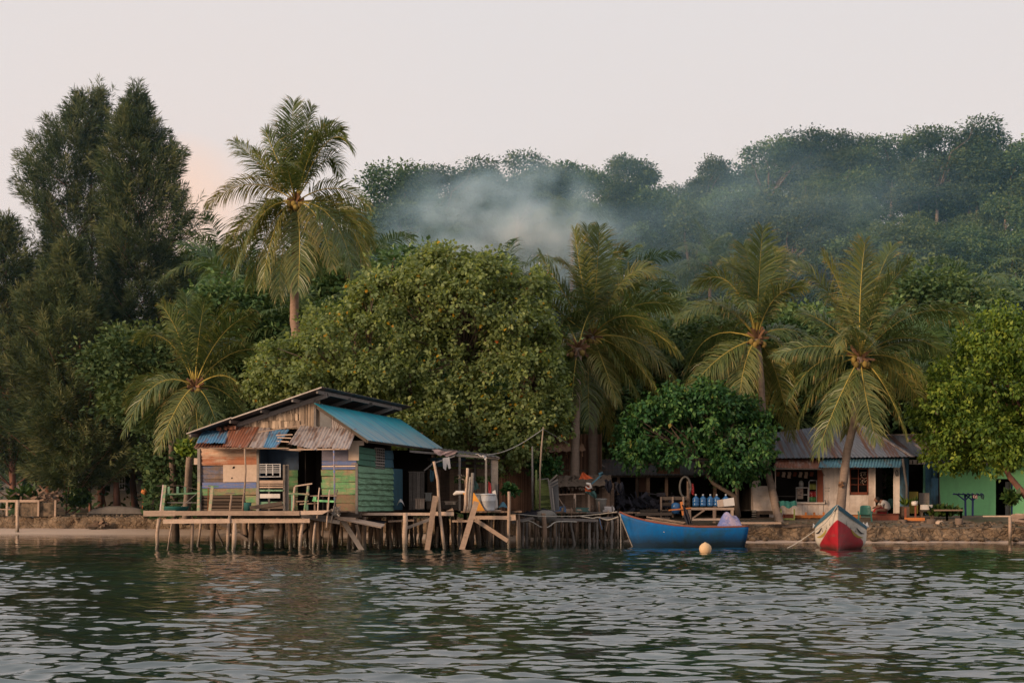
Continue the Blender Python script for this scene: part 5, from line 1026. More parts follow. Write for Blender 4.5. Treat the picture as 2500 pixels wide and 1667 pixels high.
# window with ornamental grille
w = MB()
for a in ((962, 528, 970, 742), (1103, 528, 1112, 742), (962, 528, 1112, 540), (962, 722, 1112, 742), (1030, 540, 1034, 722), (970, 612, 1103, 615), (970, 660, 1103, 664)): wpanel(w, *a, -.01, .05)
wf = w.build('window_frame', 'paint_brown_red', wh); w = MB(); wpanel(w, 970, 540, 1103, 722, .06, .02); w.build('window_pane', 'black_void', wf)
w = MB()
for i in range(26): x, y = 1045+random.random()*52, 570+random.random()*90; w.poly([(hx(x), DH+.055, hz(y)), (hx(x+random.uniform(4, 9)), DH+.055, hz(y+4)), (hx(x+4), DH+.055, hz(y-random.uniform(6, 12)))])
w.tube([(hx(1045), DH+.05, hz(575)), (hx(1055), DH+.05, hz(565)), (hx(1098), DH+.05, hz(562))], .012, 5); w.build('window_grille', 'board_tan', wf)
w = MB(); w.rr(); wpanel(w, 1158, 522, 1168, 890, -.015, .05); wpanel(w, 1312, 522, 1321, 890, -.015, .05); w.build('door_frame', 'wall_cream', wh)
w = MB(); w.tube([(hx(1330), DH-.04, hz(592)), (hx(1345), DH-.04, hz(590)), (hx(1345), DH-.04, hz(560)), (hx(1335), DH-.04, hz(545)), (hx(1328), DH-.04, hz(560)), (hx(1330), DH-.04, hz(590))], .016, 5); w.build('wall_bracket', 'metal_dark', wh)
w = MB()
for yy, xs in ((689, (765, 774, 783, 792, 799)), (715, (768, 778, 790, 797))):
    for x in xs: wpanel(w, x, yy-3, x+5, yy+3, -.006, .004)
w.build('faded_lettering', 'wood_grey', wh)
w = MB(); w.tube([(hx(758), DH-.15, hz(822)), (hx(764), DH-.15, hz(805)), (hx(762), DH-.15, hz(785)), (hx(754), DH-.15, hz(790))], .018, 5); w.build('shutter_hook', 'metal_dark', wh)
# roof
def rp4(x, y, D): return Q(z4, x, y, D)
ev = 59.3; rg = 62.6
w = MB(); w.sheet(rp4(345, 452, ev), rp4(1462, 440, ev), rp4(350, 250, rg-.2), rp4(1012, 160, rg+.4), pitch=.17, amp=.016, nv=10)
rf = w.build('roof', 'tin_roof_house', wh, label='grey tin front roof slope with rust streaks')
w = MB(); w.sheet(rp4(1474, 436, ev), rp4(1500, 425, 65.4), rp4(1012, 162, rg+.4), rp4(1040, 172, rg+2), pitch=.17, amp=.016, nv=8); w.build('roof_side', 'tin_roof_house', wh)
w = MB(); w.beam(rp4(1005, 160, rg+.38), rp4(1470, 440, ev-.03), .16, .03, (0, 0, 1)); w.build('ridge_cap', 'tin_grey', rf)
w = MB(); w.sheet(rp4(720, 535, 58.7), rp4(355, 525, 58.7), rp4(735, 455, 59.75), rp4(380, 455, 59.75), pitch=.12, amp=.015); w.build('shop_awning', 'tin_rust', wh, label='rusty tin awning over the shop window')
w = MB(); w.sheet(rp4(1372, 525, 58.6), rp4(712, 525, 58.6), rp4(1385, 447, 59.75), rp4(735, 447, 59.75), pitch=.12, amp=.02); w.build('awning', 'tin_teal_awning', wh, label='teal blue tin awning over window and door')
w = MB(); w.rr(); w.beam(rp4(355, 530, 58.75), rp4(735, 538, 58.75), .05, .04); w.rr(); w.beam(rp4(738, 530, 58.8), rp4(758, 590, 59.9), .035, .035); w.build('awning_beam', 'wood_grey', wh)
w = MB(); w.rr(); w.tube([rp4(1385, 455, 58.8), rp4(1400, 560, 58.8), rp4(1418, 680, 58.8), rp4(1418, 830, 58.8)], [.05, .055, .05, .055], 7); w.build('awning_pole', 'wood_grey', wh)
# blue side wing
bw = thing('blue_wing', 'blue boarded wing with dark open doorway beside the cream house', 'house', rp4(1520, 900, 62))
w = MB()
def bwp(x0, y0, x1, y1, D, th=.05):
    a, b = rp4(x0, y1, D), rp4(x1, y0, D); w.rr(); w.aabb(a.x, b.x, D, D+th, a.z, b.z)
bwp(1363, 450, 1432, 900, 60.6); bwp(1565, 470, 1625, 905, 62.2); bwp(1610, 610, 1668, 905, 61.9); bwp(1625, 490, 1668, 612, 62.1); w.build('wall', 'wall_blue', bw)
w = MB(); bwp(1425, 490, 1570, 905, 64.5); a = rp4(1668, 905, 62); w.aabb(a.x, a.x+.05, 62, 66, GZ, rp4(1668, 490, 62).z); w.build('inner_wall', 'interior', bw)
w = MB(); bwp(1440, 465, 1565, 500, 62.1, .04); w.build('vent_board', 'wall_cream', bw); w = MB()
for x in (1462, 1500, 1532): bwp(x, 470, x+7, 498, 62.08, .015)
w.build('vent_gap', 'black_void', bw)
w = MB(); bwp(1548, 500, 1566, 880, 62.15, .05); w.build('door_jamb', 'paint_green_side_dark', bw)
w = MB(); w.sheet(rp4(1380, 440, 61), rp4(1600, 432, 61), rp4(1255, 268, 65), rp4(1590, 262, 65), pitch=.17, amp=.016, nv=8); w.build('roof', 'tin_roof_house', bw)
w = MB(); w.beam(rp4(1490, 345, 61.9), rp4(1600, 420, 60.9), .14, .03, (0, 0, 1)); w.beam(rp4(1250, 266, 65), rp4(1595, 262, 65), .1, .05, (0, 0, 1)); w.build_each('roof_edge', 'tin_grey', bw)
# green house
gh = thing('green_house', 'bright green plastered house with dark doorway behind the blue drying rack', 'house', rp4(1980, 905, 65))
GX = 65.
w = MB()
def gp(x0, y0, x1, y1, D=GX, th=.12): a, b = rp4(x0, y1, D), rp4(x1, y0, D); w.aabb(a.x, b.x, D, D+th, a.z, b.z)
gp(1672, 500, 2128, 912); gp(2128, 500, 2252, 616); gp(2252, 500, 2700, 925); a = rp4(1672, 912, GX); w.aabb(a.x, a.x+.1, GX+.12, 70, a.z, rp4(1672, 500, GX).z); w.build('wall', 'wall_green', gh)
w = MB(); gp(2120, 610, 2260, 915, GX+.9, .05); w.build('doorway', 'black_void', gh); w = MB(); gp(2205, 640, 2250, 912, GX+.2, .04); w.build('door_curtain', 'wall_grey', gh); w = MB(); gp(2250, 618, 2262, 915, GX-.02, .03); w.build('door_frame', 'paint_navy', gh)
w = MB(); w.sheet(rp4(1640, 510, 64), rp4(2760, 505, 64), rp4(1700, 380, 68), rp4(2760, 380, 68), pitch=.17, amp=.016); w.build('roof', 'tin_roof_house', gh)
# ------------------------------------------------------------------ yard clutter on the right
def obox(name, x0, y0, x1, y1, D, dep, mat, label, cat, n=1):
    a, b = rp4(x0, y1, D), rp4(x1, y0, D); w = MB()
    for i in range(n): w.rr(); w.aabb(a.x+(b.x-a.x)*i/n+.003, a.x+(b.x-a.x)*(i+1)/n-.003, D, D+dep, a.z, b.z)
    return tag(w.build(name, mat), label, cat)
def bench(name, label, x0, x1, ytop, ybot, D, mat, thick=.05, dep=.35, legs=None, skirt=0, lm=None):
    t = thing(name, label, 'bench', rp4((x0+x1)/2, ybot, D)); a, b = rp4(x0, ytop, D), rp4(x1, ytop, D); w = MB(); w.rr(); w.aabb(a.x, b.x, D, D+dep, a.z-thick, a.z); w.build('seat', mat, t)
    if skirt: w = MB(); w.rr(); w.aabb(a.x+.02, b.x-.02, D+.02, D+.05, a.z-thick-skirt, a.z-thick-.002); w.build('apron', mat, t)
    for x in (legs or (x0+12, x1-12)):
        p = rp4(x, ytop, D); q = rp4(x, ybot, D); w = MB(); w.rr(); w.aabb(p.x-.045, p.x+.045, D+.06, D+dep-.06, q.z-.05, p.z-thick-.001); w.build('leg', lm or mat, t)
    return t
bench('front_bench', 'long low orange wooden bench along the front of the cream house', 525, 1050, 905, 965, 58.9, 'orange_wood', .12, .4, (560, 640, 740, 960, 1030))
w = MB()
for x in (613, 680, 755): w.rr(); p = rp4(x, 905, 58.95); w.aabb(p.x-.04, p.x+.04, 58.92, 58.98, p.z+.002, p.z+.12)
tag(w.build('wood_pegs', 'orange_wood'), 'row of short orange pegs standing on the long front bench', 'pegs')
obox('carton', 440, 897, 527, 928, 58.6, .3, 'paint_brown_red', 'brown carton at the left end of the orange bench', 'box')
tt = thing('stall_table', 'small yellow legged table with teal cloth in front of the shop window', 'table', rp4(470, 940, 58))
w = MB(); a, b = rp4(405, 850, 58), rp4(540, 850, 58)
w.grid(lambda u, v: (a.x+(b.x-a.x)*u, 58+.45*v, a.z+.28*(1 if .12 < v < .9 else .55)+.02*math.sin(u*17)-.03*abs(u-.5)), 16, 8); w.grid(lambda u, v: (a.x+(b.x-a.x)*u, 58+.02*math.sin(u*20), a.z+.05+.06*math.sin(u*9)+.2*v), 16, 3); w.build('cloth', 'paint_teal', tt)
for x in (415, 520): w = MB(); w.rr(); w.beam(rp4(x, 940, 58.05), rp4(x, 855, 58.05), .05, .05); w.build('leg', 'paint_yellowgreen', tt)
w = MB(); w.rr(); w.beam(rp4(420, 938, 58), rp4(525, 938, 58), .07, .05); w.build('stretcher', 'paint_yellowgreen', tt)
# plastic armchair
ch = thing('plastic_armchair', 'green plastic armchair seen from behind in front of the cream wall', 'chair', z4 and rp4(1085, 970, 57.6))
D = 57.6; w = MB(); w.grid(lambda u, v: rp4(1042+92*u-(2*u-1)*6*v, 905-78*v*(1-.12*(2*u-1)**4), D-.02+.1*(1-(2*u-1)**2)), 10, 8); o = w.build('backrest', 'plastic_green', ch); o.modifiers.new('s', 'SOLIDIFY').thickness = .02
w = MB()
for i in range(5): y = 845+i*12; w.beam(rp4(1052, y, D-.05), rp4(1124, y, D-.05), .012, .02)
w.build('back_slot', 'plastic_green', ch)
w = MB(); p = rp4(1036, 915, D); q = rp4(1140, 915, D); w.aabb(p.x, q.x, D+.02, D+.45, p.z-.03, p.z); w.build('seat', 'plastic_green', ch)
for x0, x1 in ((1036, 1030), (1134, 1140)):
    w = MB(); w.tube([rp4(x0, 910, D), rp4(x1, 880, D-.0), rp4(x1, 876, D+.4)], .03, 6); w.build('armrest', 'plastic_green', ch)
    for dy in (0, .42): w = MB(); w.beam(rp4(x1, 972, D+dy), rp4(x0, 905, D+dy), .055, .05); w.build('leg', 'plastic_green', ch)
ch2 = thing('plastic_chair', 'green plastic chair inside the open doorway', 'chair', rp4(1290, 890, 61)); w = MB(); w.grid(lambda u, v: rp4(1265+50*u, 835-62*v*(1-.3*(2*u-1)**4), 61+.06*(1-(2*u-1)**2)), 8, 6); w.build('backrest', 'plastic_green', ch2); w = MB(); p = rp4(1262, 840, 61); w.aabb(p.x, p.x+.45, 61, 61.4, p.z-.03, p.z); w.build('seat', 'plastic_green', ch2)
for x in (1264, 1316):
    w = MB(); w.beam(rp4(x, 905, 61), rp4(x, 840, 61), .04, .04); w.build('leg', 'plastic_green', ch2)
dyb = bench('door_bench', 'wide red brown bench in front of the doorway where the person sits', 1138, 1358, 893, 990, 58.2, 'paint_brown_red', .06, .6, (1178, 1300), .42, 'wood_dark')
bench('orange_bench', 'small bright orange bench in the yard right of the doorway', 1415, 1562, 925, 1000, 57.2, 'orange_wood', .13, .3, (1440, 1545), 0, 'wood_warm')
bench('rail_bench', 'grey rail bench on posts in front of the blue wing', 1530, 1640, 865, 950, 58.4, 'wood_dark_h', .06, .3)
bench('high_rail', 'rough wooden rail on two stout posts in front of the green house', 1640, 1866, 860, 985, 57.8, 'wood_warm_h', .06, .12, (1742, 1855), 0, 'wood_warm')
obox('blue_box', 1140, 880, 1165, 895, 58.3, .2, 'wood_dark', 'small dark block at the left end of the red brown bench', 'block')
for i, (x0, y0, x1, y1, D, lb) in enumerate(((1350, 940, 1420, 1002, 57, 'square cut log seat at the left end of the yard'), (1572, 935, 1650, 1004, 56.8, 'wide tree stump beside the small orange bench'), (1803, 930, 1865, 1010, 56.3, 'tall tree stump beneath the wooden rail'), (1908, 958, 1942, 1003, 57, 'small stump under the blue drying rack'))):
    p, q = rp4((x0+x1)/2, y1, D), rp4((x0+x1)/2, y0, D); r = (rp4(x1, y0, D).x-rp4(x0, y0, D).x)/2; w = MB(); w.rr(.4, 1); w.tube([p-Vector((0, 0, .1)), p.lerp(q, .5), q], [r*1.1, r*.95, r], 12, jit=.08); tag(w.build('tree_stump', 'bark'), lb, 'stump')
w = MB(); c = rp4(1680, 985, 56.6); w.lathe(c-Vector((0, 0, .12)), [(0, 0), (.16, .02), (.2, .12), (.16, .24), (.07, .3), (0, .31)], 9)
for i, v in enumerate(w.v): w.v[i] = v+Vector((random.uniform(-.03, .03), 0, random.uniform(-.03, .03)))
tag(w.build('coral_rock', 'board_tan'), 'pale round coral rock between two stumps', 'rock')
ob = obox('leaning_door', 1436, 718, 1508, 892, 60.9, .06, 'rachis', 'mustard yellow cabinet door leaning by the blue wing', 'board')
obox('leaning_board', 1515, 728, 1598, 820, 61.2, .05, 'wood_grey', 'grey board standing beside the mustard door', 'board')
obox('foam_crate', 1543, 822, 1625, 862, 58.5, .35, 'foam', 'white foam crate on the grey rail bench', 'box')
bs = thing('post_basket', 'small white pot with a plant on a red post', 'pot', rp4(1487, 920, 57.6)); w = MB(); w.rr(); w.beam(rp4(1487, 925, 57.6), rp4(1487, 828, 57.6), .06, .05); w.build('post', 'paint_brown_red', bs); w = MB(); w.lathe(rp4(1480, 828, 57.6), [(0, 0), (.11, 0), (.15, .18), (.13, .18), (0, .15)], 10); w.build('pot', 'foam', bs)
def tuftplant(name, c, n, h, r, mat, label, cat='plant', lance=True, wd=1.):
    nn = n; az = rng.uniform(0, 6.283, nn); el = rng.uniform(.5, 1.4, nn); t = np.stack([np.cos(az)*np.cos(el), np.sin(az)*np.cos(el), np.sin(el)], 1); cc = np.array(c)[None]+t*rng.uniform(0, .3, nn)[:, None]*h+rng.normal(size=(nn, 3))*r*np.array([.4, .4, .05])
    me = leaves(name, cc, t, unit(rng.normal(size=(nn, 3))+np.array([0, -.5, .5])), h*rng.uniform(.5, 1., nn), T_LANCE*np.array([1, wd, 1]), rng.uniform(.1, .95, nn), mat); return tag(link(name, me), label, cat)
tuftplant('potted_plant', rp4(1483, 815, 57.6), 30, .35, .08, 'leaf_shrub', 'wispy plant growing out of the white pot on the red post')
tuftplant('yard_shrub', rp4(1700, 915, 58.6), 420, .5, .5, 'leaf_shrub', 'low dark green shrub beside the wooden rail', lance=False, wd=1.8)
tuftplant('agave_plant', rp4(1405, 835, 58.6), 14, .5, .05, 'leaf_bright', 'spiky pale plant at the foot of the bent awning pole')
obox('plant_stand', 1375, 835, 1440, 930, 58.8, .3, 'wood_dark', 'dark wooden stand under the spiky plant', 'stand')
for i, (x0, x1) in enumerate(((1400, 1408),)): obox('red_stake', x0, 850, x1+8, 935, 57.9, .06, 'paint_brown_red', 'short red post left of the small orange bench', 'post')
# drying rack
dk = thing('drying_rack', 'dark blue forked clothes rack standing before the green house', 'rack', rp4(1915, 950, 61))
for xa, xt in ((1888, 1883), (1943, 1945)):
    w = MB(); w.beam(rp4(xa, 945, 61), rp4(xt, 740, 61), .07, .07); w.build('post', 'paint_navy', dk); w = MB(); w.beam(rp4(xt, 790, 60.95), rp4(xt-70, 735, 60.95), .05, .05); w.beam(rp4(xt, 790, 60.95), rp4(xt+45, 738, 60.95), .05, .05); w.build_each('brace', 'paint_navy', dk)
w = MB()
for i in range(7): x = 1795+i*36; w.beam(rp4(x, 733, 60.2), rp4(x+14, 740, 61.8), .05, .04, (0, 0, 1))
w.beam(rp4(1785, 738, 60.9), rp4(2030, 745, 60.9), .06, .05, (0, 0, 1)); w.build_each('top_slat', 'paint_navy', dk)
w = MB(); w.beam(rp4(1870, 940, 60.8), rp4(1965, 942, 60.8), .08, .08); w.beam(rp4(1880, 918, 61), rp4(1960, 945, 61), .05, .05); w.build('foot', 'paint_navy', dk)
cloth(z4, [(1945, 742), (1985, 742), (1950, 772), (1980, 775)], 60.5, 'cloth_pink', 'drying_cloth', 'pink cloth hung on the blue drying rack', 'laundry'); cloth(z4, [(2000, 735), (2036, 740), (2010, 775), (2032, 778)], 60.5, 'cloth_teal', 'drying_cloth', 'dark teal cloth at the right end of the drying rack', 'laundry')
# coral rubble and posts at the far right shore
w = MB(); w.rr(); w.tube([rp4(2240, 1130, 54.2)-Vector((0, 0, .4)), rp4(2241, 1000, 54.2), rp4(2240, 915, 54.3)], .06, 7); w.rr(); w.beam(rp4(2025, 914, 54.4), rp4(2245, 914, 54.3), .05, .05); tag(w.build('shore_rail', 'wood_warm'), 'thin wooden rail and post standing at the right sea wall', 'rail')
w = MB()
for i in range(16):
    y = random.uniform(895, 985); p = rp4(2250+random.uniform(0, 60), y, 56+random.uniform(-.4, .6)); w.rr(); w.beam(p, p+Vector((random.uniform(1.2, 2), random.uniform(-.2, .3), random.uniform(-.3, .3))), .09, .07)
tag(w.build('driftwood_pile', 'wood_warm_h'), 'pile of dry driftwood poles at the far right', 'driftwood')
def rocks(name, n, rf, label, mat='coral_wall', smin=.06, smax=.2):
    w = MB()
    for i in range(n):
        c = rf(); s = random.uniform(smin, smax); w.rr(); b0 = len(w.v); w.lathe(c, [(0, -s*.4), (s*.8, -s*.3), (s, 0), (s*.6, s*.5), (0, s*.6)], 6)
        for k in range(b0, len(w.v)): w.v[k] = w.v[k]+Vector([random.uniform(-s*.25, s*.25) for _ in range(3)])
    return tag(w.build(name, mat), label, 'rubble', kind='stuff')
def gpt(px, off): D = ip(SH, px)+ip(WOFF, px)+off; x = (px-1250)/F*D; return Vector((x, D, groundz(x, D)))
rocks('coral_rubble', 150, lambda: gpt(random.uniform(1780, 2550), random.uniform(.2, 2)), 'coral stones and rubble scattered on top of the right shore', smin=.04, smax=.13)
rocks('beach_rubble', 120, lambda: gpt(random.uniform(-50, 500), random.uniform(.1, 1.5)), 'stones lying along the top of the left sea wall', smin=.05, smax=.16)
rocks('wall_foot_rubble', 170, lambda: (lambda px: Vector(((px-1250)/F*(ip(SH, px)+ip(WOFF, px)-.3), ip(SH, px)+ip(WOFF, px)-.3, .12)))(random.uniform(-100, 2550)), 'small stones at the foot of the sea wall', smin=.04, smax=.17)
w = MB(); w.rr(); w.beam(Q(z4, 75, 968, 55.2), Q(z4, 410, 968, 55.2), .07, .3, (0, 1, 0)); tag(w.build('long_plank', 'wood_warm_h'), 'long pale plank lying on the sea wall right of the blue boat', 'plank')
w = MB()
for i in range(20): w.rr(); p = gpt(random.uniform(1880, 1990), random.uniform(-.1, .5)); w.beam(p, p+Vector((random.uniform(.3, 1), random.uniform(-.1, .2), random.uniform(-.03, .08))), .08, .03)
tag(w.build('broken_boards', 'wood_dark_h'), 'dark broken boards on the sea wall below the leaning palm', 'boards')
w = MB()
for r in range(5):
    for i in range(3): w.rr(); p = rp4(95+i*35, 945-r*16, 59.5); w.box(p, (.25, 0, random.uniform(-.02, .02)), (0, .12, 0), (0, 0, .07))
tag(w.build('stone_stack', 'concrete'), 'stack of grey flat stones in the gap left of the cream house', 'stones')
# seated person in front of the doorway
pr = thing('person', 'person bent forward in white shirt and red patterned skirt sitting on the bench', 'person', rp4(1250, 893, 58.5))
def skin(name, pts, edges, rad, mat, parent, sub=1):
    me = bpy.data.meshes.new(name); r = rootof(parent); me.from_pydata([tuple(Vector(p)-r.location) for p in pts], edges, []); o = bpy.data.objects.new(name, me); C.objects.link(o); o.parent = parent
    m = o.modifiers.new('skin', 'SKIN'); m.use_smooth_shade = True
    for i, rr_ in enumerate(rad): me.skin_vertices[0].data[i].radius = (rr_, rr_) if not isinstance(rr_, tuple) else rr_
    me.skin_vertices[0].data[0].use_root = True
    s = o.modifiers.new('sub', 'SUBSURF'); s.levels = sub; s.render_levels = sub; me.materials.append(MATS[mat]); return o
B0 = rp4(1262, 893, 58.5); v = lambda x, y, z: B0+Vector((x, y, z))
# pelvis, spine, neck, head, legs hanging to the left/front, arms resting on the knees
pts = [v(0, 0, .13), v(-.08, -.02, .36), v(-.2, -.04, .5), v(-.33, -.06, .55), v(-.42, -.08, .55), v(-.2, -.17, .14), v(-.52, -.22, .14), v(-.50, -.24, -.26), v(-.60, -.27, -.30), v(-.2, .12, .14), v(-.54, .08, .12), v(-.52, .06, -.28), v(-.63, .05, -.30),
       v(-.2, -.22, .44), v(-.38, -.26, .28), v(-.56, -.22, .24), v(-.2, .14, .44), v(-.40, .16, .28), v(-.58, .08, .22)]
edges = [(0, 1), (1, 2), (2, 3), (3, 4), (0, 5), (5, 6), (6, 7), (7, 8), (0, 9), (9, 10), (10, 11), (11, 12), (2, 13), (13, 14), (14, 15), (2, 16), (16, 17), (17, 18)]
rad = [.14, .13, .13, .055, .05, .09, .065, .045, .04, .09, .065, .045, .04, .055, .042, .03, .055, .042, .03]
skin('body', pts, edges, rad, 'skin', pr)
w = MB(); hc = v(-.46, -.09, .56); w.lathe(hc+Vector((.0, 0, -.11)), [(0, 0), (.05, .01), (.085, .07), (.095, .13), (.08, .19), (.04, .22), (0, .23)], 14); w.beam(hc+Vector((-.09, 0, 0)), hc+Vector((-.115, 0, -.03)), .02, .02); w.build('head', 'skin', pr)
w = MB(); w.lathe(hc+Vector((.02, 0, -.01)), [(.1, 0), (.107, .05), (.09, .1), (.05, .135), (0, .14)], 14); w.build('hair', 'hair', pr)
skin('shirt', [v(.01, 0, .1), v(-.05, -.02, .33), v(-.19, -.04, .49), v(-.27, -.05, .53), v(-.2, -.22, .45), v(-.33, -.25, .33), v(-.2, .14, .45), v(-.34, .16, .33)], [(0, 1), (1, 2), (2, 3), (2, 4), (4, 5), (2, 6), (6, 7)], [.185, .195, .16, .085, .08, .07, .08, .07], 'cloth_white', pr)
skin('skirt', [v(0, 0, .08), v(-.22, -.05, .12), v(-.5, -.08, .10), v(-.52, -.08, -.12)], [(0, 1), (1, 2), (2, 3)], [(.17, .2), (.14, .21), (.12, .2), (.10, .17)], 'cloth_red', pr)
for yy in (-.23, .08):
    for k in range(5):
        w = MB(); a = v(-.56, yy+(k-2)*.016+.005, .225); l = (.045, .06, .068, .062, .05)[k]; w.tube([a, a+Vector((-l*.5, 0, -.005)), a+Vector((-l*.9, 0, -.03))], [.009, .008, .006], 5); w.build('finger', 'skin', pr)
# ------------------------------------------------------------------ left shore
lh = thing('grey_house', 'pale grey house with white barred windows in shade behind the casuarina trees', 'house', P(330, 1255, 84))
w = MB(); a, b = P(165, 1262, 84), P(500, 1140, 84); w.aabb(a.x, b.x, 84, 90, a.z-.3, b.z); w.build('wall', 'wall_grey', lh); w = MB(); a, b = P(165, 1262, 83.95), P(500, 1205, 83.95); w.aabb(a.x, b.x, 83.9, 83.98, a.z-.3, b.z); w.build('plinth', 'concrete', lh)
w = MB(); w.sheet(P(130, 1142, 83), P(520, 1142, 83), P(200, 1085, 88), P(470, 1085, 88), pitch=.2, amp=.02); w.build('roof', 'tin_grey', lh)
for (x0, x1, y0, y1) in ((280, 305, 1165, 1195), (395, 422, 1163, 1196), (180, 205, 1170, 1200)):
    w = MB(); a, b = P(x0, y1, 83.9), P(x1, y0, 83.9); w.aabb(a.x, b.x, 83.88, 83.93, a.z, b.z); wn = w.build('window', 'black_void', lh); w = MB()
    for k in range(5): x = a.x+(b.x-a.x)*k/4; w.aabb(x-.03, x+.03, 83.82, 83.86, a.z, b.z)
    for k in range(3): z = a.z+(b.z-a.z)*k/2; w.aabb(a.x-.03, b.x+.03, 83.80, 83.82, z-.03, z+.03)
    w.build('window_bars', 'plastic_white', wn)
lf = thing('shore_fence', 'low weathered wooden fence along the top of the left sea wall', 'fence', P(60, 1260, 74.2))
D = 74.3
for x in (18, 75, 92, 45, 97): pass
w = MB(); w.rr(.6, 1); w.beam(Q(z5, -100, 1028, D), Q(z5, 402, 1028, D), .12, .07); w.rr(); w.beam(Q(z5, -100, 1112, D), Q(z5, 110, 1115, D), .06, .05); w.build('rail', 'wood_warm_h', lf)
for x, yb in ((70, 1180), (165, 1180), (395, 1185), (570, 1185), (-40, 1180)): w = MB(); w.rr(.5, 1); w.beam(Q(z5, x, yb, D), Q(z5, x+4, 1018, D), .1, .08); w.build('post', 'wood_warm', lf)
w = MB(); w.rr(.6, 1); w.pole(Q(z5, 185, 1340, 72.5)-Vector((0, 0, .4)), Q(z5, 185, 1020, 72.7), .1, .09); w.build('post', 'wood_warm', lf)
w = MB()
for (x0, x1) in ((205, 385), (412, 555)): w.rr(); a, b = Q(z5, x0, 1185, D+.1), Q(z5, x1, 1045, D+.1); w.aabb(a.x, b.x, D+.1, D+.16, a.z, b.z)
w.build_each('wall_panel', 'coral_wall', lf)
w = MB()
for i in range(40): p = Q(z5, random.uniform(120, 620), random.uniform(930, 1050), D+random.uniform(.6, 1.6)); w.rr(); d = Vector((random.uniform(-1, 1), random.uniform(-.3, .3), random.uniform(-.4, .8)))*.35; w.beam(p-d, p+d, .09, .05)
tag(w.build('timber_heap', 'wood_dark'), 'heap of dark broken timber behind the left fence', 'timber', kind='stuff')
w = MB(); c = Q(z5, 1015, 1280, 73.2); 
for i in range(16): w.rr(); d = Vector((random.uniform(-.9, .9), random.uniform(-.3, .3), random.uniform(-.35, .45))); w.beam(c-d*.6, c+d*.6, .12, .08)
tag(w.build('root_stump', 'wood_dark'), 'dark washed up root stump lying against the left sea wall', 'stump')
cn = thing('beached_canoe', 'small pale canoe lying upturned between the casuarina trunks', 'canoe', Q(z5, 1220, 1160, 77)); w = MB(); c = Q(z5, 1220, 1150, 77); w.grid(lambda u, v: c+Vector((-1.7+3.4*u, .35*math.cos(math.pi*v)*math.sin(math.pi*u)**.6, .42*math.sin(math.pi*v)*math.sin(math.pi*u)**.5-.05)), 16, 8); w.build('hull', 'wood_grey', cn)
w = MB(); c = P(352, 1200, 76); w.lathe(c-Vector((0, 0, .2)), [(0, 0), (.12, .04), (.17, .2), (.1, .36), (0, .4)], 12); w.rr(); w.tube([c, c-Vector((.1, 0, .9))], .02, 5); tag(w.build('float_on_stake', 'orange_wood'), 'orange fishing float on a thin stake beside the casuarina trunk', 'float')
# ------------------------------------------------------------------ coconut palms
def frond_mesh(p0, p1, p2, name, mat='leaf_palm', n=112, lmax=1.35, width=.038, stiff=.5, tone=.5, twist=None):
    """midrib is a quadratic curve, leaflets are drooping three part blades on both sides"""
    p0, p1, p2 = [np.array(p, float) for p in (p0, p1, p2)]
    bz = lambda t: (1-t)[:, None]**2*p0+2*(t*(1-t))[:, None]*p1+(t**2)[:, None]*p2
    tg = lambda t: unit(2*(1-t)[:, None]*(p1-p0)+2*t[:, None]*(p2-p1))
    L = np.linalg.norm(p2-p0)*1.06; n = int(n*max(.5, min(1.25, L/4.2)))
    t = np.concatenate([np.linspace(.13, .995, n)+rng.normal(size=n)*.003]*2).clip(.1, 1); sd = np.repeat([1., -1.], n)
    B = bz(t); T = tg(t); up = np.array([0, 0, 1.]); S = np.cross(T, up); S[np.linalg.norm(S, axis=1) < .15] += np.array([.3, .1, 0]); S = unit(S); Nn = unit(np.cross(S, T)); tw = random.choice((-1, 1))*random.uniform(.45, 1.05) if twist is None else twist; tw = tw*np.abs(T[:, :1])**.7*(1-.35*t[:, None]); S, Nn = S*np.cos(tw)+Nn*np.sin(tw), Nn*np.cos(tw)-S*np.sin(tw)
    ln = lmax*min(1.1, .35+.65*L/4.2)*np.sin(np.pi*np.clip(t*.80+.16, 0, 1))**.55*np.where(t < .3, .55+1.5*(t-.0), 1).clip(0, 1)*rng.uniform(.82, 1.08, 2*n)*np.where(rng.random(2*n) < .04, .45, 1)
    fan = np.clip(.45+.9*t**3, 0, 1.6)
    d = unit(T*fan[:, None]+S*sd[:, None]*.85+Nn*(.30*stiff)+rng.normal(size=(2*n, 3))*.09)
    g = (.95-stiff*.65)*rng.uniform(.6, 1.35, 2*n)*(1+.5*np.sin(t*23+random.uniform(0, 6))*np.sin(t*61+sd))
    Wd = unit(T-d*np.sum(T*d, 1, keepdims=True)+rng.normal(size=(2*n, 3))*.25)
    V = []; cur = B; prof = (.55, 1., .75, .06)
    for k in range(4):
        V += [cur-Wd*(width*prof[k]/2), cur+Wd*(width*prof[k]/2)]
        if k < 3: cur = cur+d*(ln/3)[:, None]; d = unit(d+np.array([0, 0, -1.])*(g*(.55+.5*k))[:, None])
    V = np.stack(V, 1).reshape(-1, 3); b = np.arange(2*n)*8
    Fc = np.concatenate([np.stack([b+2*k, b+2*k+1, b+2*k+3, b+2*k+2], 1) for k in range(3)])
    r = np.clip(tone+rng.normal(size=2*n)*.12, .03, .9); rn = np.concatenate([r, r, np.where(rng.random(2*n) < .12, .96, np.clip(r+.12, 0, .9))])
    return npmesh(name, V, Fc, 4, rn, mat), [Vector(x) for x in bz(np.linspace(0, .97, 9))]
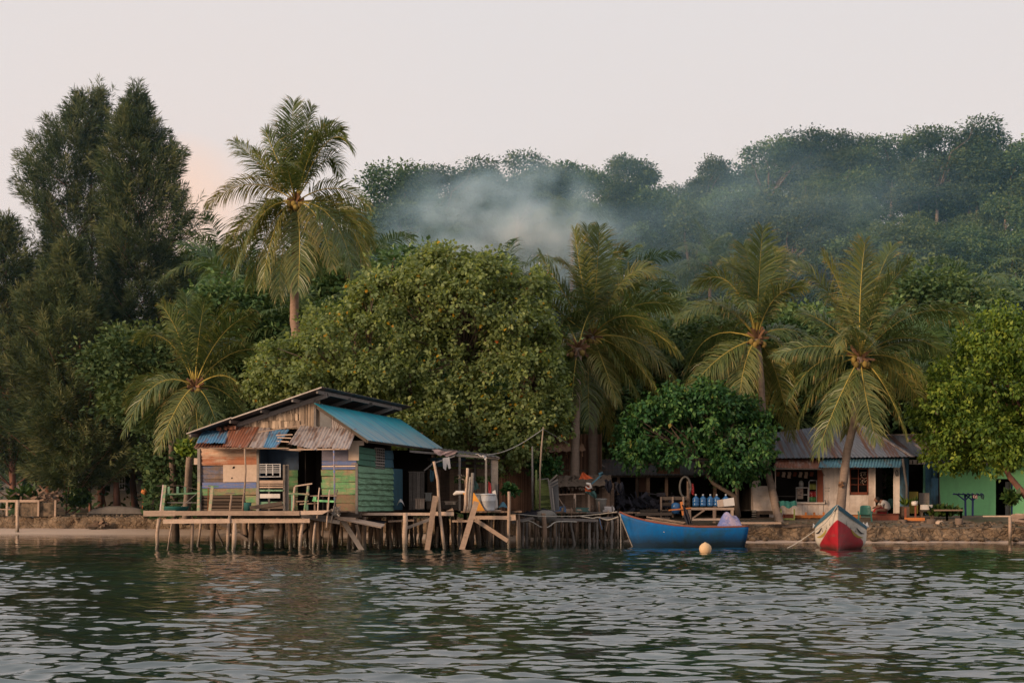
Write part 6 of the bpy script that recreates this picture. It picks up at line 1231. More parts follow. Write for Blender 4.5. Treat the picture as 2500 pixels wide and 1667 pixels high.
def palm(name, label, crown_px, D, fronds, trunk, rad=.16, bark='bark_palm', nuts=6, mat='leaf_palm', stiff=.5, group=None, lmax=1.3, tone=.5, cat='palm'):
    base = P(*trunk[-1][:2], D) if len(trunk[-1]) == 2 else P(*trunk[-1]); t = thing(name, label, cat, base, 0, group); c = P(*crown_px, D)
    tp = [c]+[P(a[0], a[1], a[2] if len(a) > 2 else D) for a in trunk]; tp[-1] = tp[-1]-Vector((0, 0, .3)); k = len(tp)
    fine = []; fr = []
    for i in range(k-1):
        for s in range(7):
            u = s/7; fine.append(tp[i].lerp(tp[i+1], u)); fr.append(rad*(.85+.35*((i+u)/(k-1))**3)*(1+.05*(s % 2)))
    fine.append(tp[-1]); fr.append(rad*1.45); w = MB(); w.rr(.3, .8); w.tube(fine, fr, 10, jit=.03); w.build('trunk', bark, t)
    w = MB()
    for i in range(26):
        az = random.uniform(0, 6.283); el = random.uniform(-.9, 1.2); d = Vector((math.cos(az)*math.cos(el), math.sin(az)*math.cos(el), math.sin(el))); w.rr(); w.beam(c+d*.08, c+d*random.uniform(.28, .6), .09, .03)
    w.build('fibre_sheath', 'palm_fibre', t)
    loc = np.array(base)
    for f in fronds:
        cx, cy, tx, ty, dd = f[:5]; st = f[5] if len(f) > 5 else stiff; q1 = P(cx, cy, D+dd*.55); q2 = P(tx, ty, D+dd)
        off = (q1-c).normalized()*.12; me, rib = frond_mesh(np.array(c+off)-loc, np.array(q1)-loc, np.array(q2)-loc, 'frond', mat, stiff=st, tone=tone+random.uniform(-.17, .17)+(.1 if ty > crown_px[1]+110 else 0)+(.25 if random.random() < .12 and ty > crown_px[1] else 0), lmax=lmax)
        o = link('frond', me, t); w = MB(); w.rr(); w.tube([r+base for r in rib], [.036, .03, .025, .02, .017, .014, .011, .008, .004], 5); w.build('midrib', 'rachis', o)
    for i in range(nuts):
        az = random.uniform(0, 6.283); p = c+Vector((math.cos(az)*.3, math.sin(az)*.25-.12, random.uniform(-.38, -.08))); w = MB(); w.rr(); w.lathe(p-Vector((0, 0, .14)), [(0, 0), (.08, .04), (.12, .13), (.10, .22), (0, .28)], 9); w.build('coconut', 'coconut', t)
    return t
palm('coconut_palm', 'tallest coconut palm with bare pale trunk rising clear above the house roof', (722, 494), 60, [
    (610, 405, 508, 500, -.4, .3), (640, 470, 537, 612, .8, .25), (622, 480, 575, 672, -1.2, .1), (655, 510, 608, 705, 1., .1), (692, 545, 680, 728, -1., .1), (738, 560, 727, 712, -1.8, .15), (752, 520, 775, 668, 1.2, .2), (785, 500, 812, 655, -1.5, .2),
    (850, 480, 898, 655, .6, .2), (835, 490, 868, 694, -1., .1), (830, 420, 903, 512, .3, .3), (650, 410, 572, 345, .8, .7), (680, 400, 647, 318, -.6, .8), (705, 370, 717, 250, .4, .85), (735, 360, 760, 262, -.4, .8), (810, 262, 858, 368, -.8, .6), (815, 320, 828, 430, .9, .5), (750, 330, 800, 300, 1., .7), (705, 420, 700, 400, -2.6, .5),
    (700, 400, 690, 300, .8, .8), (770, 300, 835, 320, .5, .6), (600, 500, 560, 640, 1.4, .2), (745, 400, 775, 330, -1., .6), (672, 430, 620, 370, -.2, .6), (870, 470, 905, 600, 1.3, .2), (665, 520, 640, 700, -1.4, .1)],
    [(722, 560), (720, 680), (718, 780), (728, 860), (735, 1000), (745, 1235, 60.5)], .2, 'bark_palm_pale', 10, lmax=1.3, tone=.45)
palm('coconut_palm', 'short coconut palm with spreading fronds left of the patchwork house roof', (476, 945), 58.5, [
    (372, 880, 300, 1062, -.8, .15), (345, 900, 322, 1000, 1.2, .2), (415, 780, 338, 830, .8, .5), (440, 800, 395, 745, -.5, .7), (458, 820, 455, 722, .6, .8), (482, 820, 500, 730, -.6, .8), (505, 770, 568, 748, .8, .6), (530, 790, 620, 765, -.8, .5),
    (560, 830, 650, 858, .3, .4), (560, 880, 602, 968, -1., .3), (545, 930, 600, 1015, 1., .2), (505, 955, 532, 1045, -1.2, .2), (440, 960, 385, 1098, -1.4, .2), (478, 1000, 486, 1085, -1.4, .2), (420, 900, 365, 960, 1.4, .3), (470, 880, 430, 800, 1.3, .6), (430, 935, 350, 1040, .6, .2), (520, 860, 570, 830, 1.2, .5), (452, 960, 430, 1080, -.8, .2)],
    [(474, 1000), (462, 1130), (455, 1255, 62)], .15, 'bark_palm', 3, tone=.42)
palm('coconut_palm', 'coconut palm with twin arched fronds standing behind the low shack right of the leafy tree', (1446, 822), 60, [
    (1420, 690, 1402, 562, -.4, .8), (1440, 700, 1434, 556, .5, .85), (1456, 690, 1464, 556, -.5, .85), (1480, 620, 1524, 612, .8, .7), (1528, 620, 1598, 668, -.6, .5), (1385, 730, 1318, 622, .4, .6), (1370, 770, 1302, 705, -.8, .5), (1380, 720, 1345, 850, -1., .3), (1555, 705, 1655, 752, .8, .35), (1560, 750, 1660, 865, -.6, .25),
    (1590, 800, 1662, 955, .5, .2), (1545, 840, 1632, 1005, -1., .15), (1515, 860, 1592, 1045, -1.3, .12), (1468, 870, 1508, 985, -1.6, .2), (1445, 900, 1494, 1080, 1.4, .2), (1405, 850, 1385, 960, -1., .25), (1490, 690, 1560, 700, 1.5, .5), (1410, 650, 1370, 640, 1., .6), (1500, 790, 1580, 920, 1.2, .2), (1400, 800, 1330, 880, 1., .25), (1430, 900, 1440, 1040, -1.2, .2), (1510, 740, 1600, 790, -1.5, .4)],
    [(1450, 900), (1448, 1040), (1447, 1250, 60)], .19, 'bark_palm', 4, tone=.5)
palm('coconut_palm', 'slim straight coconut palm trunk with few fronds beside the bamboo hut', (1412, 850), 58.8, [
    (1350, 790, 1300, 860, 1., .3), (1370, 850, 1330, 960, .5, .2), (1440, 860, 1460, 990, 1., .2), (1400, 900, 1395, 1010, -.5, .2), (1380, 760, 1340, 740, 1., .5), (1430, 760, 1470, 720, 1.5, .6), (1450, 840, 1540, 930, 1.5, .2)],
    [(1408, 950), (1404, 1100), (1402, 1250, 58.6)], .19, 'bark_palm', 3)
palm('coconut_palm', 'coconut palm with brown fruit stalks and leaning trunk left of the cream house', (1848, 828), 60.2, [
    (1850, 690, 1862, 560, -.4, .85), (1820, 640, 1770, 640, .6, .6), (1785, 610, 1690, 705, .3, .4), (1745, 680, 1650, 790, -.8, .3), (1710, 770, 1672, 925, .6, .2), (1755, 850, 1676, 962, -.8, .2), (1810, 870, 1800, 1030, -1.2, .15), (1885, 845, 1908, 968, 1., .2), (1870, 590, 1975, 650, .8, .5), (1880, 690, 1968, 700, -.6, .45),
    (1905, 780, 1995, 830, .4, .3), (1900, 880, 1932, 1070, .8, .15), (1835, 640, 1815, 600, .9, .7), (1812, 680, 1830, 760, -2., .4), (1790, 790, 1720, 870, 1.2, .25), (1830, 900, 1862, 1000, 1.3, .15), (1780, 720, 1700, 740, 1.2, .4), (1840, 900, 1760, 1010, 1., .15), (1870, 680, 1900, 610, 1., .7), (1925, 800, 1960, 950, 1.2, .2)],
    [(1858, 920), (1862, 1000), (1870, 1130), (1886, 1200, 59), (1906, 1272, 57.6)], .16, 'bark_palm', 7, tone=.45)
palm('coconut_palm', 'coconut palm with curved trunk rising behind the red and white boat', (2101, 872), 56, [
    (2094, 730, 2112, 588, -.8, .9), (2045, 700, 1944, 646, .4, .6), (2070, 720, 2010, 624, .8, .75), (2138, 720, 2222, 634, -.4, .6), (2120, 710, 2178, 602, .7, .75), (2230, 715, 2362, 772, .3, .35), (2215, 780, 2308, 868, .9, .3), (2190, 850, 2258, 930, -.6, .25), (2000, 820, 1893, 868, -.3, .3), (2010, 835, 1915, 905, .8, .25),
    (1985, 850, 1925, 975, .6, .15), (2052, 950, 1994, 1108, -.8, .2), (2108, 960, 2140, 1078, -1.5, .2), (2165, 925, 2212, 1062, -.8, .2), (2190, 880, 2252, 985, .8, .2), (1995, 890, 1950, 1035, 1., .15), (2100, 830, 2085, 800, -3., .4), (2070, 760, 2050, 850, -2., .3), (2145, 800, 2220, 740, 1.2, .5), (2085, 1000, 2065, 1060, 1., .2), (2175, 830, 2270, 830, 1.2, .3), (2030, 780, 1950, 760, 1., .5)],
    [(2092, 960), (2083, 1041), (2068, 1102), (2057, 1194), (2048, 1268, 56)], .17, 'bark_palm', 8, tone=.5)
w = MB(); c = P(2054, 1182, 55.75)
for i in range(8): w.rr(); d = Vector((random.uniform(-1, 1), random.uniform(-.6, .1), random.uniform(-1, 1))).normalized(); w.beam(c, c+d*.13, .07, .05)
tag(w.build('trunk_knot', 'palm_fibre'), 'dark tangled knot of fibre tied round the curved palm trunk', 'knot')
# smaller and farther palms share two parametric crowns
def rand_palm(tone, n, L, seed):
    random.seed(seed); t = thing('background_palm', 'x', 'palm', (0, 0, 0)); w = MB(); w.rr(); h = 8.; w.tube([(0, 0, h), (.15, 0, h*.6), (.1, 0, h*.3), (-.2, 0, -.5)], [.13, .14, .15, .2], 7); w.build('trunk', 'bark_palm', t); ms = []
    for i in range(n):
        az = i*2.399+random.uniform(-.2, .2); el = 1.25-1.75*(i/n)+random.uniform(-.1, .1); Lf = L*random.uniform(.85, 1.1); d = Vector((math.cos(az)*math.cos(el), math.sin(az)*math.cos(el), math.sin(el)))
        p0 = Vector((0, 0, h)); p1 = p0+d*Lf*.6; p2 = p1+Vector((d.x, d.y, d.z-.9-.5*(i/n))).normalized()*Lf*.55
        me, _ = frond_mesh(p0, p1, p2, 'frond', 'leaf_palm_far', n=46, lmax=1.2, width=.07, stiff=.6-.4*i/n, tone=tone+random.uniform(-.15, .15)); link('frond', me, t)
    return t
pa = rand_palm(.45, 18, 3.9, 3); pb = rand_palm(.55, 16, 3.6, 9); random.seed(21)
bp = [(1395, 530, 100, pa, 'pale palm half veiled by smoke in the middle of the slope'), (1085, 600, 96, pb, 'palm standing in the thickest smoke behind the leafy tree top'), (1735, 640, 100, pa, 'palm on the slope between the two middle coconut palms'), (2375, 705, 84, pb, 'small palm high above the bright green tree'), (1240, 690, 86, pb, 'palm tip peeping above the round leafy tree'),
      (590, 745, 70, pa, 'dark palm in shade beneath the tallest coconut palm'), (840, 700, 72, pb, 'palm in shade right of the tall palm trunk'), (905, 640, 78, pa, 'dull palm behind the right fronds of the tallest palm'), (1610, 800, 70, pb, 'bright palm between the twin arched palm and the leaning palm'), (1690, 870, 66, pa, 'low palm behind the dark green shade tree'),
      (2010, 1010, 66, pb, 'low palm crown touching the cream house roof'), (545, 640, 80, pb, 'dark palm at the edge of the casuarinas'), (1520, 700, 74, pa, 'palm close behind the twin arched coconut palm'), (2290, 900, 64, pa, 'palm behind the left edge of the bright green tree'), (1560, 880, 72, pb, 'dark palm low behind the shade tree'), (750, 800, 66, pa, 'low palm hidden behind the tall trunk')]
for i, (px, py, D, src, lb) in enumerate(bp):
    o = src if i in (0, 1) else copy_tree(src); q = P(px, py, D); o.location = (q.x, q.y, q.z-8.); o.rotation_euler = (0, 0, random.uniform(0, 6.28)); s = random.uniform(.9, 1.1) if D < 90 else .85; o.scale = (s, s, s); o.location.z = q.z-8*s; o['label'] = lb; o['group'] = 'background palms'
# ------------------------------------------------------------------ leafy trees near the shore
def lob(px, py, rx, ry, D, ryd): c = P(px, py, D); s = D/F; return ((c.x, c.y, c.z), (rx*s, ryd, ry*s))
def near_tree(name, label, lobes, nclus, per, cr, leaf, mat, stems, bark='bark', tmpl=T_OVAL, nb=60, **kw):
    base = stems[0][-1]; t = thing(name, label, 'tree', base); w = MB()
    me, pts = crown('crown', lobes, nclus, per, cr, leaf, mat, tmpl, **kw)
    for s in stems: w.rr(); r = s[0]; w.tube(s[1:], [r*.45+r*.55*i/(len(s)-2) for i in range(len(s)-1)], 8, jit=.05)
    w.build('trunk', bark, t); w = MB(); tips = pts[rng.choice(len(pts), min(nb, len(pts)), replace=False)]; roots = [s[1] for s in stems]
    for p in tips:
        r = min(roots, key=lambda q: (Vector(p)-q).length); branches(w, r, [p], .06, .016, .5, 5)
    w.build('branch', bark, t); me.transform(Matrix.Translation(-Vector(base))); link('crown', me, t); return t
DHb = 57.5
hl_ = [(1120, 770, 150, 125), (975, 800, 145, 115), (1250, 800, 98, 112), (825, 850, 125, 95), (1050, 905, 180, 120), (1240, 930, 150, 120), (900, 930, 170, 90), (1312, 900, 55, 95), (1130, 1010, 150, 90), (1280, 1040, 110, 80), (705, 915, 85, 70), (655, 940, 55, 45), (1060, 690, 85, 75), (1180, 700, 85, 65), (1010, 1040, 110, 70), (770, 940, 110, 60), (1290, 720, 60, 60), (930, 730, 70, 50), (1180, 1090, 110, 70), (1350, 990, 35, 50)]
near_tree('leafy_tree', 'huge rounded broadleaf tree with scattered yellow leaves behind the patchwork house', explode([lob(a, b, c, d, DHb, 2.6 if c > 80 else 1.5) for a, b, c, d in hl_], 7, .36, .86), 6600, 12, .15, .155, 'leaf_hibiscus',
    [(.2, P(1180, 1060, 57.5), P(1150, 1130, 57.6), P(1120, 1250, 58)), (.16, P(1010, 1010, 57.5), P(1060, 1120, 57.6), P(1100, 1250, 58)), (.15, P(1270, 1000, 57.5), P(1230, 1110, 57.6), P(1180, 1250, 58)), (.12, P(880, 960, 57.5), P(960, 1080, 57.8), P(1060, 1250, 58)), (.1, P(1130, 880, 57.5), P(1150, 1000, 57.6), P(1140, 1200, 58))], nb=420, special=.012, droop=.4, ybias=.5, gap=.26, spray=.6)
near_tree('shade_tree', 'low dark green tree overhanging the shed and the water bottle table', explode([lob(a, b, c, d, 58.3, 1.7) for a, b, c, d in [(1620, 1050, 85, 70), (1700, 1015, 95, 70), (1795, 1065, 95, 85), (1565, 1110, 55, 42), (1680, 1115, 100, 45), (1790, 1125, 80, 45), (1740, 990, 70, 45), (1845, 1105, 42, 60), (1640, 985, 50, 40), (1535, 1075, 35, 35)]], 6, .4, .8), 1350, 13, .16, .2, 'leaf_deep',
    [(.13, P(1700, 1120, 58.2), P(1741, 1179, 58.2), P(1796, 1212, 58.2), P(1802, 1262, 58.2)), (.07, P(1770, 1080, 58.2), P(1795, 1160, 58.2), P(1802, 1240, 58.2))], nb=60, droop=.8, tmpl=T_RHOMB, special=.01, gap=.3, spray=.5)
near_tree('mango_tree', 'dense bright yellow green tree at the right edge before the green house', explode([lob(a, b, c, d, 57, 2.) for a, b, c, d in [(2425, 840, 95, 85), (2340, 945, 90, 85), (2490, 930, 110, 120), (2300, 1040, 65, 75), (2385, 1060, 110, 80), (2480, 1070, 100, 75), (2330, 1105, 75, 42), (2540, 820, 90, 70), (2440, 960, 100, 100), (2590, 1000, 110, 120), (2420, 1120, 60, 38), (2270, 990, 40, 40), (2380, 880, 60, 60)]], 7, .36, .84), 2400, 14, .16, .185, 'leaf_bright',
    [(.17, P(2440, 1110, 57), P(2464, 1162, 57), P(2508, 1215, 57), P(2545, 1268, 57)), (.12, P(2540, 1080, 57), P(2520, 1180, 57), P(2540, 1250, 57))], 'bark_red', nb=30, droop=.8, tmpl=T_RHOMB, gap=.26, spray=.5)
# ------------------------------------------------------------------ casuarinas
def casuarina(label, prof, D, trunks, nplume, seed, tone=.0, dep=.9):
    """prof: list of (py, cx, half width px) from the top down"""
    r = np.random.default_rng(seed); base = P(*trunks[0][-1], D); t = thing('casuarina_tree', label, 'tree', base, 0, 'casuarinas on the left shore')
    ys = np.array([p[0] for p in prof], float); cxs = np.array([p[1] for p in prof], float); hw = np.array([p[2] for p in prof], float)
    yy = r.uniform(ys[0], ys[-1], nplume*6); h = np.interp(yy, ys, hw); keep = r.random(len(yy)) < (h/hw.max())**.8+.04; yy = yy[keep][:nplume]; h = np.interp(yy, ys, hw); n = len(yy)
    az = r.uniform(0, 6.283, n); rr_ = 1-np.abs(r.normal(size=n))*.3; rr_ = np.clip(rr_, .05, 1.12)
    lump = np.array([.78+.75*mnoise.noise(Vector((math.cos(a)*1.6, math.sin(a)*1.6, y*.013+seed))) for a, y in zip(az, yy)])
    R = h*D/F*rr_*lump*1.15; X = (np.interp(yy, ys, cxs)-1250)*D/F+R*np.cos(az); Y = D+R*np.sin(az)*dep; Zc = H+(HY-yy)*D/F; Cn = np.stack([X, Y, Zc], 1)
    out = np.stack([np.cos(az), np.sin(az), np.zeros(n)], 1); top = np.clip((ys[-1]-yy)/(ys[-1]-ys[0]), 0, 1)
    ax = unit(out*(.75-.3*top)[:, None]+np.array([0, 0, 1.])*(.35+.75*top)[:, None]+r.normal(size=(n, 3))*.22); pl = r.uniform(.9, 2.4, n)*(1-.2*top)
    m = 58; k = n*m; s = r.random(k)**.8; pi_ = np.repeat(np.arange(n), m); A = ax[pi_]; rad = unit(r.normal(size=(k, 3))); rad = unit(rad-A*np.sum(rad*A, 1, keepdims=True))
    c = Cn[pi_]+A*((s-.6)*pl[pi_])[:, None]+rad*(.16*(1-s)+.02)[:, None]; d = unit(A*.8+rad*.42+np.array([0, 0, -.40])+r.normal(size=(k, 3))*.12)
    size = r.uniform(.24, .5, k); pt = r.normal(size=n)*.24
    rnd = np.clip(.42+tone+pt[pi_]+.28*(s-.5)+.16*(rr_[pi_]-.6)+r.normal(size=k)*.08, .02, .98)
    me = leaves('crown', c-np.array(base), d, unit(r.normal(size=(k, 3))), size, np.array([(0, 0, 0), (.4, .05, 0), (1, 0, 0), (.4, -.05, 0)]), rnd, 'leaf_needle'); link('crown', me, t)
    w = MB()
    for tr_ in trunks: w.rr(); w.tube([P(x, y, D) for x, y in tr_[1:]][:-1]+[P(*tr_[-1], D)-Vector((0, 0, .4))], [tr_[0]*(.15+.85*i/(len(tr_)-2)) for i in range(len(tr_)-1)], 8, jit=.08)
    w.build('trunk', 'bark_red', t); w = MB()
    for i in r.choice(n, 90, replace=False):
        b0 = Vector(((np.interp(yy[i]+60, ys, cxs)-1250)*D/F, D, Zc[i]-R[i]*.8)); p = Vector(Cn[i]); w.rr(); w.tube([b0, b0.lerp(p, .5)+Vector((0, 0, -.15)), p], [.05, .03, .012], 4, cap=False)
    w.build('branch', 'bark_red', t); return t
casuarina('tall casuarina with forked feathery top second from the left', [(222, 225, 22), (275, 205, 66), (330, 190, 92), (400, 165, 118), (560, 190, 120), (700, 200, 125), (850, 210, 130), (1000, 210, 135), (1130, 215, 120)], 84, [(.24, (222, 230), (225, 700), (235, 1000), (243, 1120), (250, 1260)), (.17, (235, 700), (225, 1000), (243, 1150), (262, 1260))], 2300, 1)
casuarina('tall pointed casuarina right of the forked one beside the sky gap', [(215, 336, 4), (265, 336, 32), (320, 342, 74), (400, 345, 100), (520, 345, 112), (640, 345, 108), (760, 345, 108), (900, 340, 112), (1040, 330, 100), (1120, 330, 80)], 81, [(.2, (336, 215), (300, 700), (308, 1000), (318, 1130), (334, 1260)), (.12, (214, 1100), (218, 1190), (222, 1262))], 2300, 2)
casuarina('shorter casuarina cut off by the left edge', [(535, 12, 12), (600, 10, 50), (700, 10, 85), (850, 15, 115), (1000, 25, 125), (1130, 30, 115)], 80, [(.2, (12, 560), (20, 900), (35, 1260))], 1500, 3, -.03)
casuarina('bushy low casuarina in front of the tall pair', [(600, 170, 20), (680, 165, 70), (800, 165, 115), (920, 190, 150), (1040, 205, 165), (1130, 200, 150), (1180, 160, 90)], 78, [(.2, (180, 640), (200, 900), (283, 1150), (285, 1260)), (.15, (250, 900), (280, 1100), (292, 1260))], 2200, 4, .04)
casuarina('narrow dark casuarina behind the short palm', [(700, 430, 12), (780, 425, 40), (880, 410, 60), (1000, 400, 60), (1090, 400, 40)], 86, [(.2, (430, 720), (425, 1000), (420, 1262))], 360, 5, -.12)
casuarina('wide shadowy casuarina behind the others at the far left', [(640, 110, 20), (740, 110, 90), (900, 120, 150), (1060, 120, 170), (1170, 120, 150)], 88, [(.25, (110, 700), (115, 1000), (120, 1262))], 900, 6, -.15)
# ------------------------------------------------------------------ forest
def forest_tree(seed, style):
    global rng; rng = np.random.default_rng(seed); random.seed(seed); t = thing('forest_tree', 'x', 'tree', (0, 0, 0)); h = 9.; lobes = []
    if style == 'dome': lobes = [((random.uniform(-1.9, 1.9), random.uniform(-1.9, 1.9), random.uniform(4.2, 8.2)), (random.uniform(1., 1.8),)*2+(random.uniform(.8, 1.3),)) for _ in range(13)]; lobes = explode(lobes, 3, .5, .85); nc, pr = 560, 16
    elif style == 'open': lobes = [((random.uniform(-2.7, 2.7), random.uniform(-2.2, 2.2), random.uniform(6.2, 9.6)), (random.uniform(.8, 1.35),)*2+(random.uniform(.35, .6),)) for _ in range(13)]; nc, pr = 420, 15
    else: lobes = [((random.uniform(-1.1, 1.1), random.uniform(-1.1, 1.1), random.uniform(3.2, 9.4)), (random.uniform(.7, 1.2),)*2+(random.uniform(.8, 1.1),)) for _ in range(11)]; lobes = explode(lobes, 3, .5, .85); nc, pr = 430, 16
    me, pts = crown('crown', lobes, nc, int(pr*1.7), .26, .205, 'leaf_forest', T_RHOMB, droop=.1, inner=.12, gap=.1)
    w = MB(); w.rr(.3, .9); top = Vector((random.uniform(-.4, .4), 0, h*.66)); w.tube([top, (0.15, 0, h*.35), (0, 0, -1.)], [.08, .11, .15], 7); sel = pts[rng.choice(len(pts), 26, replace=False)]
    w.build('trunk', 'bark_pale' if style == 'open' else 'bark', t); w = MB(); branches(w, top-Vector((0, 0, .9)), sel[:9], .07, .02, .5, 4, .2); w.build('branch', 'bark', t); link('crown', me, t); return t
styles = ['dome', 'open', 'dome', 'tall', 'open', 'dome', 'tall']
src = [forest_tree(40+i, s) for i, s in enumerate(styles)]; random.seed(77); used = set()
LB = {'dome': 'rounded dense crowned tree in the hazy forest on the hillside', 'open': 'flat layered open crowned tree with pale trunk in the hillside forest', 'tall': 'narrow upright tree in the forest on the hillside'}
def plant(k, x, y, s, group, label, z=None, zs=1.):
    o = src[k] if k not in used else copy_tree(src[k]); used.add(k)
    o.location = (x, y, (groundz(x, y) if z is None else z)-.4); o.rotation_euler = (0, 0, random.uniform(0, 6.28)); o.scale = (s*1.22, s*1.22, s*zs); o['label'] = label; o['group'] = group; return o
row = 0; y = 84.
while y < 160:
    sp = 4.6+.012*y; x = -.40*y-2; row += 1
    while x < .42*y+3:
        xx = x+random.uniform(-1.3, 1.3); yv = y+random.uniform(-1.5, 1.5); px = 1250+F*xx/yv
        if px > 420 and random.random() < .93:
            k = random.choice([0, 2, 5, 0, 2, 5, 3, 6, 1]) if y < 148 else random.choice([1, 4, 1, 4, 0, 2, 3]); plant(k, xx, yv, random.uniform(.72, 1.25), 'trees of the hillside forest: '+styles[k], LB[styles[k]], zs=random.uniform(.85, 1.15))
        x += sp*random.uniform(.9, 1.35)
    y += 5.4
for i in range(34):
    yv = random.uniform(88, 150); xx = random.uniform(-.95, -.40)*yv; k = random.choice([0, 2, 5, 3]); plant(k, xx, yv, random.uniform(.9, 1.3), 'trees of the hillside forest: '+styles[k], LB[styles[k]])
def sky_tree(k, px, py, D, s, label, zs=1.):
    q = P(px, py, D); z = q.z-9.9*s*zs; gz = groundz(q.x, q.y); o = plant(k, q.x, q.y, s, 'skyline trees', label, z=z+.4, zs=zs)
for a in ((1, 1000, 425, 108, 1.15, 'broad layered tree with forked pale trunk at the left end of the skyline'), (4, 1082, 410, 112, 1.05, 'layered tree right of the forked one on the left skyline'), (3, 1150, 408, 120, 1.0, 'upright tree on the skyline left of the highest smoke'), (1, 1262, 386, 125, 1.2, 'flat topped tree standing highest above the middle skyline'), (4, 1400, 402, 130, 1.1, 'thin hazy tree on the skyline above the smoke'),
          (3, 1545, 378, 140, 1.2, 'pale hazy rounded tree sticking up right of the smoke'), (6, 1730, 392, 140, .9, 'spindly hazy tree in the dip of the skyline'), (4, 1878, 345, 140, 1.2, 'spreading tree jutting left from the high ridge'), (1, 2070, 315, 140, 1.2, 'layered tree on the top of the high ridge'), (4, 2290, 316, 138, 1.3, 'big layered tree on the right high ridge'), (1, 2460, 340, 136, 1.2, 'layered tree on the ridge at the right edge'), (4, 505, 600, 95, .8, 'small open tree against the sky between casuarinas and tall palm'), (0, 560, 620, 92, .8, 'round tree behind the lower fronds of the tallest palm'),
          (1, 1990, 325, 142, 1.1, 'flat tree left of the summit of the high ridge'), (4, 2180, 330, 140, 1.1, 'tree in the small notch of the high ridge'), (1, 2385, 330, 138, 1.2, 'spreading tree right of the ridge summit')): sky_tree(*a)
mf = [(430, 700), (510, 740), (600, 700), (690, 760), (790, 740), (880, 700), (960, 690), (620, 860), (830, 640), (1500, 760), (1600, 740), (1700, 760), (1760, 820), (1980, 700), (1960, 800), (2240, 700), (2320, 680), (2400, 740), (2480, 680), (2240, 820), (2200, 920), (1560, 960), (1720, 920), (1990, 920), (2560, 760), (1330, 1000), (1480, 1020), (560, 960), (400, 900), (1880, 640), (2080, 640), (2150, 780), (940, 560), (900, 800)]
for i, (px, py) in enumerate(mf):
    D = random.uniform(66, 78); q = P(px, py, D); s = max(.55, (q.z-.9)/9.3*.98); k = random.choice([0, 2, 5, 3]); plant(k, q.x, q.y, min(s, 1.5), 'trees at the foot of the hill', 'dense dark green tree at the foot of the hill behind the shore palms', z=q.z-9.0*min(s, 1.5) if s > 1.5 else None, zs=1.)
# ground cover
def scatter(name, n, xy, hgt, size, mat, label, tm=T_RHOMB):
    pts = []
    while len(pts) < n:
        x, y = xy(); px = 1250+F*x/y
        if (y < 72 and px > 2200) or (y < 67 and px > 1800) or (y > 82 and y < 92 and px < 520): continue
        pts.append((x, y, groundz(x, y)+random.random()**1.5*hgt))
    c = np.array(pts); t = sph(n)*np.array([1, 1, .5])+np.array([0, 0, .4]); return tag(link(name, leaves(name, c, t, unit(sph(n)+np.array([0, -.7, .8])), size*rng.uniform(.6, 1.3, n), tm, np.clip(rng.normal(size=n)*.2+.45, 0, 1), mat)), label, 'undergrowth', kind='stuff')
def hill_xy():
    y = random.uniform(80, 172); return random.uniform(-.85, .55)*y, y
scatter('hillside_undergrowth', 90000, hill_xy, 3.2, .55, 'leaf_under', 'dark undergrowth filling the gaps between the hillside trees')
def foot_xy():
    y = random.uniform(63, 82); px = random.uniform(350, 2700); return (px-1250)/F*y, y
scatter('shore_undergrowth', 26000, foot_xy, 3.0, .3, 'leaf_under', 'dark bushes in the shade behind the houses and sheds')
for i, (px, py, D, n, h, r, m_, lb) in enumerate(((455, 1095, 57, 420, .22, .45, 'leaf_bright', 'light green leafy shrub peeping out left of the house eave'), (60, 1225, 76, 420, .9, .6, 'leaf_shrub', 'spiky dark bush behind the left fence'), (190, 1215, 77, 500, .35, .7, 'leaf_shrub', 'low green bush between the left casuarina trunks'), (1330, 1140, 58.5, 900, .2, .8, 'leaf_deep', 'green creeper hanging in front of the bamboo hut'), (1245, 1195, 54.5, 350, .2, .35, 'leaf_deep', 'small bush growing at the hut corner beside the shelter'), (2468, 1215, 56.5, 200, .3, .3, 'leaf_shrub', 'small leafy sapling under the bright green tree'))):
    c = P(px, py, D); cc = np.array(c)+sph(n)*np.array([r, r*.6, r*.7])*rng.uniform(.3, 1, n)[:, None]; o = tag(link('shrub', leaves('shrub', cc, sph(n)+np.array([0, 0, .2]), sph(n)+np.array([0, -.6, .7]), h*rng.uniform(.6, 1.2, n), T_RHOMB if i != 1 else T_LANCE, np.clip(rng.normal(size=n)*.2+.5, 0, 1), m_)), lb, 'shrub')
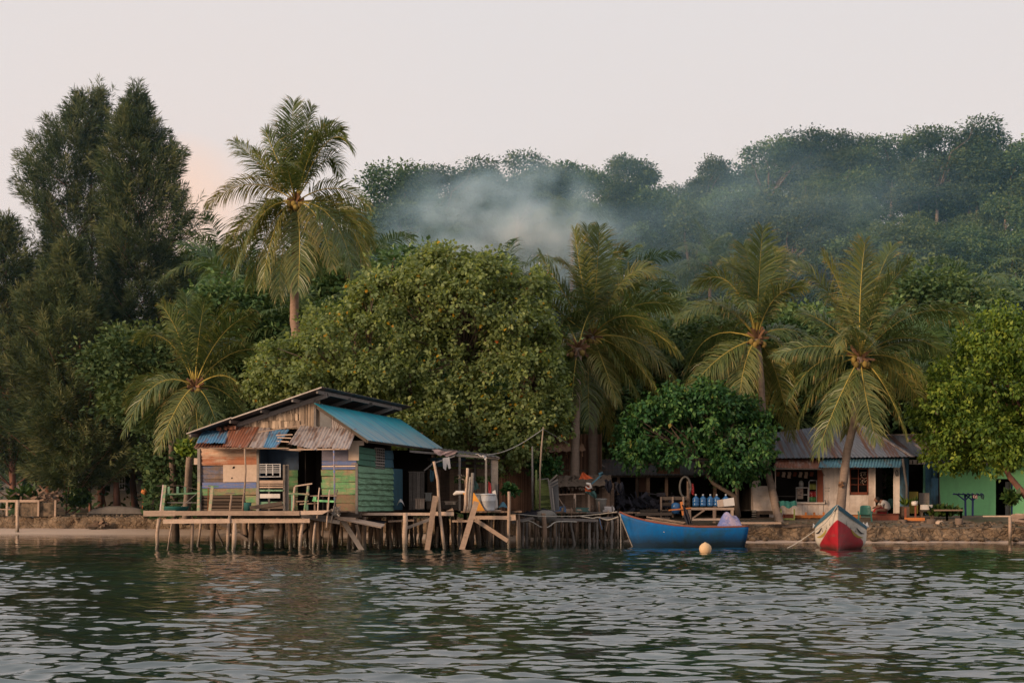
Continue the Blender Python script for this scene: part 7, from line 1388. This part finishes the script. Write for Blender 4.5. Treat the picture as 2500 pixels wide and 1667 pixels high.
# ------------------------------------------------------------------ smoke and haze
def volbox(name, label, c, r, build):
    w = MB(); w.aabb(-1, 1, -1, 1, -1, 1); m, nt, out = newmat(name); o = w.build(name, m); o.location = c; o.scale = r; tag(o, label, 'smoke' if 'smoke' in name else 'haze', kind='stuff'); build(nt, out); return o
def smoke(nt, out, dens, fall=1., thr=.42, sc=2.2, str_=(1, 1, 1), colr=(.55, .83, 1.)):
    L = nt.links; tc = nt.nodes.new('ShaderNodeTexCoord').outputs['Object']; ln = nt.nodes.new('ShaderNodeVectorMath'); ln.operation = 'LENGTH'; L.new(tc, ln.inputs[0])
    g = ramp(nt, ln.outputs['Value'], .25, 1., 1, 0); nz = noise(nt, tc, sc, 3, .55, str_); n2 = ramp(nt, nz, thr, thr+.22, 0, 1)
    mu = nt.nodes.new('ShaderNodeMath'); mu.operation = 'MULTIPLY'; L.new(g, mu.inputs[0]); L.new(n2, mu.inputs[1]); mu2 = nt.nodes.new('ShaderNodeMath'); mu2.operation = 'MULTIPLY'; L.new(mu.outputs[0], mu2.inputs[0]); mu2.inputs[1].default_value = dens
    v = nt.nodes.new('ShaderNodeVolumeScatter'); v.inputs['Color'].default_value = col(colr); v.inputs['Anisotropy'].default_value = .25; L.new(mu2.outputs[0], v.inputs['Density']); L.new(v.outputs[0], out.inputs['Volume'])
def haze(nt, out, dens):
    v = nt.nodes.new('ShaderNodeVolumeScatter'); v.inputs['Color'].default_value = col((.36, .72, 1.)); v.inputs['Anisotropy'].default_value = .1; v.inputs['Density'].default_value = dens; nt.links.new(v.outputs[0], out.inputs['Volume'])
c = P(1225, 600, 91); volbox('smoke_plume', 'blue grey smoke drifting up in front of the wooded slope', (c.x, 91, c.z), (9.2, 5, 6.2), lambda nt, out: smoke(nt, out, .6, thr=.41, sc=3.2))
c = P(1720, 530, 98); volbox('smoke_drift', 'thin smoke trailing to the right along the slope', (c.x, 98, c.z), (21, 8, 8), lambda nt, out: smoke(nt, out, .04, thr=.42, str_=(1.3, 1, 1)))
volbox('forest_haze', 'faint blue evening haze hanging over the hillside forest', (18, 127, 26), (75, 56, 34), lambda nt, out: haze(nt, out, .0015))
# ------------------------------------------------------------------ light, sky, camera
SUN_EL, SUN_AZ = math.radians(11), math.radians(-128)   # azimuth from +Y, sun low at the left behind the camera
sc = bpy.context.scene; wd = bpy.data.worlds.new('World'); sc.world = wd; wd.use_nodes = True; nt = wd.node_tree; nt.nodes.clear(); L = nt.links
sky = nt.nodes.new('ShaderNodeTexSky'); sky.sky_type = 'NISHITA'; sky.sun_disc = False; sky.sun_elevation = SUN_EL; sky.sun_rotation = SUN_AZ; sky.dust_density = 3.
tc = nt.nodes.new('ShaderNodeTexCoord').outputs['Generated']; sx = nt.nodes.new('ShaderNodeSeparateXYZ'); L.new(tc, sx.inputs[0])
cl = mixc(nt, ramp(nt, sx.outputs[2], 0, .55), (.82, .72, .69), (.76, .76, .79))
gl = nt.nodes.new('ShaderNodeVectorMath'); gl.operation = 'DOT_PRODUCT'; L.new(tc, gl.inputs[0]); gl.inputs[1].default_value = Vector((-.232, 1, .205)).normalized()
cl = mixc(nt, ramp(nt, gl.outputs['Value'], .9985, .9999, 0, .9), cl, (1., .68, .50)); cl = mixc(nt, ramp(nt, gl.outputs['Value'], .975, .999, 0, .14), cl, (.95, .74, .64))
cl = mixc(nt, ramp(nt, noise(nt, tc, 2.2, 4, .5, (1, 1, 4)), .42, .7, 0, .35), cl, (.80, .77, .78))
b1 = nt.nodes.new('ShaderNodeBackground'); b1.inputs[1].default_value = .10; L.new(sky.outputs[0], b1.inputs[0]); b2 = nt.nodes.new('ShaderNodeBackground'); L.new(cl, b2.inputs[0]); b2.inputs[1].default_value = 1.04
mx = nt.nodes.new('ShaderNodeMixShader'); mx.inputs[0].default_value = .93; L.new(b1.outputs[0], mx.inputs[1]); L.new(b2.outputs[0], mx.inputs[2]); wo = nt.nodes.new('ShaderNodeOutputWorld'); L.new(mx.outputs[0], wo.inputs[0])
sl = bpy.data.lights.new('sun', 'SUN'); sl.energy = 3.8; sl.angle = math.radians(14); sl.color = (1., .72, .48); so = bpy.data.objects.new('sun', sl); C.objects.link(so)
dv = Vector((math.sin(SUN_AZ)*math.cos(SUN_EL), math.cos(SUN_AZ)*math.cos(SUN_EL), math.sin(SUN_EL))); so.rotation_euler = dv.to_track_quat('Z', 'Y').to_euler()
cam = bpy.data.cameras.new('camera'); cam.sensor_width = 36; cam.lens = F/2500*36; cam.shift_y = (HY-833.5)/2500; cam.clip_end = 3000; co = bpy.data.objects.new('camera', cam); C.objects.link(co); co.location = CAM; co.rotation_euler = (math.radians(90), 0, 0); sc.camera = co
sc.view_settings.view_transform = 'Standard'; sc.view_settings.look = 'None'; sc.view_settings.exposure = 0; sc.view_settings.gamma = 1
cy = sc.cycles; cy.volume_step_rate = 3.; cy.volume_max_steps = 64; cy.volume_bounces = 1; cy.max_bounces = 6; cy.transparent_max_bounces = 6; cy.sample_clamp_indirect = 6
